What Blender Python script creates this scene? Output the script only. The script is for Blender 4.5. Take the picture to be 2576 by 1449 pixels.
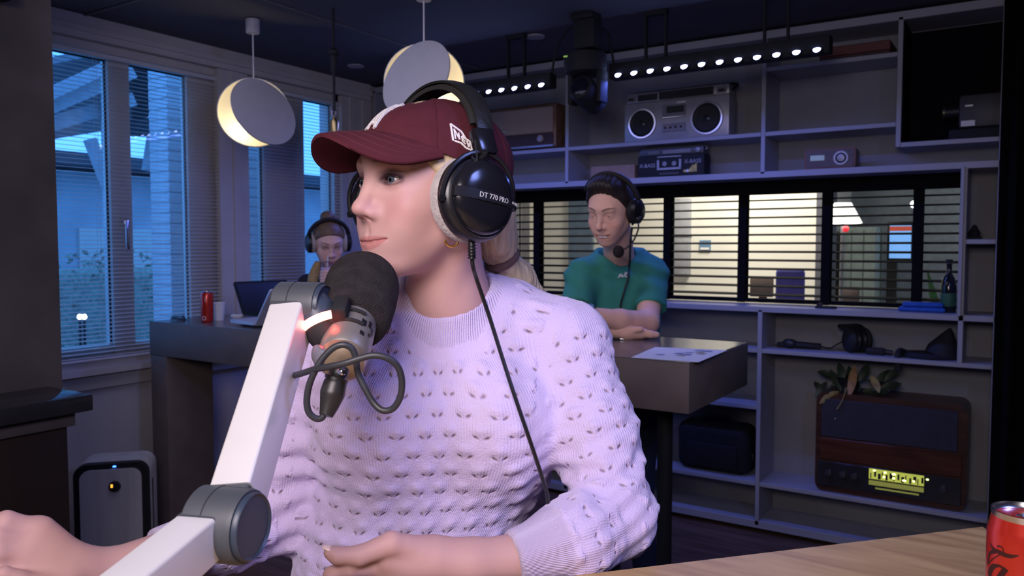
import bpy, bmesh, math, random
import numpy as np
from mathutils import Matrix, Vector

for _o in list(bpy.data.objects):
    bpy.data.objects.remove(_o)
SC = bpy.context.scene
COL = SC.collection
PI = math.pi
rad = math.radians

# ------------------------------------------------------------------ camera
FPX = 1997.0
YAW, PITCH, CAMH = rad(32.87), rad(3.05), 1.5
FW = np.array([-math.sin(YAW) * math.cos(PITCH), math.cos(YAW) * math.cos(PITCH), -math.sin(PITCH)])
RT = np.array([math.cos(YAW), math.sin(YAW), 0.0])
UP = np.cross(RT, FW)
CAM = np.array([0.0, 0.0, CAMH])
FH = np.array([-math.sin(YAW), math.cos(YAW), 0.0])      # horizontal forward
ZV = np.array([0.0, 0.0, 1.0])

cd = bpy.data.cameras.new('camera')
cd.sensor_width = 36.0
cd.lens = 36.0 * FPX / 2576.0
cd.clip_start = 0.02
cd.dof.use_dof = True
cd.dof.focus_distance = 1.02
cd.dof.aperture_fstop = 11.0
cam = bpy.data.objects.new('camera', cd)
COL.objects.link(cam)
cam.matrix_world = Matrix(((RT[0], UP[0], -FW[0], CAM[0]), (RT[1], UP[1], -FW[1], CAM[1]), (RT[2], UP[2], -FW[2], CAM[2]), (0, 0, 0, 1)))
SC.camera = cam

# ------------------------------------------------------------------ view + sky
SC.view_settings.view_transform = 'Standard'
SC.view_settings.look = 'None'
SC.view_settings.gamma = 1.0
SC.view_settings.exposure = 0.0
SC.view_settings.use_curve_mapping = False

W = bpy.data.worlds.new('dusk_sky')
SC.world = W
W.use_nodes = True
wn = W.node_tree.nodes
bg = wn['Background']
bg.inputs['Color'].default_value = (0.09, 0.34, 0.90, 1)      # even blue dusk
bg.inputs['Strength'].default_value = 2.8

# ------------------------------------------------------------------ room lamps
def aim(o, target):
    d = Vector(target) - o.location
    o.rotation_euler = d.to_track_quat('-Z', 'Y').to_euler()

def area(name, loc, target, power, col, sx, sy=None, spread=180):
    l = bpy.data.lights.new(name, 'AREA')
    l.energy = power
    l.color = col
    l.shape = 'RECTANGLE'
    l.size = sx
    l.size_y = sy or sx
    l.spread = rad(spread)
    o = bpy.data.objects.new(name, l)
    COL.objects.link(o)
    o.location = loc
    aim(o, target)
    return o

def point(name, loc, power, col, r=0.03):
    l = bpy.data.lights.new(name, 'POINT')
    l.energy = power
    l.color = col
    l.shadow_soft_size = r
    o = bpy.data.objects.new(name, l)
    COL.objects.link(o)
    o.location = loc
    return o

def D(px, py, d):
    """world point at image position px,py and distance d along the view axis"""
    return CAM + d * (FW + RT * ((px - 1288) / FPX) + UP * ((724.5 - py) / FPX))
def onY(px, py, y):
    v = FW + RT * ((px - 1288) / FPX) + UP * ((724.5 - py) / FPX)
    return CAM + v * (y / v[1])
def onX(px, py, x):
    v = FW + RT * ((px - 1288) / FPX) + UP * ((724.5 - py) / FPX)
    return CAM + v * (x / v[0])
def onZ(px, py, z):
    v = FW + RT * ((px - 1288) / FPX) + UP * ((724.5 - py) / FPX)
    return CAM + v * ((z - CAMH) / v[2])

# unseen lamps: inferred key and blue light on the presenter, then added fills
area('desk_key_lamp', CAM - RT * 0.34 + ZV * 0.50 - FH * 0.22, D(1080, 850, 1.05), 10.8, (1.0, 0.87, 0.90), 0.75, 0.55, 120)
area('desk_blue_lamp', CAM + RT * 1.15 + ZV * 0.9 + FH * 0.35, D(1200, 950, 1.1), 12, (0.27, 0.35, 1.0), 0.35, 0.35)
area('added_ambient_fill', (-2.3, 1.9, 2.5), (-2.3, 2.6, 0.0), 9, (0.55, 0.53, 0.85), 1.6, 1.2)  # added wide fill that lifts the room's ambient level, no known fixture
area('added_warm_fill', (-1.3, 1.35, 2.55), (-1.75, 3.0, 1.2), 1.1, (1.0, 0.80, 0.68), 0.3, 0.3, 75)  # added warm fill to brighten the man and table, fixture invented

# ------------------------------------------------------------------ materials
MATS = {}
def mat(name, col=(.5, .5, .5), rough=.5, metal=0.0, var=.12, scale=18.0, bump=0.0, bscale=None, emit=None, es=0.0,
        sheen=0.0, sss=0.0, alpha=None, coat=0.0, stretch=(1, 1, 1), spec=None):
    if name in MATS:
        return MATS[name]
    m = bpy.data.materials.new(name)
    m.use_nodes = True
    nt = m.node_tree
    N, L = nt.nodes, nt.links
    b = N['Principled BSDF']
    b.inputs['Roughness'].default_value = rough
    b.inputs['Metallic'].default_value = metal
    if spec is not None:
        b.inputs['Specular IOR Level'].default_value = spec
    if sheen:
        b.inputs['Sheen Weight'].default_value = sheen
    if sss:
        b.inputs['Subsurface Weight'].default_value = sss
        b.inputs['Subsurface Radius'].default_value = (.012, .005, .003)
        b.inputs['Subsurface Scale'].default_value = 1.0
    if coat:
        b.inputs['Coat Weight'].default_value = coat
        b.inputs['Coat Roughness'].default_value = .08
    tc = N.new('ShaderNodeTexCoord')
    mp = N.new('ShaderNodeMapping')
    mp.inputs['Scale'].default_value = stretch
    L.new(tc.outputs['Object'], mp.inputs['Vector'])
    nz = N.new('ShaderNodeTexNoise')
    nz.inputs['Scale'].default_value = scale
    nz.inputs['Detail'].default_value = 3
    L.new(mp.outputs['Vector'], nz.inputs['Vector'])
    cr = N.new('ShaderNodeValToRGB')
    cr.color_ramp.elements[0].position = .3
    cr.color_ramp.elements[1].position = .7
    cr.color_ramp.elements[0].color = (*[max(0, c * (1 - var)) for c in col], 1)
    cr.color_ramp.elements[1].color = (*[min(1, c * (1 + var)) for c in col], 1)
    L.new(nz.outputs['Fac'], cr.inputs['Fac'])
    L.new(cr.outputs['Color'], b.inputs['Base Color'])
    if bump:
        nb = N.new('ShaderNodeTexNoise')
        nb.inputs['Scale'].default_value = bscale or scale * 6
        nb.inputs['Detail'].default_value = 4
        L.new(mp.outputs['Vector'], nb.inputs['Vector'])
        bm_ = N.new('ShaderNodeBump')
        bm_.inputs['Strength'].default_value = min(1, bump)
        bm_.inputs['Distance'].default_value = .004
        L.new(nb.outputs['Fac'], bm_.inputs['Height'])
        L.new(bm_.outputs['Normal'], b.inputs['Normal'])
    if emit:
        b.inputs['Emission Color'].default_value = (*emit, 1)
        b.inputs['Emission Strength'].default_value = es
    MATS[name] = m
    return m

def glass_mat(name, tint=(.9, .95, 1), refl=.08):
    if name in MATS:
        return MATS[name]
    m = bpy.data.materials.new(name)
    m.use_nodes = True
    nt = m.node_tree
    N, L = nt.nodes, nt.links
    N.remove(N['Principled BSDF'])
    t = N.new('ShaderNodeBsdfTransparent')
    t.inputs['Color'].default_value = (*tint, 1)
    g = N.new('ShaderNodeBsdfGlossy')
    g.inputs['Roughness'].default_value = .02
    lw = N.new('ShaderNodeLayerWeight')
    lw.inputs['Blend'].default_value = .25
    mm = N.new('ShaderNodeMath')
    mm.operation = 'MULTIPLY_ADD'
    mm.inputs[1].default_value = .35
    mm.inputs[2].default_value = refl * .3
    L.new(lw.outputs['Fresnel'], mm.inputs[0])
    mx = N.new('ShaderNodeMixShader')
    L.new(mm.outputs[0], mx.inputs['Fac'])
    L.new(t.outputs[0], mx.inputs[1])
    L.new(g.outputs[0], mx.inputs[2])
    L.new(mx.outputs[0], N['Material Output'].inputs['Surface'])
    MATS[name] = m
    return m

def wood_mat(name, c1, c2, scale=6, stretch=(1, 8, 8), rough=.45):
    if name in MATS:
        return MATS[name]
    m = bpy.data.materials.new(name)
    m.use_nodes = True
    nt = m.node_tree
    N, L = nt.nodes, nt.links
    b = N['Principled BSDF']
    b.inputs['Roughness'].default_value = rough
    tc = N.new('ShaderNodeTexCoord')
    mp = N.new('ShaderNodeMapping')
    mp.inputs['Scale'].default_value = stretch
    L.new(tc.outputs['Object'], mp.inputs['Vector'])
    nz = N.new('ShaderNodeTexNoise')
    nz.inputs['Scale'].default_value = scale
    nz.inputs['Detail'].default_value = 6
    nz.inputs['Distortion'].default_value = .6
    L.new(mp.outputs['Vector'], nz.inputs['Vector'])
    cr = N.new('ShaderNodeValToRGB')
    cr.color_ramp.elements[0].position = .35
    cr.color_ramp.elements[1].position = .65
    cr.color_ramp.elements[0].color = (*c1, 1)
    cr.color_ramp.elements[1].color = (*c2, 1)
    L.new(nz.outputs['Fac'], cr.inputs['Fac'])
    L.new(cr.outputs['Color'], b.inputs['Base Color'])
    MATS[name] = m
    return m

# ------------------------------------------------------------------ geometry helpers: g = (verts, faces)
def join(*gs):
    V, F = [], []
    for v, f in gs:
        n = len(V)
        V.extend([tuple(p) for p in v])
        F.extend([tuple(i + n for i in q) for q in f])
    return V, F
def xf(g, M):
    return [tuple(M @ Vector(p)) for p in g[0]], g[1]
def mv(g, d):
    return [(p[0] + d[0], p[1] + d[1], p[2] + d[2]) for p in g[0]], g[1]
def box(x0, x1, y0, y1, z0, z1):
    v = [(x, y, z) for x in (x0, x1) for y in (y0, y1) for z in (z0, z1)]
    return v, [(0, 1, 3, 2), (4, 6, 7, 5), (0, 4, 5, 1), (2, 3, 7, 6), (0, 2, 6, 4), (1, 5, 7, 3)]
def rbox(x0, x1, y0, y1, z0, z1, r=.005, seg=2):
    bm = bmesh.new()
    v, f = box(x0, x1, y0, y1, z0, z1)
    vs = [bm.verts.new(p) for p in v]
    for q in f:
        bm.faces.new([vs[i] for i in q])
    bmesh.ops.bevel(bm, geom=list(bm.edges), offset=r, segments=seg, profile=.5, affect='EDGES')
    bm.verts.index_update()
    g = [tuple(p.co) for p in bm.verts], [tuple(p.index for p in q.verts) for q in bm.faces]
    bm.free()
    return g
def frame_of(d):
    d = Vector(d).normalized()
    a = Vector((0, 0, 1)) if abs(d.z) < .9 else Vector((1, 0, 0))
    u = d.cross(a).normalized()
    return u, d.cross(u).normalized(), d
def cyl(a, b, r0, r1=None, n=16, cap=True):
    r1 = r0 if r1 is None else r1
    u, w, d = frame_of(Vector(b) - Vector(a))
    V, F = [], []
    for c, r in ((Vector(a), r0), (Vector(b), r1)):
        for i in range(n):
            t = 2 * PI * i / n
            V.append(tuple(c + (u * math.cos(t) + w * math.sin(t)) * r))
    for i in range(n):
        j = (i + 1) % n
        F.append((i, j, n + j, n + i))
    if cap:
        F.append(tuple(range(n - 1, -1, -1)))
        F.append(tuple(range(n, 2 * n)))
    return V, F
def smooth_path(pts, k=6, closed=False):
    P = [Vector(p) for p in pts]
    out = []
    n = len(P)
    rng = range(n if closed else n - 1)
    for i in rng:
        if closed:
            a, b, c, d = P[(i - 1) % n], P[i], P[(i + 1) % n], P[(i + 2) % n]
        else:
            b, c = P[i], P[i + 1]
            a = P[i - 1] if i else b * 2 - c
            d = P[i + 2] if i + 2 < n else c * 2 - b
        for j in range(k):
            t = j / k
            out.append(.5 * ((2 * b) + (c - a) * t + (2 * a - 5 * b + 4 * c - d) * t * t + (3 * b - a - 3 * c + d) * t ** 3))
    if not closed:
        out.append(P[-1])
    return out
def tube(pts, r, n=8, k=6, closed=False):
    P = smooth_path(pts, k, closed) if k > 1 else [Vector(p) for p in pts]
    m = len(P)
    R = r if callable(r) else (lambda t: r)
    V, F = [], []
    d0 = (P[1] - P[0])
    u, w, _ = frame_of(d0)
    for i in range(m):
        if closed:
            d = P[(i + 1) % m] - P[i - 1]
        else:
            d = P[min(i + 1, m - 1)] - P[max(i - 1, 0)]
        d.normalize()
        u = (u - d * u.dot(d)).normalized()
        w = d.cross(u)
        rr = R(i / max(1, m - 1))
        for j in range(n):
            t = 2 * PI * j / n
            V.append(tuple(P[i] + (u * math.cos(t) + w * math.sin(t)) * rr))
    for i in range(m if closed else m - 1):
        a, b = i * n, ((i + 1) % m) * n
        for j in range(n):
            k2 = (j + 1) % n
            F.append((a + j, a + k2, b + k2, b + j))
    if not closed:
        F.append(tuple(range(n - 1, -1, -1)))
        F.append(tuple(range((m - 1) * n, m * n)))
    return V, F
def lathe(prof, n=24, M=None):
    V, F = [], []
    m = len(prof)
    for r, z in prof:
        for j in range(n):
            t = 2 * PI * j / n
            V.append((r * math.cos(t), r * math.sin(t), z))
    for i in range(m - 1):
        for j in range(n):
            k = (j + 1) % n
            F.append((i * n + j, i * n + k, (i + 1) * n + k, (i + 1) * n + j))
    F.append(tuple(range(n - 1, -1, -1)))
    F.append(tuple(range((m - 1) * n, m * n)))
    g = (V, F)
    return xf(g, M) if M is not None else g
def ell(c, r, n=16, m=10):
    V, F = [(c[0], c[1], c[2] - r[2])], []
    for i in range(1, m):
        a = -PI / 2 + PI * i / m
        for j in range(n):
            t = 2 * PI * j / n
            V.append((c[0] + r[0] * math.cos(a) * math.cos(t), c[1] + r[1] * math.cos(a) * math.sin(t), c[2] + r[2] * math.sin(a)))
    V.append((c[0], c[1], c[2] + r[2]))
    for j in range(n):
        k = (j + 1) % n
        F.append((0, 1 + k, 1 + j))
        F.append((len(V) - 1, 1 + (m - 2) * n + j, 1 + (m - 2) * n + k))
        for i in range(m - 2):
            F.append((1 + i * n + j, 1 + i * n + k, 1 + (i + 1) * n + k, 1 + (i + 1) * n + j))
    return V, F
def prism(poly, z0, z1):
    n = len(poly)
    V = [(x, y, z0) for x, y in poly] + [(x, y, z1) for x, y in poly]
    F = [tuple(range(n - 1, -1, -1)), tuple(range(n, 2 * n))]
    for i in range(n):
        j = (i + 1) % n
        F.append((i, j, n + j, n + i))
    return V, F
def rrect(w, h, r, k=5):
    out = []
    for cx, cy, a0 in ((w / 2 - r, h / 2 - r, 0), (-w / 2 + r, h / 2 - r, 90), (-w / 2 + r, -h / 2 + r, 180), (w / 2 - r, -h / 2 + r, 270)):
        for i in range(k + 1):
            a = rad(a0 + 90 * i / k)
            out.append((cx + r * math.cos(a), cy + r * math.sin(a)))
    return out
def axes(o, x, y, z):
    """matrix from an origin and three world axes"""
    return Matrix(((x[0], y[0], z[0], o[0]), (x[1], y[1], z[1], o[1]), (x[2], y[2], z[2], o[2]), (0, 0, 0, 1)))
def rz(a):
    return Matrix.Rotation(a, 4, 'Z')
def ribbon(lines, w, fn, h=.001, k=4):
    """raised strokes: 2-D polylines drawn with half width w, mapped by fn(u,v,height) onto a surface"""
    V, F = [], []
    for ln in lines:
        if len(ln[0]) == 3:
            ws = [p[2] for p in ln]
            P0 = [(p[0], p[1]) for p in ln]
        else:
            ws = [w] * len(ln)
            P0 = ln
        P, WW = [], []
        for i in range(len(P0) - 1):
            for j in range(k):
                t = j / k
                P.append((P0[i][0] * (1 - t) + P0[i + 1][0] * t, P0[i][1] * (1 - t) + P0[i + 1][1] * t))
                WW.append(ws[i] * (1 - t) + ws[i + 1] * t)
        P.append(P0[-1])
        WW.append(ws[-1])
        b = len(V)
        for i, p in enumerate(P):
            a, c = P[max(0, i - 1)], P[min(len(P) - 1, i + 1)]
            dx, dy = c[0] - a[0], c[1] - a[1]
            l = math.hypot(dx, dy) or 1
            nx, ny = -dy / l * WW[i], dx / l * WW[i]
            V += [fn(p[0] + nx, p[1] + ny, 0), fn(p[0] + nx, p[1] + ny, h), fn(p[0] - nx, p[1] - ny, h), fn(p[0] - nx, p[1] - ny, 0)]
        for i in range(len(P) - 1):
            q = b + i * 4
            F += [(q + 1, q + 2, q + 6, q + 5), (q, q + 1, q + 5, q + 4), (q + 2, q + 3, q + 7, q + 6)]
        F += [(b, b + 3, b + 2, b + 1), (q + 4, q + 5, q + 6, q + 7)]
    return [tuple(v) for v in V], F
def lettering(txt, size, M, depth=.0006):
    """a word in the built-in font as a mesh, centred, in the local XY plane of M"""
    cu = bpy.data.curves.new('t', 'FONT')
    cu.body = txt
    cu.size = size
    cu.extrude = depth
    cu.align_x = 'CENTER'
    cu.align_y = 'CENTER'
    cu.resolution_u = 2
    o = bpy.data.objects.new('t', cu)
    me = o.to_mesh()
    g = [tuple(v.co) for v in me.vertices], [tuple(p.vertices) for p in me.polygons]
    o.to_mesh_clear()
    bpy.data.objects.remove(o)
    bpy.data.curves.remove(cu)
    return xf(g, M)

# ------------------------------------------------------------------ objects
def root_of(o):
    while o.parent:
        o = o.parent
    return o
def tag(o, label=None, cat=None, group=None, kind=None):
    if label: o['label'] = label
    if cat: o['category'] = cat
    if group: o['group'] = group
    if kind: o['kind'] = kind
    return o
def thing(name, label, cat, loc=(0, 0, 0), rotz=0, group=None, M=None):
    o = bpy.data.objects.new(name, None)
    o.empty_display_size = .05
    COL.objects.link(o)
    if M is not None:
        o.matrix_world = M
    else:
        o.location = [float(x) for x in loc]
        o.rotation_euler = (0, 0, rotz)
    tag(o, label, cat, group)
    return o
def newmesh(name, g, m, smooth=40):
    me = bpy.data.meshes.new(name)
    me.from_pydata([tuple(map(float, p)) for p in g[0]], [], [tuple(int(i) for i in f) for f in g[1]])
    if m: me.materials.append(m)
    me.validate()
    if smooth:
        me.shade_smooth()
        if smooth < 180:
            me.set_sharp_from_angle(angle=rad(smooth))
    me.update()
    return me
def obj(name, g, m, parent=None, world=False, smooth=40, fixn=True):
    """one mesh object. Top level: verts in world space, origin moved to the base. Part: verts in the thing's space
    (or in world space when world=True)"""
    if parent is None:
        P = np.array(g[0], float)
        c = (P.min(0) + P.max(0)) / 2
        c[2] = P[:, 2].min()
        g = ((P - c).tolist(), g[1])
    elif world:
        r = root_of(parent)
        Mi = (Matrix.LocRotScale(r.location, r.rotation_euler, None)).inverted()
        g = xf(g, Mi)
    me = newmesh(name, g, m, smooth)
    if fixn:
        bm = bmesh.new()
        bm.from_mesh(me)
        bmesh.ops.recalc_face_normals(bm, faces=bm.faces)
        bm.to_mesh(me)
        bm.free()
    o = bpy.data.objects.new(name, me)
    COL.objects.link(o)
    if parent is None:
        o.location = c.tolist()
    else:
        o.parent = parent
    return o
def struct(name, g, m, parent=None, smooth=40):
    o = obj(name, g, m, parent, world=parent is not None, smooth=smooth)
    o['kind'] = 'structure'
    return o
def again(o, parent=None, name=None, loc=None):
    """a copy that shares mesh data"""
    c = o.copy()
    COL.objects.link(c)
    c.parent = parent if parent is not None else o.parent
    if loc is not None:
        c.location = loc
    return c

# ------------------------------------------------------------------ implicit surfaces for bodies and cloth
def v3(p):
    return np.asarray(p, np.float32)
def s_ell(P, c, r):
    q = (P - v3(c))
    r = v3(r)
    k0 = np.sqrt(((q / r) ** 2).sum(1)) + 1e-9
    k1 = np.sqrt(((q / (r * r)) ** 2).sum(1)) + 1e-9
    return k0 * (k0 - 1) / k1
def s_sph(P, c, r):
    return np.sqrt(((P - v3(c)) ** 2).sum(1)) - r
def s_cap(P, a, b, ra, rb=None):
    rb = ra if rb is None else rb
    a, b = v3(a), v3(b)
    d = b - a
    t = np.clip(((P - a) @ d) / (d @ d), 0, 1)
    return np.sqrt(((P - a - t[:, None] * d) ** 2).sum(1)) - (ra + t * (rb - ra))
def smin(a, b, k):
    h = np.clip(.5 + .5 * (b - a) / k, 0, 1)
    return b + (a - b) * h - k * h * (1 - h)
def smax(a, b, k):
    return -smin(-a, -b, k)
def chain(P, pts, k=.01):
    """pts = [(point, radius), ...] joined smoothly"""
    d = None
    for (a, ra), (b, rb) in zip(pts[:-1], pts[1:]):
        e = s_cap(P, a, b, ra, rb)
        d = e if d is None else smin(d, e, k)
    return d
def nets(f, lo, hi, h):
    lo, hi = np.array(lo, float), np.array(hi, float)
    B = 4
    nb = np.ceil((hi - lo) / (h * B)).astype(int) + 1
    ax = [lo[i] + (np.arange(nb[i]) + .5) * B * h - .5 * h for i in range(3)]
    G = np.stack(np.meshgrid(*ax, indexing='ij'), -1).reshape(-1, 3).astype(np.float32)
    dc = f(G).reshape(nb)
    near = np.abs(dc) < B * h * 1.9
    n = nb * B
    Dg = np.repeat(np.repeat(np.repeat(dc, B, 0), B, 1), B, 2).astype(np.float32)
    msk = np.repeat(np.repeat(np.repeat(near, B, 0), B, 1), B, 2)
    idx = np.argwhere(msk)
    pts = (lo + idx * h).astype(np.float32)
    vals = np.concatenate([f(pts[i:i + 400000]) for i in range(0, len(pts), 400000)]) if len(pts) else np.zeros(0)
    Dg[msk] = vals
    S = Dg < 0
    cnt = np.zeros(n - 1, np.int8)
    sl = lambda o: tuple(slice(o[i], n[i] - 1 + o[i]) for i in range(3))
    corners = [(i, j, k) for i in (0, 1) for j in (0, 1) for k in (0, 1)]
    for c in corners:
        cnt += S[sl(c)]
    act = (cnt > 0) & (cnt < 8)
    cid = -np.ones(n - 1, np.int64)
    ci = np.argwhere(act)
    cid[act] = np.arange(len(ci))
    acc = np.zeros((len(ci), 3))
    num = np.zeros(len(ci))
    for a in corners:
        for axis in range(3):
            if a[axis]: continue
            b = list(a); b[axis] = 1
            da = Dg[ci[:, 0] + a[0], ci[:, 1] + a[1], ci[:, 2] + a[2]]
            db = Dg[ci[:, 0] + b[0], ci[:, 1] + b[1], ci[:, 2] + b[2]]
            m = (da < 0) != (db < 0)
            t = da[m] / (da[m] - db[m])
            p = np.tile(np.array(a, float), (m.sum(), 1))
            p[:, axis] += t
            acc[m] += p
            num[m] += 1
    V = lo + (ci + acc / num[:, None]) * h
    F = []
    for axis in range(3):
        u, w = (axis + 1) % 3, (axis + 2) % 3
        s0 = [slice(None)] * 3; s1 = [slice(None)] * 3
        s0[axis] = slice(0, n[axis] - 1); s1[axis] = slice(1, n[axis])
        for q in (u, w):
            s0[q] = slice(1, n[q] - 1); s1[q] = slice(1, n[q] - 1)
        A, C = S[tuple(s0)], S[tuple(s1)]
        e = np.argwhere(A != C)
        if not len(e): continue
        neg = A[e[:, 0], e[:, 1], e[:, 2]]
        off = np.zeros(3, int); off[u] = 1; off[w] = 1
        e = e + off
        def cell(du, dw):
            o = e.copy(); o[:, u] -= du; o[:, w] -= dw
            return cid[o[:, 0], o[:, 1], o[:, 2]]
        q = np.stack([cell(1, 1), cell(0, 1), cell(0, 0), cell(1, 0)], 1)
        q[~neg] = q[~neg][:, ::-1]
        F.append(q)
    F = np.concatenate(F)
    F = F[(F >= 0).all(1)]
    return V, F
def relax(V, F, it=2, lam=.5):
    I = np.concatenate([F[:, i] for i in range(4)] + [F[:, (i + 1) % 4] for i in range(4)])
    J = np.concatenate([F[:, (i + 1) % 4] for i in range(4)] + [F[:, i] for i in range(4)])
    c = np.maximum(np.bincount(I, minlength=len(V)), 1)
    for _ in range(it):
        A = np.stack([np.bincount(I, V[J, k], minlength=len(V)) for k in range(3)], 1) / c[:, None]
        V = V + lam * (A - V)
    return V
def attr(o, name, arr):
    a = o.data.attributes.new(name, 'FLOAT', 'POINT')
    a.data.foreach_set('value', np.asarray(arr, np.float32))
# ================================================================== the setting
WY = 4.12            # front plane of the shelf wall
BY = 4.40            # its back
WX = -3.83           # inner face of the window wall
ZC = 2.60
XR, YF = 1.4, -1.7

m_floor = wood_mat('floor_wood', (.10, .052, .034), (.18, .10, .065), 3, (1, 9, 1), .4)
m_ceil = mat('ceiling_paint', (.085, .085, .105), .8, var=.08, scale=3)
m_wall = mat('wall_paint', (.62, .58, .57), .75, var=.05, scale=4)
m_dark = mat('dark_paint', (.03, .03, .035), .8)
m_wood_white = mat('window_paint', (.60, .56, .52), .45, var=.05, scale=6)
m_shelf = mat('shelf_lacquer', (.36, .36, .40), .45, var=.05, scale=5)
m_shback = mat('shelf_back_paint', (.27, .27, .29), .65, var=.06, scale=5)
m_black = mat('black_plastic', (.012, .012, .014), .45)
m_blackm = mat('black_matt', (.010, .010, .012), .75)
m_chrome = mat('bright_metal', (.75, .75, .77), .22, 1.0, var=.03)
m_white = mat('white_plastic', (.75, .73, .72), .4, var=.03)

struct('floor', box(WX - .2, XR + .1, YF - .1, 4.55, -.1, 0), m_floor)
struct('ceiling', box(WX - .2, XR + .1, YF - .1, 4.55, ZC, ZC + .12), m_ceil)
struct('wall_right', box(XR, XR + .1, YF, 4.5, 0, ZC), m_dark)
struct('wall_front', box(WX, XR, YF - .1, YF, 0, ZC), m_dark)
# back wall around the opening to the next room
OX0, OX1, OZ0, OZ1 = -2.78, -.252, 1.18, 1.855
struct('wall_back', join(box(WX - .2, OX0, BY + .02, 4.52, 0, ZC), box(OX1, XR, BY + .02, 4.52, 0, ZC),
                         box(OX0, OX1, BY + .02, 4.52, 0, OZ0), box(OX0, OX1, BY + .02, 4.52, OZ1, ZC)), m_wall)
# window wall: parapet, header, posts
SILL = .90
HEAD = 2.50
struct('wall_left', join(box(WX - .2, WX, YF, 4.42, 0, SILL), box(WX - .2, WX, YF, 4.42, HEAD, ZC), box(WX - .2, WX, YF, 1.2, SILL, HEAD),
                         box(WX - .2, WX, 2.93, 3.06, SILL, HEAD), box(WX - .2, WX, 3.84, 4.42, SILL, HEAD)), m_wall)
struct('trim_1', join(box(WX - .015, WX + .02, 2.875, 3.075, SILL, HEAD - .012), box(WX + .02, WX + .028, 2.965, 3.02, SILL, HEAD - .012)), m_wood_white)   # post casing
struct('trim_2', join(box(WX - .015, WX + .02, 3.83, 4.11, .0, HEAD - .012), box(WX + .02, WX + .028, 3.90, 3.96, .0, HEAD - .012), box(WX + .02, WX + .028, 4.02, 4.08, .0, HEAD - .012)), m_wood_white)
struct('trim_3', join(box(WX, WX + .03, 1.2, 4.1, HEAD - .01, ZC - .001), box(WX + .03, WX + .045, 1.2, 4.1, HEAD + .02, HEAD + .045)), m_wood_white)
struct('trim_4', join(box(WX - .02, WX + .07, 1.2, 4.1, .875, .905), box(WX, WX + .025, 1.2, 4.1, .80, .875)), m_wood_white)      # sill board
struct('trim_5', box(WX, WX + .015, 1.2, 4.1, .0, .09), m_wood_white)
# ceiling seams
struct('trim_6', join(box(-3.8, -.2, 2.12, 2.135, ZC - .006, ZC - .001), box(-2.9, -2.885, .9, 4.1, ZC - .006, ZC - .001)), mat('ceiling_strip', (.13, .13, .14), .7))

m_glass = glass_mat('window_glass')
def window(name, y0, y1, stiles, glass_top, kind_n):
    """outer frame, sashes with stiles at given y ranges, panes between"""
    f = struct(name, join(box(WX - .11, WX - .02, y0, y0 + .045, SILL, HEAD), box(WX - .11, WX - .02, y1 - .045, y1, SILL, HEAD),
                          box(WX - .11, WX - .02, y0, y1, HEAD - .05, HEAD), box(WX - .11, WX - .02, y0, y1, SILL, SILL + .05)), m_wood_white)
    prev = y0 + .045
    edges = []
    for a, b in stiles:
        edges.append((prev, a))
        prev = b
        o = obj('sash_stile', rbox(WX - .10, WX - .035, a, b, SILL + .05, HEAD - .05, .006), m_wood_white, f, world=True)
    edges.append((prev, y1 - .045))
    for a, b in edges:
        if b - a < .03: continue
        obj('sash_rail', rbox(WX - .095, WX - .04, a, b, glass_top, HEAD - .05, .005), m_wood_white, f, world=True)
        obj('sash_rail', rbox(WX - .095, WX - .04, a, b, SILL + .05, SILL + .10, .005), m_wood_white, f, world=True)
        obj('pane', box(WX - .072, WX - .066, a, b, SILL + .10, glass_top), m_glass, f, world=True)
        obj('gasket', join(box(WX - .065, WX - .058, a, a + .008, SILL + .1, glass_top), box(WX - .065, WX - .058, b - .008, b, SILL + .1, glass_top),
                           box(WX - .065, WX - .058, a, b, glass_top - .008, glass_top)), m_black, f, world=True)
    return f
w1 = window('window_1', 1.2, 2.93, [(2.27, 2.385), (2.715, 2.885)], 2.425, 1)
obj('window_handle', join(cyl((WX - .03, 2.33, 1.62), (WX + .0, 2.33, 1.62), .016, n=12), rbox(WX - .005, WX + .008, 2.32, 2.34, 1.48, 1.63, .004)), m_chrome, w1, world=True)
w2 = window('window_2', 3.06, 3.84, [(3.23, 3.55)], 2.425, 2)

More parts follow.
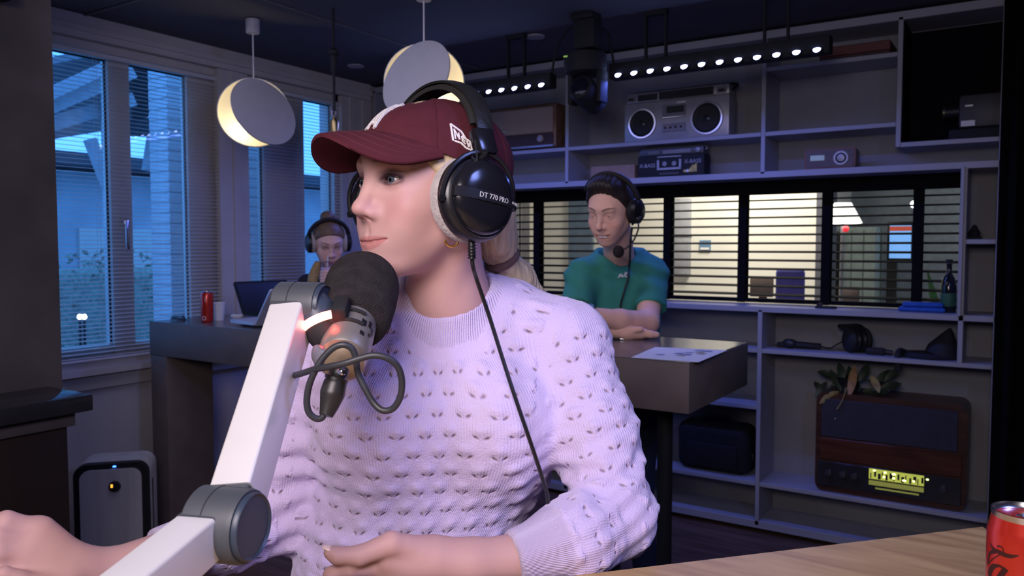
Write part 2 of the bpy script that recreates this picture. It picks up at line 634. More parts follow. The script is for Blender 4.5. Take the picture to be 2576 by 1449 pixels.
# venetian blinds: every slat is a piece of its own
m_slat = mat('blind_slat', (.72, .72, .72), .4, var=.03)
m_cord = mat('blind_cord', (.6, .6, .6), .6)
def blind(label, y0, y1, ztop, zbot, xpos, group):
    t = thing('venetian_blind', label, 'blind', (xpos, (y0 + y1) / 2, zbot), group=group)
    hw = (y1 - y0) / 2
    obj('head_rail', rbox(-.016, .016, -hw, hw, ztop - zbot - .022, ztop - zbot, .003), m_slat, t)
    pr = []
    k = 5
    for i in range(k + 1):
        u = -.0125 + .025 * i / k
        pr.append((u, .0018 * (1 - (u / .0125) ** 2)))
    ca, sa = math.cos(rad(-5)), math.sin(rad(-5))
    pts = [(u * ca - v * sa, u * sa + v * ca) for u, v in pr] + [(u * ca - (v - .0004) * sa, u * sa + (v - .0004) * ca) for u, v in reversed(pr)]
    n = len(pts)
    V = [(a, -hw, b) for a, b in pts] + [(a, hw, b) for a, b in pts]
    F = [tuple(range(n)), tuple(range(2 * n - 1, n - 1, -1))] + [(i, i + n, (i + 1) % n + n, (i + 1) % n) for i in range(n)]
    pitch = .0205
    cnt = int((ztop - zbot - .04) / pitch)
    first = obj('slat', (V, F), m_slat, t)
    first.location = (0, 0, .018)
    for i in range(1, cnt):
        again(first, t, loc=(0, 0, .018 + i * pitch))
    obj('bottom_rail', rbox(-.013, .013, -hw, hw, 0, .012, .003), m_slat, t)
    for yy in (-hw * .72, 0, hw * .72):
        obj('ladder_cord', join(cyl((-.014, yy, .01), (-.014, yy, ztop - zbot - .02), .0008, n=5), cyl((.014, yy, .01), (.014, yy, ztop - zbot - .02), .0008, n=5)), m_cord, t)
    return t
blind('white venetian blind over the large window beside the dark pillar', 1.5, 2.875, 2.44, .935, WX - .005, 'white window blinds')
blind('white venetian blind over the narrow window behind the woman in headphones', 3.075, 3.83, 2.44, .935, WX - .005, 'white window blinds')

# ------------------------------------------------------------------ outside the window
m_render = mat('outside_render', (.42, .45, .50), .9, var=.1, scale=3, bump=.2)
m_brick = mat('pale_brick', (.50, .50, .52), .9, var=.15, scale=9, bump=.4)
m_beam = mat('painted_beam', (.40, .42, .46), .6)
m_roofd = mat('dark_roof_boards', (.05, .055, .07), .8)
m_hedge = mat('hedge_leaf', (.24, .30, .24), .8, var=.4, scale=30)
m_pave = mat('outside_paving', (.16, .17, .19), .9, var=.2, scale=4)
struct('ground', box(-16, WX - .2, -6, 12, -.25, -.15), m_pave)
# brick piers right outside the window
m_mortar = mat('mortar', (.42, .43, .45), .9)
def brick_pier(label, px0, px1, x):
    ya, yb = onX(px0, 500, x)[1], onX(px1, 500, x)[1]
    yc, hw = (ya + yb) / 2, (yb - ya) / 2
    t = thing('brick_pier', label, 'pillar', (x - .1, yc, -.15))
    obj('core', box(-.10, .096, -hw + .004, hw - .004, 0, 3.2), m_mortar, t)
    b0 = obj('brick', rbox(-.104, .1, -hw, hw, 0, .058, .004, 1), m_brick, t)
    for i in range(1, 48):
        again(b0, t, loc=(0, 0, i * .0665))
    return t
brick_pier('pale brick pier standing just outside the large window', 426, 470, -4.62)
brick_pier('pale brick pier outside the narrow window', 622, 664, -4.62)
# open timber shelter with a sloping roof
sh = thing('timber_shelter', 'timber carport with sloping roof across the yard', 'carport', (-6.0, 3.2, -.15))
def wbeam(a, b, w, h, m, parent, name='beam'):
    a, b = Vector(a), Vector(b)
    d = (b - a).normalized()
    up_ = Vector((0, 0, 1)) if abs(d.z) < .95 else Vector((1, 0, 0))
    s = d.cross(up_).normalized() * w / 2
    u = s.cross(d).normalized() * h / 2
    V = [tuple(p + i * s + j * u) for p in (a, b) for i, j in ((-1, -1), (1, -1), (1, 1), (-1, 1))]
    return obj(name, (V, [(0, 1, 2, 3), (7, 6, 5, 4), (0, 4, 5, 1), (1, 5, 6, 2), (2, 6, 7, 3), (3, 7, 4, 0)]), m, parent, world=True)
q_ = lambda px, py, x: tuple(onX(px, py, x))
wbeam(q_(330, 140, -5.6), q_(70, 262, -5.6), .08, .075, m_beam, sh, 'fascia_board')
wbeam(q_(330, 180, -5.7), q_(70, 290, -5.7), .08, .10, m_beam, sh, 'fascia_board')
wbeam(q_(330, 250, -5.9), q_(70, 330, -5.9), .10, .10, m_beam, sh, 'tie_beam')
def slab(c, th, m, name):
    V = [tuple(p) for p in c] + [(p[0], p[1], p[2] + th) for p in c]
    obj(name, (V, [(3, 2, 1, 0), (4, 5, 6, 7), (0, 1, 5, 4), (1, 2, 6, 5), (2, 3, 7, 6), (3, 0, 4, 7)]), m, sh, world=True)
m_soffit = mat('soffit_boards', (.24, .25, .28), .8, stretch=(1, 14, 1))
slab([q_(60, 175, -5.65), q_(335, 120, -5.65), q_(335, 318, -7.6), q_(60, 362, -7.6)], .05, m_soffit, 'roof_deck')
wbeam(q_(275, 250, -5.8), tuple(np.array(q_(275, 250, -5.8)) * np.array([1, 1, 0]) + np.array([0, 0, -.15])), .09, .09, m_beam, sh, 'post')
wbeam(q_(272, 470, -5.8), q_(226, 350, -5.8), .07, .07, m_beam, sh, 'brace')
slab([q_(335, 150, -5.75), q_(395, 120, -5.75), q_(432, 250, -6.4), q_(335, 322, -7.6)], .05, m_roofd, 'roof_deck')
wbeam(q_(335, 318, -6.1), q_(470, 318, -6.1), .9, .10, m_roofd, sh, 'eaves')
wbeam(q_(385, 345, -6.0), q_(372, 430, -6.0), .07, .07, m_beam, sh, 'brace')
# neighbouring house with shutters and a low hedge
hs = thing('neighbour_house', 'pale rendered house seen through the blinds', 'house', (-9.5, 6.2, -.15))
obj('wall', box(-11, -9.2, 3.9, 9.5, -.15, 2.35), m_render, hs, world=True)
wbeam((-9.1, 3.6, 2.45), (-9.1, 9.8, 2.45), .8, .14, m_roofd, hs, 'roof')
obj('window_frame', join(box(-9.22, -9.17, 5.0, 5.9, .7, 1.7)), m_wood_white, hs, world=True)
obj('garage_door', box(-9.22, -9.18, 6.6, 8.6, -.1, 1.9), m_beam, hs, world=True)
rng = random.Random(4)
def foliage(n, lo, hi, s):
    V, F = [], []
    for _ in range(n):
        c = Vector([rng.uniform(lo[i], hi[i]) for i in range(3)])
        a = Vector([rng.uniform(-1, 1) for _ in range(3)]).normalized() * s
        b = a.cross(Vector([rng.uniform(-1, 1) for _ in range(3)])).normalized() * s * .5
        k = len(V)
        V += [tuple(c - a), tuple(c + b), tuple(c + a), tuple(c - b)]
        F.append((k, k + 1, k + 2, k + 3))
    return V, F
hd = thing('garden_hedge', 'clipped green hedge below the carport outside', 'hedge', (-7.6, 2.3, -.15))
obj('hedge_core', rbox(-7.9, -7.35, .2, 5.8, -.15, 1.28, .12, 3), m_hedge, hd, world=True)
tag(obj('leaves', foliage(2600, (-8.0, .1, 0), (-7.25, 5.9, 1.45), .045), m_hedge, hd, world=True, fixn=False), kind='stuff')
for i, (px, lb) in enumerate(((201, 'left small white light low outside the window'), (212, 'right small white light low outside the window'))):
    c = onX(px, 797, -6.6)
    t = thing('small_light', lb, 'lamp', (c[0], c[1], -.15), group='small white lights')
    obj('stake', cyl((0, 0, 0), (0, 0, c[2] + .13), .012, n=8), m_black, t)  # stake invented to carry a small glowing ball
    obj('lens', ell((0, 0, c[2] + .15), (.022, .022, .022), 10, 6), mat('small_light_lens', (1, 1, 1), emit=(1, .97, .85), es=9), t)

# ------------------------------------------------------------------ shelf wall
su = thing('shelf_unit', 'grey built-in wall shelving around the blind-covered window', 'shelves', (-1.9, WY, 0))
T = .011
def upright(x, z0, z1, dep=BY):
    obj('upright', rbox(x - T, x + T, WY, dep, z0, z1, .002, 1), m_shelf, su, world=True)
def plank(x0, x1, z, y0=WY, th=T):
    obj('shelf', rbox(x0, x1, y0, BY, z - th, z + th, .002, 1), m_shelf, su, world=True)
X1, X2, X3, XE = -2.28, -1.14, -.515, -.10
for x in (-3.79, X1, X2):
    upright(x, 1.866, 2.56)
    upright(x, .04, 1.17)
upright(-3.79, 1.17, 1.866)
upright(X3, 1.96, 2.56)
upright(XE, .04, 2.56)
upright(-.238, .966, 1.85)
plank(-3.80, XE, 2.565, th=.02)
for a, b in ((-3.79, X1), (X1, X2), (X2, X3)):
    plank(a + T, b - T, 2.067)
plank(X2 + T, X3 - T, 2.391)
plank(X3 + T, XE - T, 1.97)
plank(-3.79, XE, 1.862, th=.016)
plank(-3.79, XE, 1.172, th=.014)
plank(-.227, XE - T, 1.518)
for a, b in ((-3.79, X1), (X1, X2), (X2, XE)):
    plank(a + T, b - T, .957)
    plank(a + T, b - T, .258)
plank(X1 + T, X2 - T, .66)
plank(-3.79, XE, .045, th=.02)
obj('back_panel', join(box(-3.79, XE, BY - .008, BY + .005, .03, 1.165), box(-3.79, XE, BY - .008, BY + .005, 1.87, 2.56), box(-3.79, OX0, BY - .008, BY + .005, 1.165, 1.87), box(OX1, XE, BY - .008, BY + .005, 1.165, 1.87)), m_shback, su, world=True)
for _x in (OX1 - .002, OX0 - .016):
    obj('window_lining', rbox(_x, _x + .016, WY - .012, 4.52, OZ0, OZ1, .002, 1), m_shelf, su, world=True)
# dark niche top right
obj('niche_lining', join(box(X3 + T, X3 + T + .006, WY + .01, BY, 1.985, 2.54), box(X3 + T, XE - T, BY - .02, BY - .012, 1.985, 2.54)), mat('niche_black', (.006, .006, .010), .9, spec=.1), su, world=True)

# dark wooden blind in the opening
m_dslat = mat('dark_blind_slat', (.006, .006, .007), .8, spec=.08)
bl = thing('wooden_blind', 'black wooden venetian blind in the opening to the bright room', 'blind', (-1.5, 4.36, OZ0))
YB = 4.355
obj('valance', rbox(OX0, OX1 - .004, YB - .05, YB - .035, 1.772, OZ1 - .002, .003), m_dslat, bl, world=True)
nsl = 13
s0 = obj('slat', rbox(OX0 + .004, OX1 - .006, YB - .024, YB + .024, -.0022, .0022, .001, 1), m_dslat, bl, world=True)
M0 = Matrix.Rotation(rad(6), 4, 'X')
zs = [1.772 - (i + .6) * .0462 for i in range(12)]
# slat mesh is in the thing's space at world z=0; shift it to its own level
def slat_at(o, z):
    o.location = (0, 0, z)
base_z = OZ0
me = s0.data
for v in me.vertices:
    v.co.z += base_z
    y = v.co.y + (4.36 - YB)
    v.co.z += y * math.tan(rad(9))
for i, z in enumerate(zs):
    o = s0 if i == 0 else again(s0, bl)
    o.location = (0, 0, z - base_z)
obj('bottom_rail', rbox(OX0 + .004, OX1 - .006, YB - .026, YB + .026, OZ0 + .014, OZ0 + .034, .003), m_dslat, bl, world=True)
for px in (1355, 1682, 1870, 2080, 2309):
    x = onY(px, 620, YB)[0]
    obj('ladder_tape', join(box(x - .022, x + .022, YB - .030, YB - .0285, OZ0 + .012, 1.78), box(x - .022, x + .022, YB + .0285, YB + .030, OZ0 + .012, 1.78)), m_dslat, bl, world=True)

# ------------------------------------------------------------------ the bright room behind
m_bwall = mat('bright_room_wall', (.72, .70, .64), .8, var=.04, scale=3)
m_grey = mat('grey_cabinet', (.28, .31, .33), .5)
struct('wall_behind', box(-4.2, -1.45, 6.9, 7.0, -.05, 2.7), m_bwall)
struct('wall_far', box(-1.45, 1.8, 8.2, 8.3, -.05, 2.7), m_grey)
struct('wall_side', join(box(-4.3, -4.2, 4.52, 7, -.05, 2.7), box(1.8, 1.9, 4.52, 8.3, -.05, 2.7), box(-1.45, -1.42, 7.0, 8.2, -.05, 2.7)), m_bwall)
struct('floor_behind', box(-4.3, 1.9, 4.55, 8.3, -.1, -.02), mat('grey_carpet', (.18, .18, .2), .9))
struct('ceiling_behind', box(-4.3, 1.9, 4.55, 8.3, 2.7, 2.8), m_bwall)
area('next_room_lamp', (-1.9, 6.1, 2.6), (-1.9, 6.75, 0), 42, (1.0, .93, .78), .7, .5)
area('next_room_back_lamp', (.4, 7.2, 2.65), (.4, 7.2, 0), 10, (.8, .9, 1.0), .6)
# ================================================================== furniture and things
m_slate = mat('dark_laminate', (.165, .125, .112), .6, var=.12, scale=10)
m_slatet = mat('dark_laminate_top', (.125, .112, .112), .22, var=.08, scale=10)
m_col = mat('concrete_pillar', (.085, .070, .062), .85, var=.25, scale=5, bump=.15)
m_graym = mat('grey_metal', (.30, .30, .33), .35, .6)
m_brass = mat('brass', (.65, .48, .20), .3, 1.0)
m_paper = mat('paper', (.80, .80, .82), .7, var=.03)
X_, Y_, Z_ = (1, 0, 0), (0, 1, 0), (0, 0, 1)

# ---- left bar table (waterfall leg)
TL = 1.13
A = onZ(375, 808, TL)
ax0, ay0 = A[0], A[1]
t = thing('bar_table', 'dark laminate bar table with a panel leg below the window', 'table', (ax0 + .75, ay0 + .27, 0), group='dark bar tables')
obj('tabletop', rbox(ax0, ax0 + 1.25, ay0, ay0 + .56, TL - .165, TL - .003, .002), m_slate, t, world=True)
obj('top_veneer', box(ax0 + .003, ax0 + 1.247, ay0 + .003, ay0 + .557, TL - .003, TL), m_slatet, t, world=True)
obj('panel_leg', rbox(ax0, ax0 + .13, ay0 + .003, ay0 + .262, 0, TL - .166, .004), m_slate, t, world=True)
obj('post', cyl((ax0 + 1.1, ay0 + .28, .012), (ax0 + 1.1, ay0 + .28, TL - .166), .026, n=20), m_blackm, t, world=True)
obj('foot_plate', rbox(ax0 + .92, ax0 + 1.28, ay0 + .1, ay0 + .46, 0, .014, .004), m_blackm, t, world=True)

# ---- drinks can (slim, red) builder
m_red = mat('red_can_paint', (.62, .035, .02), .28, .35, var=.05, coat=.4)
m_alu = mat('aluminium', (.72, .72, .74), .25, 1.0, var=.03)
def can(label, loc, rot, group=None, script=True):
    t = thing('drinks_can', label, 'can', loc, rot, group)
    r, h = .0292, .150
    obj('can_body', lathe([(.022, 0), (.0262, .004), (r, .010), (r, h - .020), (r - .0015, h - .014), (.0258, h - .005)], 40), m_red, t)
    obj('can_rim', lathe([(.0258, h - .006), (.0266, h - .002), (.0268, h), (.0255, h), (.0245, h - .004), (.0215, h - .0065), (.0001, h - .0065)], 40), m_alu, t)
    obj('pull_tab', join(rbox(-.014, .006, -.0065, .0065, h - .0062, h - .0046, .0007, 1), cyl((-.001, 0, h - .006), (-.001, 0, h - .003), .003, n=10)), m_alu, t)
    obj('drink_opening', prism([(.007 + .0085 * math.cos(a * PI / 8), .0105 * math.sin(a * PI / 8)) for a in range(16)], h - .0066, h - .0062), m_blackm, t)
    if script:
        ink = mat('dark_script_ink', (.05, .008, .008), .5)
        def onbody(u, v, hh):
            a = u / r
            return ((r + .0002 + hh) * math.cos(a), (r + .0002 + hh) * math.sin(a), v)
        # letters run up the can: s along the height, q around it
        def up(pts):
            return [(q, s, w) for s, q, w in pts]
        C = [(-.013, .094, .0006), (-.010, .089, .0016), (-.0055, .086, .0026), (-.0125, .080, .0018), (-.0155, .071, .0016), (-.0165, .062, .0012), (-.014, .065, .0008), (-.007, .075, .0006), (.001, .085, .0006), (.004, .092, .0006), (.001, .0955, .0008), (-.003, .094, .0012)]
        swash = [(-.004, .0875, .0024), (.004, .0862, .0026), (.011, .0868, .0022), (.018, .0905, .0006)]
        a_ = [(.004, .066, .0016), (.000, .068, .0014), (-.008, .062, .0030), (-.0125, .050, .0034), (-.009, .044, .0016), (-.003, .047, .0010), (.003, .056, .0010), (.006, .066, .0016)]
        a2 = [(.007, .0675, .0030), (.000, .050, .0032), (.0005, .0435, .0018), (.006, .0455, .0008), (.009, .050, .0005)]
        o_ = [(.002, .026, .0024), (-.006, .030, .0010), (-.012, .022, .0028), (-.009, .013, .0010), (-.001, .016, .0028), (.002, .026, .0020)]
        for ln in (C, swash, a_, a2, o_):
            obj('script_lettering', ribbon([[(p[1] * .80, .122 - (.0955 - p[0]) * .62 if False else .122 - (.0955 - p[1]) * .62, p[2] * .72) if False else (p[0] * .85, .122 - (.0955 - p[1]) * .62, p[2] * .75) for p in smooth3(ln)]], .001, onbody, .0001, 2), ink, t)
    return t
def smooth3(ln, k=5):
    return [tuple(p) for p in smooth_path(ln, k)]
c = onZ(508, 812, TL)
can('slim red drinks can beside the white cup on the bar table', (c[0], c[1] + .03, TL), .5, script=False)
_c = [o for o in bpy.data.objects if o.get('category') == 'can'][0]
def onb2(u, v, hh):
    a = u / .0292
    return ((.0294 + hh) * math.cos(a), (.0294 + hh) * math.sin(a), v)
obj('print_mark', ribbon([[(.009 * math.cos(a * PI / 6) - .048, .022 + .009 * math.sin(a * PI / 6)) for a in range(13)], [(-.040, .10), (-.040, .125)]], .0016, onb2, .0001), mat('can_white_print', (.75, .6, .6), .4), _c)

t = thing('paper_cup', 'white paper cup beside the red can on the bar table', 'cup', (*onZ(542, 806, TL)[:2] + np.array([0, .02]), TL))
obj('cup_body', lathe([(.024, 0), (.0335, .086), (.0318, .086), (.0225, .004), (.0001, .004)], 28), m_paper, t)
obj('rolled_rim', tube([(.0335 * math.cos(a * PI / 8), .0335 * math.sin(a * PI / 8), .086) for a in range(16)], .0016, 6, 2, True), m_paper, t)
p = onZ(597, 800, TL)
t = thing('wireless_puck', 'small white round puck on the bar table by the laptop', 'puck', (p[0], p[1], TL))
obj('puck_body', lathe([(.030, 0), (.034, .005), (.034, .014), (.028, .020), (.0001, .021)], 24), m_white, t)
obj('top_button', lathe([(.012, .020), (.012, .0225), (.0001, .023)], 16), m_graym, t)
p = onZ(425, 808, TL)
t = thing('earbud_cable', 'small coiled black cable at the corner of the bar table', 'cable', (p[0], p[1] + .05, TL))
obj('cable_coil', tube([(.05 * math.cos(a * .9) * (1 - .03 * a), .03 * math.sin(a * .9), .003 + .0012 * a) for a in range(16)], .0025, 6, 3), m_black, t)
obj('plug', cyl((.0, 0, .006), (.03, .01, .006), .005, n=10), m_chrome, t)

def laptop(label, hinge, beta, lean, w, h, m_lid, m_base, side):
    e = RT * math.cos(beta) + FH * math.sin(beta)
    l = np.array([-e[1], e[0], 0.0]) * side          # lean direction
    u = ZV * math.cos(lean) + l * math.sin(lean)
    nrm = np.cross(e, u)
    t = thing('laptop', label, 'laptop', hinge)
    M = axes(hinge, e, u, nrm)
    obj('lid', xf(prism(rrect(w, h, .01), -.004, .004), M @ Matrix.Translation((w / 2, h / 2, 0))), m_lid, t, world=True)
    obj('screen', xf(box(.012, w - .012, .014, h - .012, -.0046, -.0042) if side < 0 else box(.012, w - .012, .014, h - .012, .0042, .0046), M), mat('laptop_screen', (.008, .008, .012), .5), t, world=True)
    M2 = axes(hinge + ZV * .009, e, -l, np.cross(e, -l))
    obj('keyboard_deck', xf(prism(rrect(w, h, .01), -.009, .007), M2 @ Matrix.Translation((w / 2, h / 2, 0))), m_base, t, world=True)
    return t
m_lapw = mat('silver_lid', (.62, .60, .66), .4, .3)
hp = onZ(612, 800, TL); hp[2] = TL + .012
laptop('black laptop with its open lid leaning left on the bar table', hp, rad(52), rad(27), .33, .19, m_blackm, m_blackm, 1)
hp2 = onZ(632, 829, TL); hp2[2] = TL + .012
hp2 = hp2 + FH * .06 - RT * .005
laptop('silver laptop seen from its lid behind the microphone arm', hp2, rad(50), rad(38), .30, .21, m_lapw, m_lapw, -1)

# ---- right bar table
TR = 1.14
a = onZ(1760, 915, TR); b = onZ(1860, 860, TR)
rx1, ry0, ry1 = (a[0] + b[0]) / 2, a[1], b[1]
t = thing('bar_table', 'dark laminate bar table on a black post in front of the man', 'table', (rx1 - .55, (ry0 + ry1) / 2, 0), group='dark bar tables')
obj('tabletop', rbox(rx1 - 1.05, rx1, ry0, ry1, TR - .16, TR - .003, .002), m_slate, t, world=True)
obj('top_veneer', box(rx1 - 1.047, rx1 - .003, ry0 + .003, ry1 - .003, TR - .003, TR), m_slatet, t, world=True)
for k, x in enumerate((onY(1672, 1200, (ry0 + ry1) / 2 - .1)[0], rx1 - .85)):
    yy = (ry0 + ry1) / 2 - .1
    obj('post', cyl((x, yy, .012), (x, yy, TR - .165), .026, n=20), m_blackm, t, world=True)
    obj('foot_plate', rbox(x - .2, x + .2, yy - .2, yy + .2, 0, .014, .004), m_blackm, t, world=True)
# printed sheet on it
sp = [onZ(*q, TR) for q in ((1588, 900), (1757, 912), (1830, 882), (1648, 874))]
t = thing('printed_sheet', 'printed white sheet lying at the corner of the bar table', 'paper', (*((sp[0] + sp[2]) / 2)[:2], TR))
obj('sheet', prism([(q[0], q[1]) for q in sp], TR + .0006, TR + .0016), m_paper, t, world=True)
def lerp2(u, v):
    return (sp[0] * (1 - u) + sp[1] * u) * (1 - v) + (sp[3] * (1 - u) + sp[2] * u) * v
rs = random.Random(2)
for k in range(9):
    u0, v0 = rs.uniform(.2, .75), rs.uniform(.25, .8)
    q = [lerp2(u0 + du, v0 + dv) for du, dv in ((0, 0), (.13, 0), (.12, .12), (.02, .1))]
    obj('print_patch', prism([(z[0], z[1]) for z in q], TR + .0017, TR + .0019), mat('print_ink%d' % (k % 3), [(.10, .14, .35), (.25, .28, .45), (.3, .28, .2)][k % 3], .6), t, world=True)
p = onZ(1525, 855, TR)
t = thing('ballpoint_pen', 'dark pen lying on the bar table by the man', 'pen', (p[0], p[1], TR))
obj('barrel', cyl((-.05, 0, .005), (.05, .02, .005), .0045, n=10), m_black, t)
obj('tip', cyl((.05, .02, .005), (.064, .0228, .004), .004, .001, n=10), m_chrome, t)

# ---- pillar, counter, cabinet at the left
CT = 1.10
cc = onZ(235, 991, CT)
pc = onZ(157, 966, CT)
struct('wall_pillar', box(pc[0] - .55, pc[0], .1, pc[1], 0, ZC), m_col)
t = thing('counter', 'dark counter with a glossy top around the pillar', 'counter', (cc[0] - .3, .6, 0))
m_gloss = mat('glossy_black_top', (.03, .028, .03), .12, var=.1)
obj('worktop', rbox(pc[0] + .002, cc[0], -.2, cc[1], CT - .045, CT, .005), m_gloss, t, world=True)
obj('worktop_edge', rbox(pc[0] + .002, cc[0] - .035, -.2, cc[1] - .03, CT - .085, CT - .046, .004), mat('counter_edge', (.09, .075, .07), .35), t, world=True)
obj('cabinet', rbox(pc[0] + .002, cc[0] - .05, -.2, cc[1] - .045, .05, CT - .086, .004), wood_mat('dark_cabinet', (.025, .016, .013), (.045, .028, .02), 4, (1, 1, .3), .35), t, world=True)
obj('plinth', box(pc[0] + .002, cc[0] - .09, -.2, cc[1] - .09, 0, .05), m_blackm, t, world=True)
bx = onX(18, 80, pc[0] + .06)
t = thing('column_speaker', 'slim black speaker bar hanging high on the dark pillar', 'speaker', (pc[0] + .05, bx[1], 2.14))
obj('speaker_body', rbox(pc[0] + .025, pc[0] + .085, bx[1] - .035, bx[1] + .012, 2.145, 2.58, .006), m_blackm, t, world=True)
obj('wall_bracket', rbox(pc[0], pc[0] + .026, bx[1] - .02, bx[1], 2.3, 2.42, .003), m_blackm, t, world=True)

# ---- air purifier on the floor under the window
ap = D(300, 1165, 3.44)
face = -FH * math.cos(rad(15)) + RT * math.sin(rad(15))
sidev = np.array([-face[1], face[0], 0.])
t = thing('air_purifier', 'silver air purifier with black edge band and round control knob', 'purifier', (ap[0], ap[1], 0))
hh = ap[2]
Mp = axes((ap[0] - .0 * sidev[0], ap[1], hh / 2), sidev, ZV, face)
wd = .30
off = Matrix.Translation((-.035, 0, 0))
obj('housing', xf(prism(rrect(wd, hh, .05), -.20, -.045), Mp @ off), mat('purifier_white', (.62, .59, .60), .45), t, world=True)
obj('edge_band', xf(prism(rrect(wd - .002, hh - .004, .05), -.045, -.004), Mp @ off), m_black, t, world=True)
obj('front_panel', xf(prism(rrect(wd - .055, hh - .05, .04), -.004, .006), Mp @ off), mat('brushed_silver', (.62, .59, .57), .42, .15, stretch=(1, 1, .05)), t, world=True)
obj('side_vent', xf(box(wd / 2 - .0345, wd / 2 - .0335 + .001, -hh / 2 + .12, hh / 2 - .1, -.10, -.085), Mp), m_black, t, world=True)
obj('knob', xf(lathe([(.024, 0), (.025, .006), (.022, .012), (.0001, .015)], 24), Mp @ Matrix.Translation((-.018, hh / 2 - .098, .006))), m_gloss, t, world=True)
obj('knob_light', xf(box(-.006, .002, -.002, .012, 0, .004), Mp @ Matrix.Translation((-.026, hh / 2 - .098, .0175))), mat('amber_light', (.9, .5, .05), emit=(1, .45, .05), es=1.6), t, world=True)
obj('status_light', xf(box(-.006, .006, -.003, .003, 0, .004), Mp @ Matrix.Translation((-.02, hh / 2 - .014, -.004))), mat('blue_light', (.05, .1, .9), emit=(.05, .2, 1), es=5), t, world=True)

# ---- presenter's wooden desk
DZ = 1.12
e0 = onZ(1510, 1440, DZ); e1 = onZ(2472, 1325, DZ); e2 = onZ(2500, 1346, DZ)
ed = (e0 - e1) / np.linalg.norm(e0 - e1)
eL = e1 + ed * 1.75
bk = -FH * .95
poly = [e1, eL, eL + bk, e2 + bk + RT * .15, e2 + RT * .06]
poly = [e2, e1, eL, eL + bk * .9, e2 + bk * .9 + RT * .45, e2 - FH * .12 + RT * .12]
m_oak = wood_mat('oak_desk', (.41, .245, .10), (.58, .375, .16), 5, (1.5, 9, 1.5), .42)
t = thing('studio_desk', 'pale oak presenter desk in the foreground', 'desk', (float(np.mean([q[0] for q in poly])), float(np.mean([q[1] for q in poly])), 0))
obj('desktop', prism([(q[0], q[1]) for q in poly], DZ - .035, DZ), m_oak, t, world=True)
for q in (e1 + ed * .25 - FH * .15, eL - ed * .25 - FH * .15, e2 - FH * .62 + RT * .05, eL - ed * .25 - FH * .62):
    obj('leg', rbox(q[0] - .03, q[0] + .03, q[1] - .03, q[1] + .03, 0, DZ - .036, .004), m_blackm, t, world=True)
obj('modesty_panel', prism([tuple((e1 + ed * .3 - FH * .14)[:2]), tuple((eL - ed * .3 - FH * .14)[:2]), tuple((eL - ed * .3 - FH * .155)[:2]), tuple((e1 + ed * .3 - FH * .155)[:2])], .45, DZ - .036), m_oak, t, world=True)
cn = D(2582, 1278, .69)
can('open red drinks can with dark script on the oak desk', (cn[0], cn[1], DZ), math.atan2(-cn[1], -cn[0]) - rad(38))

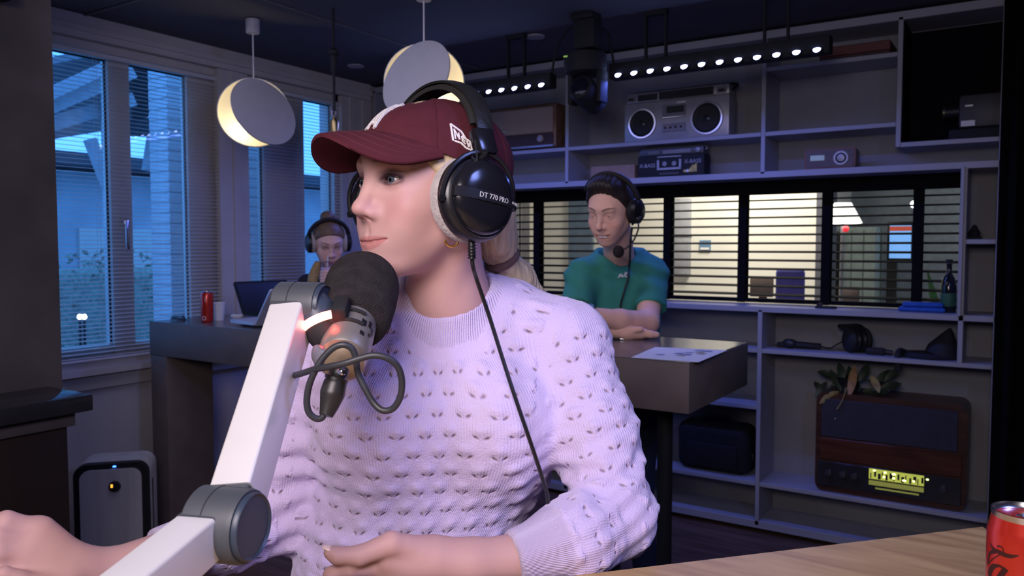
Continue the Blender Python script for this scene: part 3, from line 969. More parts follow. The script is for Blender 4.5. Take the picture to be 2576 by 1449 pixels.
# ---- lamps on the ceiling
m_lampw = mat('lamp_enamel', (.42, .41, .42), .5, var=.03)
m_lampin = mat('lamp_inside', (.92, .88, .76), .5, var=.02)
def moon_lamp(label, ctr, R, crescent, tilt_axis_deg, tilt, ceil_px):
    """a lit bowl with a flat disc hinged over it: a crescent of the bowl stays open"""
    t = thing('pendant_lamp', label, 'lamp', (ctr[0], ctr[1], ctr[2]), group='half-moon pendant lamps')
    fw = np.array(ctr) - CAM; fw[2] = 0; fw /= np.linalg.norm(fw)
    rt = np.array([fw[1], -fw[0], 0])
    # bowl: open towards the viewer and the crescent side, axis z local = away
    ca = math.cos(rad(crescent))
    ax = fw * .94 - rt * .0 - ZV * .12
    ax /= np.linalg.norm(ax)
    r2 = rt - ax * (rt @ ax); r2 /= np.linalg.norm(r2)
    u2 = np.cross(ax, r2) * -1
    if u2[2] < 0: u2 = -u2
    M = axes(ctr, r2, u2, ax)
    n, m = 40, 14
    V, F = [], []
    for s, RR in ((0, R), (1, R - .004)):
        for i in range(m + 1):
            a = PI / 2 * i / m
            for j in range(n):
                q = 2 * PI * j / n
                V.append((RR * math.cos(a) * math.cos(q), RR * math.cos(a) * math.sin(q), RR * math.sin(a) * .55))
    N1 = (m + 1) * n
    for s in (0, 1):
        for i in range(m):
            for j in range(n):
                k = (j + 1) % n
                f = (s * N1 + i * n + j, s * N1 + i * n + k, s * N1 + (i + 1) * n + k, s * N1 + (i + 1) * n + j)
                F.append(f if s else f[::-1])
    for j in range(n):
        k = (j + 1) % n
        F.append((j, k, N1 + k, N1 + j))
    obj('bowl', xf((V, F), M), m_lampin, t, world=True, fixn=False)
    # disc, tilted about an axis lying in the bowl plane
    ang = rad(tilt_axis_deg)
    axis = Vector((math.cos(ang), math.sin(ang), 0))
    off = Vector((-math.sin(ang), math.cos(ang), 0)) * (R * (1 - math.cos(rad(tilt)))) * crescent + Vector((R * .06, -R * .24, -R * abs(math.sin(rad(tilt)))))
    Mt = M @ Matrix.Translation(off) @ Matrix.Rotation(rad(tilt), 4, axis) @ Matrix.Translation((0, 0, -.012))
    obj('disc_shade', xf(lathe([(R * .999, -.003), (R, 0), (R * .999, .003)], 56), Mt), m_lampw, t, world=True)
    bp = Vector(M @ Vector((0, 0, R * .35)))
    bulb_p = Vector(M @ (Vector((math.sin(ang), -math.cos(ang), 0)) * crescent * R * .35 + Vector((0, -R * .2, R * .36))))
    obj('bulb', ell(bulb_p, (.028, .028, .028), 14, 8), mat('warm_bulb', (1, .9, .7), emit=(1.0, .80, .45), es=5), t, world=True)
    topz = ctr[2] + R * .98
    cx, cy = ctr[0], ctr[1]
    obj('suspension_cable', cyl((cx, cy, topz - .02), (cx, cy, ZC - .06), .0035, n=8), m_white, t, world=True)
    obj('ceiling_cup', lathe([(.030, 0), (.033, .004), (.033, .066), (.0001, .068)], 24, Matrix.Translation((cx, cy, ZC - .07))), mat('cup_white', (.50, .48, .52), .5), t, world=True)
    point('pendant_bulb_light', tuple(bulb_p + Vector(M.to_3x3() @ Vector((0, 0, -.05)))), 0.45, (1.0, .80, .46), .03)
    return t
l1 = onZ(636, 84, ZC - .07)
d1 = (l1 - CAM) @ FW
lc = D(637, 281, d1); lc[0], lc[1] = l1[0], l1[1]
moon_lamp('pendant lamp with a grey disc and a lit crescent on its left', lc, .172, -1, 115.5, -35, None)
l2 = onZ(1066, 2, ZC - .07)
d2 = (l2 - CAM) @ FW
lc2 = D(1066, 205, d2); lc2[0], lc2[1] = l2[0], l2[1]
moon_lamp('pendant lamp with a lit right edge rising above the maroon cap', lc2, .170, 1, 68, 40, None)

# hanging pull cord with strain relief and brass clip
hc = onZ(838, 20, ZC)
dh = (hc - CAM) @ FW
t = thing('hanging_cable', 'black cable with a thick grip hanging from the ceiling', 'cable', (hc[0], hc[1], 2.0))
def hz(py): return D(838, py, dh)[2]
obj('cable', cyl((hc[0], hc[1], hz(300)), (hc[0], hc[1], ZC), .006, n=8), m_blackm, t, world=True)
obj('grip', lathe([(.006, hz(188)), (.016, hz(172)), (.018, hz(140)), (.026, hz(136)), (.027, hz(128)), (.016, hz(122)), (.006, hz(118))], 16, Matrix.Translation((hc[0], hc[1], 0))), m_blackm, t, world=True)
obj('hook', tube([(hc[0], hc[1], hz(262)), (hc[0] - .014, hc[1], hz(268)), (hc[0] - .016, hc[1], hz(282)), (hc[0] + .004, hc[1], hz(292)), (hc[0] + .010, hc[1], hz(278))], .006, 8), m_graym, t, world=True)
obj('brass_socket', lathe([(.008, hz(332)), (.020, hz(330)), (.020, hz(306)), (.012, hz(298)), (.006, hz(290))], 16, Matrix.Translation((hc[0], hc[1], 0))), m_brass, t, world=True)
for px, py, lb in ((895, 165, 'small round ceiling downlight nearer the window corner'), (1347, 91, 'small round ceiling downlight left of the black spotlight')):
    q = onZ(px, py, ZC)
    t = thing('downlight', lb, 'light', (q[0], q[1], ZC - .008), group='recessed ceiling downlights')
    obj('trim_ring', lathe([(.034, .0), (.050, .001), (.052, .007), (.034, .007)], 28), m_lampw, t)
    obj('diffuser', lathe([(.0001, .003), (.034, .003), (.034, .007)], 24), m_white, t)

# ---- LED bars and moving head
YL = 3.55
zl = onY(1820, 150, YL)[2] - .012
m_led = mat('blue_led_lens', (.9, .95, 1), emit=(.35, .42, 1.0), es=26)
def led_bar(label, x0, n, s):
    t = thing('led_bar', label, 'stage light', (x0 + s * (n - 1) / 2, YL, zl), group='black LED bars under the ceiling')
    w = s * (n - 1) / 2 + .05
    obj('housing', rbox(-w, w, -.035, .035, -.02, .055, .006), m_blackm, t)
    l0 = None
    for i in range(n):
        if l0 is None:
            l0 = obj('lens', lathe([(.0001, -.004), (.016, -.001), (.020, .006)], 18, axes((0, -.036, -.004), X_, (0, -.5, -.866), (0, .866, -.5))), m_led, t)
            b0 = obj('lens_bezel', lathe([(.020, -.002), (.026, -.002), (.026, .012), (.020, .012)], 18, axes((0, -.035, -.004), X_, (0, -.5, -.866), (0, .866, -.5))), m_black, t)
            l0.location = (-(n - 1) / 2 * s, 0, 0); b0.location = l0.location
        else:
            again(l0, t, loc=(-(n - 1) / 2 * s + i * s, 0, 0))
            again(b0, t, loc=(-(n - 1) / 2 * s + i * s, 0, 0))
    for xx in (-w * .55, w * .55):
        obj('bracket', join(box(xx - .055, xx - .045, -.01, .01, .05, ZC - zl - .02), box(xx + .045, xx + .055, -.01, .01, .05, ZC - zl - .02), box(xx - .055, xx + .055, -.02, .02, ZC - zl - .02, ZC - zl - .001)), m_blackm, t)
    area('led_bar_light', (x0 + s * (n - 1) / 2, YL - .06, zl - .04), (x0 + s * (n - 1) / 2, YL - .15, 0), 9.5, (.13, .19, 1.0), 2 * w, .05, 170)
    return t
xa = onY(1563, 184, YL)[0]; xb = onY(2060, 116, YL)[0]
led_bar('long black LED bar with blue-white lenses above the silver boombox', xa, 12, (xb - xa) / 11)
xc = onY(1371, 212, YL)[0]
ss = xc - onY(1337, 216, YL)[0]
led_bar('black LED bar with blue-white lenses above the wooden radio', xc - 11 * ss, 12, ss)
obj_c = thing('power_lead', 'thin black lead looping between the two LED bars', 'cable', (xa - .2, YL, zl))
obj('lead', tube([(xc + .04, YL, zl + .05), (xc + .07, YL, zl + .18), (xc + .16, YL - .02, zl + .26), (xa - .18, YL, zl + .24), (xa - .08, YL, zl + .22), (xa - .04, YL, zl + .06)], .006, 6), m_blackm, obj_c, world=True)
mh = onY(1478, 150, 3.42)
mx, my = mh[0], mh[1]
def mz(py): return onY(1478, py, 3.42)[2]
t = thing('moving_head_light', 'black moving-head stage light hanging between the LED bars', 'stage light', (mx, my, mz(270)))
obj('ceiling_clamp', join(rbox(mx - .07, mx + .05, my - .05, my + .05, ZC - .03, ZC - .001, .006), rbox(mx - .055, mx + .055, my - .045, my + .045, mz(125), ZC - .03, .008)), m_blackm, t, world=True)
obj('base', lathe([(.07, 0), (.098, .012), (.104, .06), (.098, .10), (.06, .11)], 24, Matrix.Translation((mx - .01, my, mz(190)))), m_blackm, t, world=True)
for sx in (-.088, .066):
    obj('yoke_arm', rbox(mx + sx, mx + sx + .024, my - .04, my + .04, mz(262), mz(180), .008), m_blackm, t, world=True)
obj('head', xf(lathe([(.045, -.09), (.062, -.085), (.066, .05), (.058, .075), (.050, .08)], 24), axes((mx, my, mz(238)), X_, (0, .34, .94), (0, -.94, .34))), m_blackm, t, world=True)
obj('front_lens', xf(lathe([(.05, .078), (.035, .086), (.0001, .09)], 24), axes((mx, my, mz(238)), X_, (0, .34, .94), (0, -.94, .34))), mat('dark_lens', (.01, .01, .02), .08), t, world=True)
obj('display', box(mx - .075, mx - .055, my - .101, my - .098, mz(150), mz(146)), mat('green_led', (.2, .4, .1), emit=(.3, .5, .1), es=.5), t, world=True)

# ---- radios on the shelves; local frame: x right, y into the shelf, z up, front at y=0
MF = axes((0, 0, 0), X_, Z_, (0, -1, 0))
def at_shelf(px0, px1, z, yf=4.15):
    a, b = onY(px0, 620, yf)[0], onY(px1, 620, yf)[0]
    return (a + b) / 2, (b - a)
m_wdk = wood_mat('radio_walnut', (.16, .085, .055), (.26, .15, .10), 4, (1, 6, 6), .35)
m_cloth = mat('radio_cloth', (.46, .36, .34), .9, var=.1, scale=200, bump=.4)
cx, w = at_shelf(1222, 1397, 0)
zb = 2.067 + T
h = onY(1300, 262, 4.15)[2] - zb - .012
t = thing('valve_radio', 'vintage wooden valve radio with two cream knobs on the top shelf', 'radio', (cx, 4.155, zb))
for sx in (-1, 1):
    obj('foot', cyl((sx * w * .38, .06, 0), (sx * w * .38, .06, .0125), .012, n=10), m_black, t)
obj('cabinet', rbox(-w / 2, w / 2, 0, .20, .012, h, .012, 3), m_wdk, t)
obj('grille_cloth', rbox(-w * .46, w * .46, -.004, .002, h * .38, h * .92, .002, 1), m_cloth, t)
obj('dial_panel', rbox(-w * .46, w * .46, -.005, .002, h * .12, h * .36, .002, 1), mat('radio_dial_dark', (.06, .03, .03), .6), t)
obj('trim_strip', rbox(-w * .47, w * .47, -.007, .0, h * .055, h * .105, .002, 1), m_graym, t)
for sx in (-.40, .30):
    k = obj('knob', lathe([(.022, 0), (.021, .014), (.017, .018), (.0001, .019)], 20, MF @ Matrix.Translation((sx * w, h * .24, .005))), mat('cream_knob', (.45, .38, .36), .4), t)
    obj('knob_cap', lathe([(.009, .019), (.009, .021), (.0001, .022)], 14, MF @ Matrix.Translation((sx * w, h * .24, .005))), m_graym, k)
obj('badge', ell((-w * .22, -.006, h * .47), (.018, .002, .006), 14, 6), mat('gold_badge', (.7, .6, .4), .3, 1), t)
# silver boombox
cx, w = at_shelf(1567, 1829, 0)
h = onY(1700, 222, 4.15)[2] - zb
m_sil = mat('boombox_silver', (.40, .39, .44), .38, .35)
m_spk = mat('speaker_cone', (.012, .012, .014), .6)
t = thing('boombox', 'large silver boombox with two round black speakers on the top shelf', 'boombox', (cx, 4.155, zb), .0, 'cassette players on the shelves')
hb = h * .80
obj('body', rbox(-w / 2, w / 2, 0, .12, 0, hb, .010, 2), m_sil, t)
obj('top_deck', rbox(-w * .485, w * .49, .012, .11, hb + .0005, h, .006, 2), m_sil, t)
obj('tuner_window', rbox(-w * .16, w * .35, .006, .013, hb + h * .02, h * .97, .002, 1), m_black, t)
obj('meter_window', rbox(-w * .37, -w * .18, .006, .013, hb + h * .03, h * .95, .002, 1), m_black, t)
for sx in (-.435, .425):
    obj('tweeter', rbox(sx * w - .026, sx * w + .026, .004, .013, hb + h * .03, h * .94, .004, 1), mat('tweeter_frame', (.24, .23, .27), .4), t)
    obj('tweeter_cone', rbox(sx * w - .017, sx * w + .017, .001, .005, hb + h * .055, h * .90, .003, 1), m_spk, t)
R = h * .285
for sx, R in ((-.315, h * .295), (.30, h * .315)):
    sp_ = obj('speaker_ring', lathe([(R * .88, 0), (R * .90, .010), (R, .010), (R * 1.04, 0)], 40, MF @ Matrix.Translation((sx * w, hb * .46, 0))), m_chrome, t)
    obj('woofer', lathe([(R * .885, .003), (R * .80, .006), (R * .70, .002), (R * .28, -.0005 + .001), (R * .22, .004), (.0001, .006)], 36, MF @ Matrix.Translation((sx * w, hb * .46, 0))), m_spk, t)
    obj('speaker_badge', ell((sx * w + .01, -.0065, hb * .44), (.006, .002, .006), 10, 6), m_graym, t)
obj('cassette_door', rbox(-w * .115, w * .105, -.008, .002, hb * .60, hb * .86, .003, 1), mat('cassette_grey', (.17, .16, .20), .35), t)
obj('cassette_window', rbox(-w * .075, w * .09, -.011, -.006, hb * .66, hb * .82, .002, 1), m_black, t)
obj('piano_keys', rbox(-w * .115, w * .105, -.012, .002, hb * .535, hb * .575, .003, 1), m_chrome, t)
obj('key_panel', rbox(-w * .115, w * .105, -.006, .002, hb * .20, hb * .40, .003, 1), mat('panel_mauve', (.25, .24, .30), .4), t)
for k in range(4):
    obj('switch', rbox(-w * .095 + k * w * .05, -w * .078 + k * w * .05, -.012, -.004, hb * .28, hb * .33, .001, 1), m_black, t)
obj('name_plate', rbox(w * .02, w * .105, -.004, .002, hb * .88, hb * .93, .001, 1), m_white, t)
obj('handle', tube([(-w * .49, .06, h * .9), (-w * .49, .10, h * 1.04), (0, .105, h * 1.05), (w * .49, .10, h * 1.04), (w * .49, .06, h * .9)], .008, 8, 5), m_black, t)
# black cassette boombox on the shelf below
cx, w = at_shelf(1601, 1768, 0)
zb2 = 1.862 + .016
h = onY(1690, 372, 4.15)[2] - zb2
t = thing('boombox', 'black cassette boombox with sticker on the shelf above the blind', 'boombox', (cx, 4.155, zb2), .0, 'cassette players on the shelves')
obj('body', rbox(-w / 2, w / 2, 0, .10, 0, h * .76, .006, 2), m_blackm, t)
obj('top_panel', rbox(-w * .48, w * .48, .006, .09, h * .765, h, .004, 2), mat('dark_grey_panel', (.06, .06, .065), .4), t)
obj('tuner_scale', rbox(-w * .12, w * .30, .002, .007, h * .81, h * .95, .002, 1), mat('scale_grey', (.22, .22, .22), .4), t)
obj('level_meter', rbox(-w * .34, -w * .16, .002, .007, h * .81, h * .95, .002, 1), mat('scale_grey2', (.13, .13, .13), .4), t)
obj('tuning_knob', lathe([(.014, 0), (.013, .01), (.0001, .011)], 16, MF @ Matrix.Translation((w * .41, h * .885, -.004))), m_graym, t)
m_ltgrey = mat('pale_grey_trim', (.42, .42, .46), .4)
g = join(box(-w * .19, -w * .16, -.008, .001, h * .30, h * .60), box(w * .14, w * .17, -.008, .001, h * .30, h * .60), box(-w * .19, w * .17, -.008, .001, h * .25, h * .32))
obj('cassette_frame', g, m_ltgrey, t)
obj('cassette_lid', rbox(-w * .19, w * .17, -.008, .001, h * .68, h * .725, .002, 1), m_ltgrey, t)
for sx in (-.03, .025):
    obj('cassette_reel', lathe([(.013, 0), (.013, .004), (.006, .004), (.006, .001)], 16, MF @ Matrix.Translation((sx, h * .46, .002))), mat('reel_grey', (.3, .3, .33), .5), t)
obj('key_row', rbox(-w * .16, w * .14, -.008, .001, h * .06, h * .17, .003, 1), mat('dark_grey_panel', ), t)
for sx in (-.345, .335):
    obj('word_mark', lettering('X-BASS', .030, MF @ Matrix.Translation((sx * w, h * (.42 if sx < 0 else .50), .001))), m_ltgrey, t)
obj('sticker', prism([(0, 0), (.075, .0), (.075, .045), (.05, .035), (.03, .012), (0, .012)], .0005, .0012), mat('sticker_print', (.55, .42, .12), .4, var=.5, scale=40), t)
_s = bpy.data.objects['sticker']; _s.data.transform(MF @ Matrix.Translation((w * .20, h * .14, .0)))
obj('sticker_dot', ell((w * .26, -.002, h * .18), (.009, .001, .008), 12, 6), m_white, t)
obj('handle', tube([(-w * .47, .05, h * .9), (-w * .46, .06, h * 1.05), (0, .06, h * 1.07), (w * .46, .06, h * 1.05), (w * .47, .05, h * .9)], .006, 8, 5), m_graym, t)
# small brown table radio
cx, w = at_shelf(2019, 2147, 0)
h = onY(2080, 373, 4.15)[2] - zb2
t = thing('table_radio', 'small brown table radio with round dial and lit display', 'radio', (cx, 4.155, zb2))
obj('case', xf(prism(rrect(w, h, .018), -.10, 0), MF @ Matrix.Translation((0, h / 2, 0))), wood_mat('cherry_case', (.13, .045, .03), (.19, .075, .05), 5, (1, 5, 5), .4), t)
obj('front_plate', xf(prism(rrect(w - .018, h - .018, .012), .0, .003), MF @ Matrix.Translation((0, h / 2, 0))), mat('radio_front', (.11, .075, .07), .5), t)
obj('display', rbox(-w * .38, -w * .10, -.006, -.002, h * .42, h * .68, .001, 1), mat('lcd', (.3, .4, .4), .3, emit=(.42, .55, .55), es=.16), t)
obj('dial_ring', lathe([(.024, .003), (.025, .008), (.034, .008), (.036, .003)], 30, MF @ Matrix.Translation((w * .22, h * .5, 0))), mat('dial_silver', (.45, .45, .5), .35, .3), t)
obj('dial_knob', lathe([(.019, .003), (.018, .010), (.0001, .011)], 24, MF @ Matrix.Translation((w * .22, h * .5, 0))), m_graym, t)
# cardboard box behind the man's head
a_ = onY(1486, 440, 4.2); b_ = onY(1600, 440, 4.2)
t = thing('cardboard_box', 'brown cardboard box beside the black boombox', 'box', ((a_[0] + b_[0]) / 2, 4.27, zb2))
bw = (b_[0] - a_[0]) / 2 - .004
obj('carton', rbox(-bw, bw, -.08, .08, 0, .085, .003, 1), mat('cardboard', (.34, .22, .16), .85), t)
obj('tape', box(-bw - .0005, bw + .0005, -.02, .02, .0845, .0856), mat('parcel_tape', (.4, .3, .2), .3), t)
# device in the dark niche
a_ = onY(2365, 250, 4.2); zn = 1.97 + T
t = thing('boxy_device', 'dark boxy device with a white label in the black niche', 'device', (a_[0] + .14, 4.22, zn))
obj('base', rbox(-.10, .15, -.06, .12, 0, .05, .01), m_blackm, t)
obj('case', rbox(-.06, .16, -.065, .12, .051, .20, .012), mat('device_grey', (.045, .04, .045), .5), t)
obj('lens_barrel', cyl((-.06, 0, .135), (-.125, 0, .135), .03, .026, n=20), m_black, t)
obj('lens_ring', cyl((-.118, 0, .135), (-.128, 0, .135), .029, n=20), mat('ring_gold', (.12, .1, .06), .4, .8), t)
obj('label_plate', box(-.05, .005, -.068, -.0645, .058, .083), m_white, t)
obj('switch_plate', box(-.035, -.005, -.068, -.0645, .145, .153), m_graym, t)
# dark red box on top of the right bay, above the upper shelf
a_ = onY(2105, 110, 4.2)
t = thing('flat_box', 'dark red flat box on the uppermost shelf', 'box', (-.75, 4.25, 2.391 + T))
obj('lid', rbox(-.13, .19, -.11, .11, .02, .065, .003, 1), mat('red_card', (.13, .03, .025), .5), t)
obj('tray', rbox(-.127, .187, -.107, .107, 0, .02, .002, 1), mat('dark_card', (.05, .015, .015), .6), t)
# ---- sill things
sz = OZ0 + .006
p = onY(2320, 775, 4.24)
t = thing('folded_cloth', 'folded blue cloth on the window sill by the bottle', 'cloth', (p[0], 4.24, sz))
m_blue = mat('blue_cloth', (.02, .10, .42), .8, bump=.4, scale=30)
obj('lower_fold', rbox(-.10, .10, -.05, .05, 0, .022, .010, 3), m_blue, t)
obj('upper_fold', xf(rbox(-.085, .09, -.045, .045, .0225, .044, .010, 3), rz(.06)), m_blue, t)
p = onY(2385, 760, 4.24)
t = thing('bottle', 'dark glass bottle standing at the right end of the sill', 'bottle', (p[0], 4.25, sz))
obj('glass_body', lathe([(.030, 0), (.034, .006), (.034, .12), (.026, .16), (.012, .185), (.012, .225), (.014, .23)], 24), mat('dark_bottle', (.01, .012, .012), .1), t)
obj('cap', cyl((0, 0, .231), (0, 0, .25), .0145, n=16), m_blackm, t)
obj('bottle_label', lathe([(.0342, .03), (.0345, .031), (.0345, .09), (.0342, .091)], 24), mat('green_label', (.03, .12, .05), .6), t)
p = onY(2075, 785, 4.17)
t = thing('small_gadget', 'small dark gadget lying on the front edge of the sill', 'gadget', (p[0], 4.19, sz))
obj('gadget_body', rbox(-.05, .05, -.02, .02, 0, .012, .005), m_blackm, t)
obj('gadget_roller', cyl((-.03, -.015, .016), (-.03, .015, .016), .012, n=14), m_black, t)
# small object on the little shelf at the right
p = onY(2450, 600, 4.2)
t = thing('shelf_ornament', 'small dark ornament on the little right-hand shelf', 'ornament', (p[0], 4.22, 1.518 + T))
obj('ornament_base', rbox(-.03, .03, -.025, .025, 0, .012, .004), m_blackm, t)
obj('ornament_body', lathe([(.022, .012), (.026, .03), (.014, .05), (.010, .062), (.0001, .068)], 16), m_blackm, t)

# ---- things on the shelf under the window
z3 = .957 + T
def headset(label, p, z, s=1.0, rot=0.0):
    t = thing('headphones', label, 'headphones', (p[0], p[1], z), rot)
    for k in (-1, 1):
        c_ = obj('ear_cup', ell((k * .03 * s, 0, .05 * s), (.022 * s, .05 * s, .05 * s), 18, 10), m_blackm, t)
        obj('cushion', tube([(k * .012 * s, .036 * s * math.cos(a * PI / 6), .05 * s + .036 * s * math.sin(a * PI / 6)) for a in range(12)], .012 * s, 8, 2, True), m_black, t)
    obj('headband', tube([(-.03 * s, .0, .09 * s), (-.04 * s, .06 * s, .10 * s), (0, .10 * s, .095 * s), (.04 * s, .06 * s, .10 * s), (.03 * s, 0, .09 * s)], .009 * s, 8), m_blackm, t)
    return t
p = onY(2152, 880, 4.2)
headset('black headphones lying in the middle of the shelf under the window', (p[0], 4.24), z3, 1.25, .7)
p = onY(2010, 880, 4.2)
t = thing('cabled_device', 'slim black device with a cable at the left of the shelf under the window', 'device', (p[0], 4.22, z3))
obj('handle', cyl((-.02, 0, .022), (.10, .01, .02), .018, .015, n=14), m_blackm, t)
obj('rounded_end', ell((-.05, -.003, .026), (.04, .026, .025), 16, 10), m_black, t)
obj('device_cable', tube([(.10, .01, .02), (.14, .02, .012), (.17, .01, .03), (.20, .02, .05), (.23, .03, .07)], .004, 6), m_blackm, t)
obj('side_clip', rbox(-.115, -.06, -.02, .02, .008, .03, .006), m_blackm, t)
p = onY(2205, 885, 4.2)
t = thing('cable_adapter', 'short black adapter plug next to the headphones on the shelf', 'adapter', (p[0] + .0, 4.2, z3))
obj('adapter_body', rbox(-.05, .04, -.02, .02, 0, .035, .01), m_blackm, t)
obj('adapter_plug', cyl((.04, 0, .018), (.07, 0, .015), .012, n=12), m_black, t)
p = onY(2335, 900, 4.2)
t = thing('cloth_bundle', 'black peaked cloth bundle at the right end of the shelf', 'cloth', (p[0], 4.24, z3))
obj('peaked_fold', lathe([(.075, .02), (.07, .05), (.045, .09), (.016, .135), (.004, .15)], 20, Matrix.Translation((.05, 0, 0)) @ Matrix.Rotation(.25, 4, 'Y')), m_blackm, t)
obj('lower_fold', lathe([(.12, .0), (.125, .006), (.10, .024), (.06, .022)], 24, Matrix.Diagonal((1.1, .8, 1, 1))), m_blackm, t)
obj('hanging_end', tube([(-.10, -.02, .02), (-.12, -.06, .03), (-.125, -.09, .0), (-.12, -.095, -.06)], .014, 8), m_blackm, t)
# black camera bag in the lower left bay
a_, b_ = onY(1700, 1120, 4.16)[0], onY(1882, 1120, 4.16)[0]
zt = onY(1790, 1066, 4.18)[2]
t = thing('camera_bag', 'black soft equipment bag on the low shelf behind the table post', 'bag', ((a_ + b_) / 2, 4.26, .258 + T))
bw, bh = (b_ - a_) / 2, zt - .258 - T
obj('bag_body', rbox(-bw, bw, -.095, .10, 0, bh, .05, 4), mat('black_nylon', (.008, .008, .009), .85, bump=.3), t)
obj('bag_pocket', rbox(-bw * .7, bw * .7, -.108, -.09, .03, bh * .6, .008, 2), mat('black_nylon'), t)
obj('bag_strap', tube([(-bw * .6, 0, bh - .01), (-bw * .3, 0, bh + .025), (bw * .3, 0, bh + .025), (bw * .6, 0, bh - .01)], .010, 8), m_blackm, t)
obj('buckle', rbox(bw - .004, bw + .012, -.04, -.01, bh * .3, bh * .45, .004), m_black, t)
# big old radio with lit dial in the lower right bay
a_, b_ = onY(2050, 1180, 4.15)[0], onY(2432, 1180, 4.15)[0]
w = b_ - a_
zb4 = .258 + T
h = onY(2240, 1003, 4.15)[2] - zb4
t = thing('valve_radio', 'big dark antique radio with a glowing yellow dial on the low shelf', 'radio', ((a_ + b_) / 2, 4.15, zb4))
m_ant = wood_mat('antique_wood', (.035, .014, .009), (.075, .028, .016), 4, (1, 7, 7), .35)
obj('cabinet', xf(prism(rrect(w, h, .045, 6), -.235, -.002), MF @ Matrix.Translation((0, h / 2, 0))), m_ant, t)
obj('grille_cloth', rbox(-w * .46, w * .44, -.004, .003, h * .56, h * .94, .003, 1), mat('antique_cloth', (.035, .032, .045), .9, bump=.3), t)
obj('wood_band', rbox(-w * .47, w * .47, -.006, .003, h * .33, h * .55, .003, 1), wood_mat('antique_band', (.06, .018, .01), (.11, .035, .018), 4, (1, 7, 7), .3), t)
obj('dial_glass', rbox(-w * .48, w * .47, -.005, .003, h * .06, h * .31, .003, 1), m_gloss, t)
m_lit = mat('lit_dial', (.3, .32, .05), .4, emit=(.55, .60, .10), es=.7, var=.5, scale=30)
dx0, dx1 = -w * .12, w * .24
obj('lit_scale', box(dx0, dx1, -.0065, -.005, h * .20, h * .30), m_lit, t)
obj('lit_scale_lower', box(dx0, dx1, -.0065, -.005, h * .14, h * .185), mat('lit_dial_dim', (.3, .32, .05), .4, emit=(.5, .52, .12), es=.28), t)
obj('scale_line', box(dx0 + .03, dx1 - .02, -.0065, -.005, h * .105, h * .12), mat('lit_dial_dim'), t)
m_sp = mat('lit_spot', (1, 1, .6), emit=(.9, 1.0, .35), es=3.0)
for k, (u, v) in enumerate(((.10, .285), (.30, .28), (.46, .275), (.28, .235), (.46, .235), (.65, .228), (.82, .235), (1.06, .27))):
    obj('scale_lamp', ell((dx0 + (dx1 - dx0) * u, -.008, h * v), (.006 + .003 * (k % 3 == 2), .002, .0045), 8, 5), m_sp, t)
rs = random.Random(5)
for k in range(14):
    u = dx0 + (dx1 - dx0) * (k + .5) / 14
    obj('station_mark', box(u - .0025, u + .0025 + .004 * (k % 3), -.0072, -.0062, h * (.205 + .02 * (k % 2)), h * (.26 + .02 * (k % 2))), m_blackm, t)
for k, sx in enumerate((-.40, -.30, -.22, .36)):
    obj('knob', lathe([(.016, 0), (.015, .014), (.0001, .016)], 16, MF @ Matrix.Translation((sx * w, h * .20, .005))), mat('dark_knob', (.05, .045, .05), .3), t)
# plant on top of it: real leaves
t = thing('potted_plant', 'dark trailing plant with a few yellowing leaves on the antique radio', 'plant', (onY(2130, 1000, 4.26)[0], 4.26, zb4 + h))
obj('pot', lathe([(.05, 0), (.065, .07), (.07, .075), (.062, .075), (.056, .06), (.0001, .06)], 20), m_blackm, t)
def leaf(base, tip, wid, m):
    b, e = Vector(base), Vector(tip)
    d = e - b
    s = d.cross(Vector((0, 1, .2))).normalized()
    nrm = s.cross(d).normalized()
    V, F = [], []
    for i in range(7):
        u = i / 6
        ww = wid * math.sin(PI * min(1, u * .95 + .03)) ** .8
        c0 = b + d * u + nrm * (.10 * d.length * math.sin(PI * u))
        V += [tuple(c0 - s * ww + nrm * ww * .3), tuple(c0), tuple(c0 + s * ww + nrm * ww * .3)]
    for i in range(6):
        k = i * 3
        F += [(k, k + 1, k + 4, k + 3), (k + 1, k + 2, k + 5, k + 4)]
    n = len(V)
    V2 = [tuple(Vector(p) - nrm * .0008) for p in V]
    return V + V2, F + [tuple(q + n for q in f[::-1]) for f in F]
m_lg = mat('leaf_green', (.025, .045, .02), .5, var=.3, scale=25)
m_ly = mat('leaf_yellow', (.30, .22, .07), .55, var=.3, scale=25)
m_lb = mat('leaf_brown', (.34, .19, .08), .6, var=.3, scale=25)
px0, px1 = 2045, 2275
ob = t.location
def rel(px, py, y):
    q = onY(px, py, y)
    return (q[0] - ob[0], q[1] - ob[1], q[2] - ob[2])
leafs = [((2110, 985), (2062, 1015), .020, m_ly), ((2115, 985), (2088, 930), .020, m_lg), ((2135, 1000), (2150, 918), .020, m_lb), ((2190, 945), (2212, 988), .018, m_ly), ((2120, 1020), (2100, 1055), .016, m_lb), ((2090, 1020), (2100, 1050), .018, m_lb),
         ((2080, 960), (2050, 1000), .018, m_lg), ((2100, 950), (2056, 935), .02, m_lg), ((2160, 960), (2185, 915), .02, m_lg), ((2200, 970), (2240, 930), .02, m_lg), ((2215, 980), (2268, 965), .022, m_lg), ((2120, 960), (2110, 912), .02, m_lg), ((2170, 985), (2230, 990), .018, m_lg), ((2140, 960), (2135, 920), .016, m_lg), ((2065, 985), (2048, 960), .016, m_lg), ((2225, 960), (2262, 925), .016, m_lg)]
for i, (a_, b_, wd_, mm) in enumerate(leafs):
    yy = 4.19 + .012 * (i % 5) if mm is m_lg else 4.145 + .008 * (i % 3)
    obj('leaf', leaf(rel(*a_, yy), rel(*b_, yy - .01), wd_, mm), mm, t, fixn=False)
for i in range(5):
    q0 = rel(2130, 1000, 4.26)
    obj('stem', tube([(0, 0, .06), rel(2100 + 30 * i, 960, 4.22), rel(2085 + 38 * i, 985, 4.18)], .003, 6), m_lg, t)
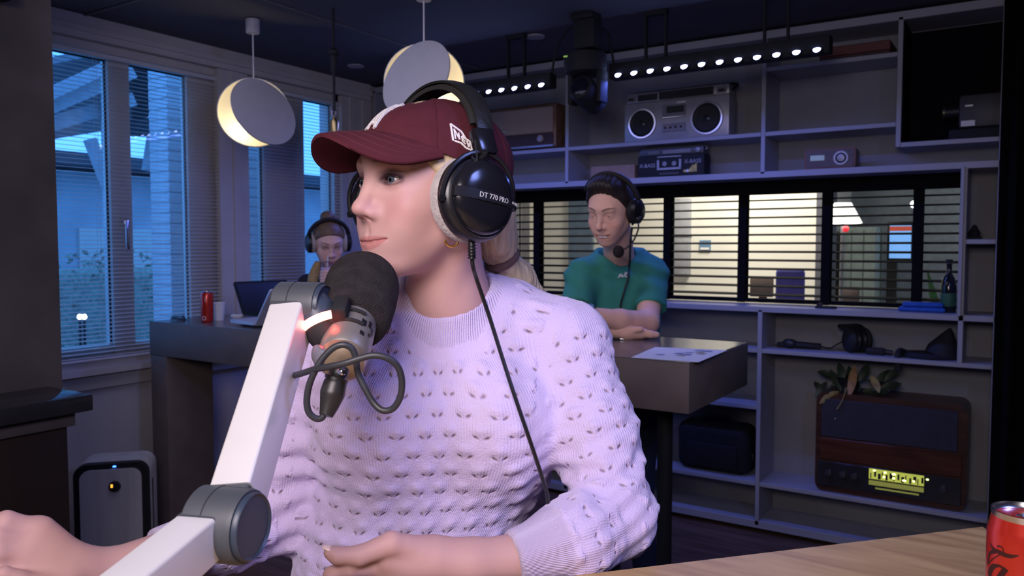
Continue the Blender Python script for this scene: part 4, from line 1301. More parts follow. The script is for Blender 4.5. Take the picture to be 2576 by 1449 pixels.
obj('stem', tube([rel(2130, 975, 4.15), rel(2118, 1010, 4.14), rel(2105, 1030, 4.14)], .0028, 6), m_ly, t)

# ---- black curtain at the right edge
t = thing('stage_curtain', 'black floor-length curtain at the right edge of the shelf wall', 'curtain', (.25, 4.0, 0))
V, F = [], []
N = 90
for i in range(N + 1):
    x = -.105 + 1.45 * i / N
    y = 4.02 + .03 * math.sin(i * 1.25) + .01 * math.sin(i * .4)
    V += [(x, y, .02), (x, y, ZC - .03), (x, y + .004, .02), (x, y + .004, ZC - .03)]
for i in range(N):
    k = i * 4
    F += [(k, k + 4, k + 5, k + 1), (k + 2, k + 3, k + 7, k + 6)]
F += [(0, 1, 3, 2), (N * 4, N * 4 + 2, N * 4 + 3, N * 4 + 1)]
obj('drape', (V, F), mat('black_velvet', (.004, .004, .005), .95, spec=.1), t, world=True, smooth=180)
obj('curtain_rail', cyl((-.11, 4.02, ZC - .025), (1.39, 4.02, ZC - .025), .014, n=12), m_blackm, t, world=True)

# ---- in the bright room
def in_room(px, py, y): return onY(px, py, y)
m_shade = mat('lit_shade', (1, .98, .92), emit=(1, .97, .90), es=1.3)
q = in_room(2120, 545, 5.9)
t = thing('floor_lamp', 'lit white cone-shaded lamp in the bright room', 'lamp', (q[0], 5.9, 0))
hh = in_room(2120, 510, 5.9)[2]; hl = in_room(2120, 562, 5.9)[2]
obj('lamp_shade', lathe([(.125, hl), (.127, hl + .004), (.055, hh), (.052, hh), (.12, hl)], 28), m_shade, t)
obj('pole', cyl((0, 0, .02), (0, 0, hl + .03), .012, n=10), m_graym, t)
obj('foot', lathe([(.15, -.02), (.15, .01), (.02, .025)], 24), m_graym, t)
obj('pull_bead', ell((.03, -.05, hl - .04), (.022, .022, .022), 10, 6), mat('red_bead', (.8, .02, .03), emit=(.8, .03, .05), es=.8), t)
struct('wall_column', box(onY(2052, 600, 6.6)[0], onY(2088, 600, 6.6)[0], 6.6, 6.85, 0, 2.7), mat('dark_column', (.10, .10, .13), .6))
a_, b_ = in_room(2238, 600, 7.6), in_room(2420, 600, 7.6)
t = thing('wall_screen', 'large bright blue screen on the far wall of the bright room', 'screen', ((a_[0] + b_[0]) / 2, 7.6, in_room(2300, 655, 7.6)[2]))
z0, z1 = in_room(2300, 650, 7.6)[2], in_room(2300, 563, 7.6)[2]
obj('bezel', rbox(a_[0] - .02, b_[0] - .35, 7.6, 7.64, z0 - .02, z1 + .02, .005), m_black, t, world=True)
obj('display', box(a_[0], b_[0] - .38, 7.594, 7.599, z0, z1), mat('screen_blue', (.1, .2, .4), emit=(.20, .48, 1.0), es=.8), t, world=True)
obj('red_banner', box(a_[0], b_[0] - .38, 7.59, 7.594, z1 - .06, z1 - .02), mat('screen_red', (.4, .05, .03), emit=(.6, .10, .05), es=.5), t, world=True)
obj('screen_stand', box((a_[0] + b_[0]) / 2 - .3, (a_[0] + b_[0]) / 2 - .22, 7.65, 7.7, -.02, z0 + .1), m_black, t, world=True)
a_, b_ = in_room(2114, 600, 7.4), in_room(2205, 600, 7.4)
t = thing('tall_cabinet', 'pale grey-green cabinet behind the lamp in the bright room', 'cabinet', ((a_[0] + b_[0]) / 2, 7.5, -.02))
obj('carcass', rbox(a_[0], b_[0], 7.4, 7.8, -.02, 1.66, .006), mat('sage_cabinet', (.30, .36, .34), .6), t, world=True)
for k in range(3):
    xx = a_[0] + (b_[0] - a_[0]) * k / 3
    obj('cabinet_door', rbox(xx + .006, xx + (b_[0] - a_[0]) / 3 - .006, 7.385, 7.399, .02, 1.64, .003, 1), mat('sage_cabinet'), t, world=True)
def dark_monitor(label, px0, px1, py0, py1, y, m, cat='monitor', nm='computer_monitor'):
    a, b = in_room(px0, py0, y), in_room(px1, py1, y)
    t = thing(nm, label, cat, ((a[0] + b[0]) / 2, y, .74))
    obj('panel', rbox(a[0], b[0], y, y + .04, b[2], a[2], .008), m, t, world=True)
    xm = (a[0] + b[0]) / 2
    obj('stand', rbox(xm - .03, xm + .03, y + .045, y + .07, .74, (a[2] + b[2]) / 2, .004), m_black, t, world=True)
    obj('foot', rbox(xm - .12, xm + .12, y - .04, y + .12, .742, .755, .004), m_black, t, world=True)
    return t
dark_monitor('dark computer monitor at the left on the bright room desk', 1886, 1943, 698, 748, 6.1, m_slate)
dark_monitor('dark computer monitor at the right on the bright room desk', 2110, 2160, 725, 760, 6.1, m_slate)
a_, b_ = in_room(1600, 748, 6.2), in_room(2210, 748, 6.2)
t = thing('office_desk', 'pale desk along the bright room wall', 'desk', ((a_[0] + b_[0]) / 2, 6.3, -.02))
obj('desktop', rbox(a_[0], b_[0], 5.95, 6.55, .70, .74, .004), m_white, t, world=True)
for xx in (a_[0] + .05, b_[0] - .1):
    for yy in (6.0, 6.46):
        obj('leg', box(xx, xx + .05, yy, yy + .05, -.02, .70), m_graym, t, world=True)
# swivel chair
q = in_room(1990, 690, 5.75)
t = thing('office_chair', 'blue-violet office chair at the bright room desk', 'chair', (q[0], 5.7, -.02))
m_vio = mat('violet_fabric', (.10, .09, .42), .8)
obj('backrest', rbox(-.10, .10, .0, .06, .98, q[2] + .06, .03, 3), m_vio, t)
obj('seat', rbox(-.22, .22, -.02, .42, .46, .54, .03, 3), m_vio, t)
obj('back_bar', box(-.02, .02, .02, .06, .5, 1.0), m_black, t)
obj('gas_lift', cyl((0, .2, .08), (0, .2, .46), .025, n=12), m_black, t)
for k in range(5):
    aa = 2 * PI * k / 5
    obj('base_arm', rbox(0, .28, -.02, .02, .05, .085, .006, 1), m_black, t).data.transform(Matrix.Translation((0, .2, 0)) @ rz(aa))
    obj('caster', cyl((.27 * math.cos(aa), .2 + .27 * math.sin(aa) - .015, .027), (.27 * math.cos(aa), .2 + .27 * math.sin(aa) + .015, .027), .027, n=12), m_black, t)
# blue-grey door frame and steel strip on the white wall
struct('door_1', box(in_room(1432, 600, 6.88)[0], in_room(1492, 600, 6.88)[0], 6.86, 6.9, -.02, 2.3), mat('door_blue_grey', (.12, .17, .24), .6))
a_, b_ = in_room(1700, 500, 6.88), in_room(1736, 690, 6.88)
t = thing('wall_duct', 'grey vertical duct on the white wall of the bright room', 'duct', ((a_[0] + b_[0]) / 2, 6.87, b_[2]))
obj('duct_cover', rbox(a_[0], b_[0], 6.84, 6.9, b_[2], a_[2], .004), mat('duct_grey', (.33, .34, .38), .6), t, world=True)
obj('duct_clip', rbox(a_[0] - .01, b_[0] + .01, 6.83, 6.895, (a_[2] + b_[2]) / 2, (a_[2] + b_[2]) / 2 + .02, .002, 1), m_graym, t, world=True)
q = in_room(1773, 617, 6.88)
t = thing('wall_notice', 'small blue notice on the white wall of the bright room', 'notice', (q[0], 6.89, q[2] - .05))
obj('notice_board', box(q[0] - .05, q[0] + .05, 6.88, 6.9, q[2] - .045, q[2] + .045), mat('notice_blue', (.12, .22, .36), .6), t, world=True)
obj('notice_strip', box(q[0] - .04, q[0] + .04, 6.876, 6.88, q[2] - .04, q[2] - .02), m_white, t, world=True)
q = in_room(2400, 690, 6.0)
t = thing('leafy_plant', 'green leafy plant at the right end of the bright room', 'plant', (q[0], 6.0, -.02))
obj('pot', lathe([(.12, 0), (.16, .5), (.14, .5), (.0001, .48)], 20), m_white, t)
rs = random.Random(8)
m_gl = mat('plant_green', (.05, .18, .06), .5, var=.3)
for k in range(14):
    aa = rs.uniform(0, 6.28); rr = rs.uniform(.08, .2)
    obj('leaf', leaf((0, 0, .5), (rr * math.cos(aa), rr * math.sin(aa) * .6, rs.uniform(.95, 1.4)), .035, m_gl), m_gl, t, fixn=False)
q = in_room(2300, 514, 7.0)
t = thing('ceiling_spot', 'tiny bright spotlight near the ceiling of the bright room', 'lamp', (q[0], 7.0, q[2]))
obj('spot_lens', ell((0, 0, 0), (.03, .03, .03), 12, 8), mat('spot_glow', (1, 1, 1), emit=(1, 1, 1), es=4), t)
obj('spot_rod', cyl((0, 0, .03), (0, 0, 2.7 - q[2]), .008, n=8), m_black, t)
# ================================================================== people
def skin_mat(name, base, lip, brow, shadow):
    m = bpy.data.materials.new(name)
    m.use_nodes = True
    N, L = m.node_tree.nodes, m.node_tree.links
    b = N['Principled BSDF']
    b.inputs['Roughness'].default_value = .58
    b.inputs['Specular IOR Level'].default_value = .32
    b.inputs['Subsurface Weight'].default_value = .18
    b.inputs['Subsurface Radius'].default_value = (.010, .004, .002)
    b.inputs['Subsurface Scale'].default_value = 1.0
    tc = N.new('ShaderNodeTexCoord')
    nz = N.new('ShaderNodeTexNoise')
    nz.inputs['Scale'].default_value = 22
    nz.inputs['Detail'].default_value = 3
    L.new(tc.outputs['Object'], nz.inputs['Vector'])
    cr = N.new('ShaderNodeValToRGB')
    cr.color_ramp.elements[0].color = (base[0] * .95, base[1] * .92, base[2] * .92, 1)
    cr.color_ramp.elements[1].color = (min(1, base[0] * 1.05), base[1] * 1.06, base[2] * 1.06, 1)
    L.new(nz.outputs['Fac'], cr.inputs['Fac'])
    cur = cr.outputs['Color']
    for nm, col in (('blush', (base[0] * .97, base[1] * .78, base[2] * .80)), ('lip', lip), ('shadow', shadow), ('brow', brow)):
        at = N.new('ShaderNodeAttribute')
        at.attribute_name = nm
        mx = N.new('ShaderNodeMix')
        mx.data_type = 'RGBA'
        L.new(at.outputs['Fac'], mx.inputs['Factor'])
        L.new(cur, mx.inputs[6])
        mx.inputs[7].default_value = (*col, 1)
        cur = mx.outputs[2]
    L.new(cur, b.inputs['Base Color'])
    MATS[name] = m
    return m

def head_sdf(P, q):
    """q: dict of options. Head space: x forward, y left, z up, origin between the ears at eye height, metres"""
    Q = P.copy()
    Q[:, 1] = np.abs(Q[:, 1])
    w = q.get('w', 1.0)
    d = s_ell(Q, (-.010, 0, .022), (.094, .074 * w, .079))
    d = smin(d, s_ell(Q, (.028, 0, -.030), (.062, .060 * w, .082)), .03)
    d = smin(d, s_cap(Q, (-.004, .056 * w, -.045), (.066, .016, -.098), .015, .015), .03)
    d = smin(d, s_ell(Q, (.050, 0, -.088), (.036, .030 * w, .026)), .025)
    d = smin(d, s_ell(Q, (.077, 0, -.105), (.015, .017, .0135)), .018)           # chin
    d = smin(d, s_ell(Q, (.057, .044 * w, -.036), (.022, .017, .017)), .022)       # cheekbone
    d = smin(d, s_ell(Q, (.064, .028, -.060), (.024, .022, .024)), .02)            # cheek
    d = smin(d, s_cap(Q, (.083, 0, .024), (.074, .038 * w, .022), .009, .007), .02)  # brow ridge
    # eye socket
    d = smax(d, -s_ell(Q, (.097, .033, -.001), (.017, .019, .0125)), .012)
    # nose
    nl = q.get('nose', 1.0)
    n = s_cap(Q, (.084, 0, .008), (.101 * nl, 0, -.028), .0066, .0082)
    n = smin(n, s_ell(Q, (.1040 * nl, 0, -.0345), (.0115, .0108, .0095)), .007)
    n = smin(n, s_ell(Q, (.0940, .0110, -.0405), (.0110, .0068, .0072)), .006)
    n = smin(n, s_cap(Q, (.0985, 0, -.0425), (.0910, 0, -.0500), .0045, .0042), .006)
    d = smin(d, n, .014)
    d = smax(d, -s_ell(Q, (.0985, .0062, -.0462), (.0056, .0026, .0026)), .003)      # nostril
    # mouth
    mc = q.get('corner', 0.0)
    sgn = (P[:, 1] > 0).astype(np.float32)
    Qm = Q.copy()
    Qm[:, 2] -= (mc + q.get('smirk', 0) * sgn) * np.clip(Q[:, 1] / .026, 0, 1.3) ** 1.5
    d = smin(d, s_ell(Q, (.0755, 0, -.075), (.0205, .029, .020)), .016)
    mwd = q.get('mouth', .0305)
    d = smin(d, s_cap(Qm, (.0925, .0030, -.0712), (.0800, mwd * .74, -.0740), .0036, .0022), .006)
    d = smin(d, s_cap(Qm, (.0918, .0000, -.0805), (.0795, mwd * .70, -.0780), .0048, .0028), .007)
    wl = .0015 * np.clip(1.15 - (Q[:, 1] / mwd) ** 4, 0, 1)
    G = np.maximum(np.maximum(np.abs(Qm[:, 2] + .0757) - wl, -(d + .0034)), np.maximum(Q[:, 1] - mwd, .06 - Q[:, 0]))
    d = smax(d, -G, .0018)
    if q.get('open'):
        d = smax(d, -s_ell(Qm, (.094, 0, -.0775), (.014, .020, .0052)), .003)
    d = smax(d, -s_cap(Q, (.0995, 0, -.056), (.0975, 0, -.066), .0016, .0018), .006)   # philtrum
    # eyelids around the eyeball
    ey = np.abs(P[:, 1]) - .0315
    lid = s_sph(Q, (.0705, .0315, -.001), .0142)
    k = np.clip(1 - ((ey + .001) / .0142) ** 2, 0, 1)
    up, lo = q.get('lid_up', .0052), q.get('lid_lo', -.0042)
    zr = Q[:, 2] + .001 - ey * .10
    op = np.maximum(np.maximum(zr - up * k, lo * k - zr), .074 - Q[:, 0])
    op = np.maximum(op, np.abs(ey) - .0135)
    d = smin(d, lid, .006)
    d = smax(d, -np.maximum(op, s_sph(Q, (.0705, .0315, -.001), .022)), .0012)
    d = np.minimum(d, s_sph(Q, (.0705, .0315, -.001), .0119))
    # ear
    if q.get('ear', True):
        e = s_ell(Q, (-.012, .077 * w, -.012), (.018, .009, .031))
        d = smin(d, e, .008)
    return d

def head_masks(V, q):
    x, y, z = V[:, 0], V[:, 1], V[:, 2]
    ay = np.abs(y)
    sm = lambda v: np.clip(v, 0, 1) ** 2 * (3 - 2 * np.clip(v, 0, 1))
    front = sm((x - .055) / .015)
    zz = z - (q.get('corner', 0) + q.get('smirk', 0) * (y > 0)) * np.clip(ay / .026, 0, 1.3) ** 1.5
    mwd = q.get('mouth', .0305)
    kk = np.clip(1 - (ay / mwd) ** 2, 0, 1)
    top = -.0755 + .0072 * kk ** .7
    bot = -.0760 - .0098 * kk ** .8
    lip = sm((top - zz) / .0018 + .5) * sm((zz - bot) / .0018 + .5) * (ay < mwd) * front
    bz = .0225 + .006 * np.sin(np.clip((ay - .012) / .042, 0, 1) * PI * .8)
    bw = np.interp(ay, [.010, .016, .036, .054], [0, .0046, .0042, .0006])
    brow = sm(1.25 - np.abs(z - bz) / np.maximum(bw, 1e-4)) * (ay > .010) * (ay < .054) * front
    ey = ay - .0315
    rr = np.sqrt((ey / .0195) ** 2 + ((z - .0045) / .0085) ** 2)
    lash = np.exp(-((np.sqrt((ey / .0150) ** 2 + ((z + .001) / .0062) ** 2) - 1) / .20) ** 2)
    shadow = np.clip(.75 * sm((1.15 - rr) / .6) + .75 * lash * sm((x - .070) / .006), 0, 1) * front * q.get('makeup', 1.0)
    bl = np.exp(-(((ay - .043) / .02) ** 2 + ((z + .036) / .02) ** 2)) + .9 * np.exp(-((ay / .012) ** 2 + ((z + .042) / .014) ** 2))
    blush = np.clip(bl, 0, 1) * front
    return dict(lip=lip * .85, brow=brow * .85, shadow=shadow, blush=blush * .7)

def eyeball(parent, Mh, side, gaze, iris=(.10, .16, .22), r=.0123):
    """eye with sclera, iris and pupil parts; gaze is a direction in head space"""
    c = Vector((.0705, .0315 * side, -.001))
    e = obj('eye', xf(ell((0, 0, 0), (r, r, r), 20, 14), Mh @ Matrix.Translation(c)), mat('eye_white', (.80, .78, .80), .25, var=.02), parent, world=True, smooth=180)
    g = Vector(gaze).normalized()
    u, w, d = frame_of(g)
    Mg = axes(c, u, w, d)
    obj('iris', xf(lathe([(.0061, r - .0018), (.0055, r - .0006), (.003, r + .0002), (.0001, r + .0004)], 20), Mh @ Mg), mat('iris_%d' % int(iris[2] * 100), iris, .15, var=.3, scale=300), e, world=True)
    obj('pupil', xf(lathe([(.0027, r + .0002), (.0024, r + .0006), (.0001, r + .0008)], 14), Mh @ Mg), mat('pupil', (.005, .005, .006), .1), e, world=True)
    return e

def lashes(parent, Mh, side, up=.0056):
    P = []
    for i in range(13):
        ey = -.0142 + .0296 * i / 12
        k = max(0, 1 - ((ey + .001) / .0142) ** 2)
        z = up * k + ey * .10 - .001 + .0004
        r = .0150 + .0016 * (i / 12)
        x = .0705 + math.sqrt(max(1e-6, r * r - ey * ey * .9 - z * z))
        P.append((x, side * (.0315 + ey), z))
    obj('eyelashes', xf(tube(P, lambda t: .0004 + .0011 * math.sin(PI * min(1, t * .9 + .1)), 6, 2), Mh), mat('lash_black', (.02, .012, .014), .6), parent, world=True)
def body_mesh(name, pieces, m, parent):
    """pieces: (V, F, masks) in world space, joined as one mesh"""
    VV, FF, K = [], [], {k: [] for k in ('lip', 'brow', 'shadow', 'blush')}
    n = 0
    for V, F, mk in pieces:
        VV.append(V); FF.append(F + n); n += len(V)
        for k in K:
            K[k].append(mk[k] if mk else np.zeros(len(V)))
    V = np.concatenate(VV); F = np.concatenate(FF)
    r = root_of(parent)
    L = np.array(r.location)
    me = bpy.data.meshes.new(name)
    me.from_pydata((V - L).tolist(), [], F.tolist())
    me.materials.append(m)
    me.shade_smooth()
    o = bpy.data.objects.new(name, me)
    COL.objects.link(o)
    o.parent = parent
    for k in K:
        attr(o, k, np.concatenate(K[k]))
    return o
def sdf_obj(name, V, F, m, parent, attrs=None):
    L = np.array(root_of(parent).location)
    me = bpy.data.meshes.new(name)
    me.from_pydata((V - L).tolist(), [], F.tolist())
    me.materials.append(m)
    me.shade_smooth()
    o = bpy.data.objects.new(name, me)
    COL.objects.link(o)
    o.parent = parent
    for k, v in (attrs or {}).items():
        attr(o, k, v)
    return o
def npM(M):
    return np.array(M)[:3, :3], np.array(M)[:3, 3]
def head_matrix(origin, toward_cam, yaw, pitch, roll=0):
    """face direction: from facing the camera turned by yaw to the picture's left, pitched down by pitch"""
    v = CAM - np.array(origin); v[2] = 0; v /= np.linalg.norm(v)
    left_img = np.array([v[1], -v[0], 0.0])            # picture left, seen from the camera
    f = v * math.cos(yaw) - left_img * math.sin(yaw) * (-1)
    if f @ (-RT) < 0 and yaw > 0:
        f = v * math.cos(yaw) - left_img * math.sin(yaw)
    f = f * math.cos(pitch) - ZV * math.sin(pitch)
    l = np.cross(ZV, f); l /= np.linalg.norm(l)
    u = np.cross(f, l)
    c, s = math.cos(roll), math.sin(roll)
    return axes(origin, f, l * c + u * s, u * c - l * s)

# ------------------------------------------------------------------ the woman at the microphone
WO = D(1080, 457, 1.035)
WM = head_matrix(WO, None, rad(53), rad(2))
wR, wT = npM(WM)
to_head = lambda P: (np.asarray(P, float) - wT) @ wR
person = thing('person', 'woman in a lavender knit sweater, maroon cap and headphones at the microphone', 'person', (*D(1090, 1000, 1.14)[:2], .0))
wopt = dict(nose=1.015, smirk=.0025, corner=.0005, lid_up=.0056, lid_lo=-.0052)
neckL = to_head(D(1128, 770, 1.105))
neckU = np.array((-.018, 0, -.055))
chest = to_head(D(1110, 900, 1.13))
def f_head(P):
    d = head_sdf(P, wopt)
    d = smin(d, s_cap(P, neckU, neckL, .0485, .0535), .022)
    d = smin(d, s_cap(P, neckL, chest, .055, .09), .03)
    # sternomastoid and collarbone hints
    d = smin(d, s_cap(P, (-.02, .055, -.06), neckL + to_head(D(1060, 790, 1.05)) * .0 + np.array((.035, .008, -.012)), .010, .009), .02)
    return d
lo = np.minimum.reduce([np.array((-.13, -.11, -.13)), neckL - .1, chest - .05]); hi = np.array((.135, .11, .135))
Vh, Fh = nets(f_head, lo, np.maximum(hi, np.maximum(neckL, chest) + .1), .0017)
Vh = relax(Vh, Fh, 1, .35)
mk = head_masks(Vh, wopt)
Vhw = Vh @ wR.T + wT
m_skin = skin_mat('fair_skin', (.56, .34, .325), (.50, .20, .20), (.26, .14, .10), (.085, .032, .050))

# hands: helper building palm and five fingers from joint positions
def hand_sdf(P, H):
    d = None
    for a, b, ra, rb in H['palm']:
        e = s_cap(P, a, b, ra, rb)
        d = e if d is None else smin(d, e, .014)
    for fg in H['fingers']:
        e = chain(P, fg, .004)
        d = smin(d, e, .006)
    for a, b, ra, rb in H['arm']:
        d = smin(d, s_cap(P, a, b, ra, rb), .018)
    return d
pt = lambda x, y, d: D(x, y, d)
# her left hand (picture centre bottom): loose fist, thumb on top
LH = dict(
    arm=[(pt(1420, 1395, .955), pt(1180, 1415, .925), .034, .0245), (pt(1180, 1415, .925), pt(1090, 1410, .918), .0245, .024)],
    palm=[(pt(1090, 1405, .915), pt(985, 1400, .905), .023, .023), (pt(1080, 1432, .925), pt(975, 1440, .915), .022, .020), (pt(1030, 1420, .91), pt(960, 1470, .915), .021, .017)],
    fingers=[
        [(pt(1050, 1385, .905), .016), (pt(985, 1368, .890), .0135), (pt(905, 1398, .880), .0112), (pt(850, 1398, .876), .0096), (pt(832, 1390, .876), .0078)],       # thumb
        [(pt(965, 1425, .905), .0118), (pt(880, 1432, .885), .0105), (pt(835, 1446, .885), .0092), (pt(845, 1470, .890), .0080)],
        [(pt(960, 1450, .910), .0118), (pt(880, 1462, .890), .0105), (pt(840, 1485, .890), .0092), (pt(860, 1505, .900), .0080)],
        [(pt(958, 1475, .916), .0112), (pt(885, 1492, .900), .0100), (pt(850, 1515, .900), .0088), (pt(872, 1530, .905), .0078)],
        [(pt(962, 1498, .924), .0100), (pt(900, 1518, .912), .0088), (pt(872, 1535, .912), .0078), (pt(890, 1548, .915), .0070)]])
# her right hand (picture left): bent wrist, curled fingers leaving the frame
RH = dict(
    arm=[(pt(470, 1390, .99), pt(250, 1446, .93), .035, .0255), (pt(250, 1446, .93), pt(195, 1440, .915), .0255, .026)],
    palm=[(pt(190, 1432, .912), pt(95, 1345, .895), .024, .021), (pt(170, 1450, .90), pt(80, 1385, .885), .022, .019), (pt(140, 1460, .89), pt(62, 1425, .875), .022, .017)],
    fingers=[
        [(pt(100, 1335, .895), .0125), (pt(15, 1312, .875), .0115), (pt(-60, 1335, .865), .0100), (pt(-75, 1365, .865), .0085)],
        [(pt(85, 1365, .885), .0125), (pt(-5, 1352, .862), .0115), (pt(-70, 1380, .855), .0100), (pt(-70, 1410, .857), .0085)],
        [(pt(75, 1395, .878), .0120), (pt(-5, 1392, .856), .0110), (pt(-62, 1420, .85), .0095), (pt(-55, 1445, .853), .0082)],
        [(pt(68, 1425, .875), .0105), (pt(0, 1432, .856), .0095), (pt(-45, 1455, .85), .0085), (pt(-35, 1475, .855), .0075)],
        [(pt(165, 1465, .885), .016), (pt(105, 1475, .865), .0135), (pt(45, 1462, .848), .0112), (pt(10, 1445, .84), .0092)]])
def hand_piece(H, h=.0022):
    pts = [np.array(a) for a, b, _, _ in H['palm'] + H['arm']] + [np.array(b) for a, b, _, _ in H['palm'] + H['arm']] + [np.array(p) for f in H['fingers'] for p, _ in f]
    pts = np.array(pts)
    V, F = nets(lambda P: hand_sdf(P, H), pts.min(0) - .045, pts.max(0) + .045, h)
    return relax(V, F, 1, .3), F, None
body = body_mesh('body', [(Vhw, Fh, mk), hand_piece(LH), hand_piece(RH)], m_skin, person)
for s in (1, -1):
    eyeball(person, WM, s, (1.0, .06, -.02), (.10, .13, .17))
for s in (1, -1):
    lashes(person, WM, s)
# nails on the visible thumb
def nail(parent, p, r, ax, nrm):
    u, w, d = frame_of(nrm)
    a = np.array(ax) / np.linalg.norm(ax); nn = np.array(nrm) / np.linalg.norm(nrm); b = np.cross(nn, a)
    M = axes(np.array(p) + nn * r * .72, a, b, nn)
    obj('nail', xf(ell((0, 0, 0), (r * .95, r * .72, r * .30), 14, 8), M), mat('nail_pale', (.85, .62, .56), .2), parent, world=True, smooth=180)
nail(person, pt(834, 1390, .876), .0086, pt(834, 1390, .876) - pt(870, 1397, .877), ZV * .9 - RT * .35 - FH * .2)

# ---- sweater
fig = lambda px, py, d: D(px, py, d)
TC0, TC1 = fig(1075, 1700, 1.17), fig(1105, 790, 1.125)
yaw_t = rad(8)
tx = RT * math.cos(yaw_t) + FH * math.sin(yaw_t)
tf = -FH * math.cos(yaw_t) + RT * math.sin(yaw_t)
S_L, E_L, C_L = fig(1425, 865, 1.12), fig(1548, 1300, 1.015), fig(1296, 1404, .938)
M_L = fig(1492, 1085, 1.07)
S_R, E_R, C_R = fig(800, 880, 1.115), fig(700, 1300, 1.12), fig(398, 1392, .985)
M_R = fig(745, 1090, 1.125)
armL = [(S_L, .058), (M_L, .0545), (E_L, .0500)]
foreL = [(E_L, .050), (fig(1440, 1362, .965), .045), (C_L, .034)]
armR = [(S_R, .056), (M_R, .0525), (E_R, .050)]
foreR = [(E_R, .050), (fig(560, 1345, 1.05), .043), (C_R, .032)]
zt = np.array([fig(1090, y, 1.13)[2] for y in (1750, 1500, 1350, 1200, 1050, 930, 850, 800, 760)])
cxs = np.array([1010, 1015, 1030, 1098, 1090, 1092, 1100, 1112, 1120])
hws = np.array([.178, .165, .152, .165, .168, .160, .142, .115, .07])
hds = np.array([.135, .125, .115, .112, .116, .108, .095, .080, .062])
ctr = np.array([fig(c, y, 1.135) for c, y in zip(cxs, (1750, 1500, 1350, 1200, 1050, 930, 850, 800, 760))])
order = np.argsort(zt)
zt, ctr, hws, hds = zt[order], ctr[order], hws[order], hds[order]
nb0, nb1 = fig(1124, 800, 1.108), fig(1130, 712, 1.096)        # collar axis
na = (nb1 - nb0) / np.linalg.norm(nb1 - nb0)
# the collar opening is higher at the back and at her left side
def f_sweater(P):
    z = P[:, 2]
    c0 = np.stack([np.interp(z, zt, ctr[:, i]) for i in range(3)], 1)
    a = np.interp(z, zt, hws); b = np.interp(z, zt, hds)
    q = P - c0
    u = (q @ tx) / a; v = (q @ tf) / b
    rr = (np.abs(u) ** 2.3 + np.abs(v) ** 2.3) ** (1 / 2.3)
    d = (rr - 1) * np.minimum(a, b) * .9
    d = np.maximum(d, z - zt[-1])
    d = smin(d, s_ell((P - v3(fig(1265, 1075, 1.06))) @ np.stack([tx, tf, ZV], 1).astype(np.float32), (0, 0, 0), (.075, .062, .078)), .05)
    d = smin(d, s_ell((P - v3(fig(965, 1085, 1.055))) @ np.stack([tx, tf, ZV], 1).astype(np.float32), (0, 0, 0), (.075, .062, .078)), .05)
    # shoulders
    d = smin(d, s_cap(P, fig(1185, 775, 1.14), S_L, .060, .058), .05)
    d = smin(d, s_cap(P, fig(1050, 800, 1.13), S_R, .060, .056), .05)
    k = .022
    d = smin(d, chain(P, armL, .03), k)
    d = smin(d, chain(P, armR, .03), k)
    # collar
    t = (P - v3(nb0)) @ v3(na)
    rad_ = np.sqrt(np.maximum(((P - v3(nb0)) ** 2).sum(1) - t * t, 0))
    rc = np.interp(t, [-.04, 0, .05], [.082, .066, .0605])
    slope = (P - v3(nb0)) @ v3(RT * .72 + FH * .5)
    col = np.maximum(rad_ - rc, np.maximum(t - (.030 + .36 * slope), -.03 - t))
    d = smin(d, col, .012)
    hole = np.maximum(rad_ - .0555, .012 + .3 * slope - t)
    d = smax(d, -hole, .004)
    fl = chain(P, foreL, .03)
    fr = chain(P, foreR, .03)
    d = smin(d, fl, .016)
    d = smin(d, fr, .016)
    # cut the cuffs open
    for A_, B_, in ((foreL[1][0], C_L), (foreR[1][0], C_R)):
        dr = (B_ - A_) / np.linalg.norm(B_ - A_)
        tt = (P - v3(B_)) @ v3(dr)
        near = np.sqrt(((P - v3(B_)) ** 2).sum(1)) < .11
        d = np.where(near, np.maximum(d, tt - .004), d)
    return d
allp = np.array([S_L, E_L, C_L, S_R, E_R, C_R, ctr[0], ctr[-1], nb1])
lo = allp.min(0) - .16; hi = allp.max(0) + .16
lo[2] = fig(1090, 1700, 1.13)[2]
def f_sw2(P):
    return np.maximum(f_sweater(P), lo[2] + .012 - P[:, 2])
Vs, Fs = nets(f_sw2, lo, hi, .0042)
Vs = relax(Vs, Fs, 2, .5)
# pattern coordinates: around and along whichever limb is nearest
def fine(pts, n=5):
    P = smooth_path([tuple(p) + (r,) if False else tuple(p) for p, r in pts], n)
    R = np.interp(np.linspace(0, len(pts) - 1, len(P)), range(len(pts)), [r for _, r in pts])
    return [(np.array(p), r) for p, r in zip(P, R)]
def limb_uv(V, pts):
    pts = fine(pts)
    best = np.full(len(V), 1e9); u = np.zeros(len(V)); v = np.zeros(len(V)); acc = 0.0
    for (a, ra), (b, rb) in zip(pts[:-1], pts[1:]):
        a, b = np.array(a), np.array(b)
        dv = b - a; L = np.linalg.norm(dv); dn = dv / L
        t = np.clip((V - a) @ dn, 0, L)
        r = V - a - t[:, None] * dn
        dist = np.linalg.norm(r, axis=1) - (ra + (rb - ra) * t / L)
        back = FH - dn * (FH @ dn); back /= np.linalg.norm(back)
        sd = np.cross(dn, back)
        ang = np.arctan2(r @ sd, -(r @ back))
        m = dist < best
        best[m] = dist[m]; u[m] = ang[m] * .055; v[m] = acc + t[m]
        acc += L
    return best, u, v
c0 = np.stack([np.interp(Vs[:, 2], zt, ctr[:, i]) for i in range(3)], 1)
qv = Vs - c0
ang = np.arctan2(qv @ tx, qv @ tf)
tu, tv = ang * .155, -Vs[:, 2]
dT = (np.sqrt((qv @ tx / .168) ** 2 + (qv @ tf / .118) ** 2) - 1) * .12
bL, uL, vL = limb_uv(Vs, armL + foreL[1:])
bR, uR, vR = limb_uv(Vs, armR + foreR[1:])
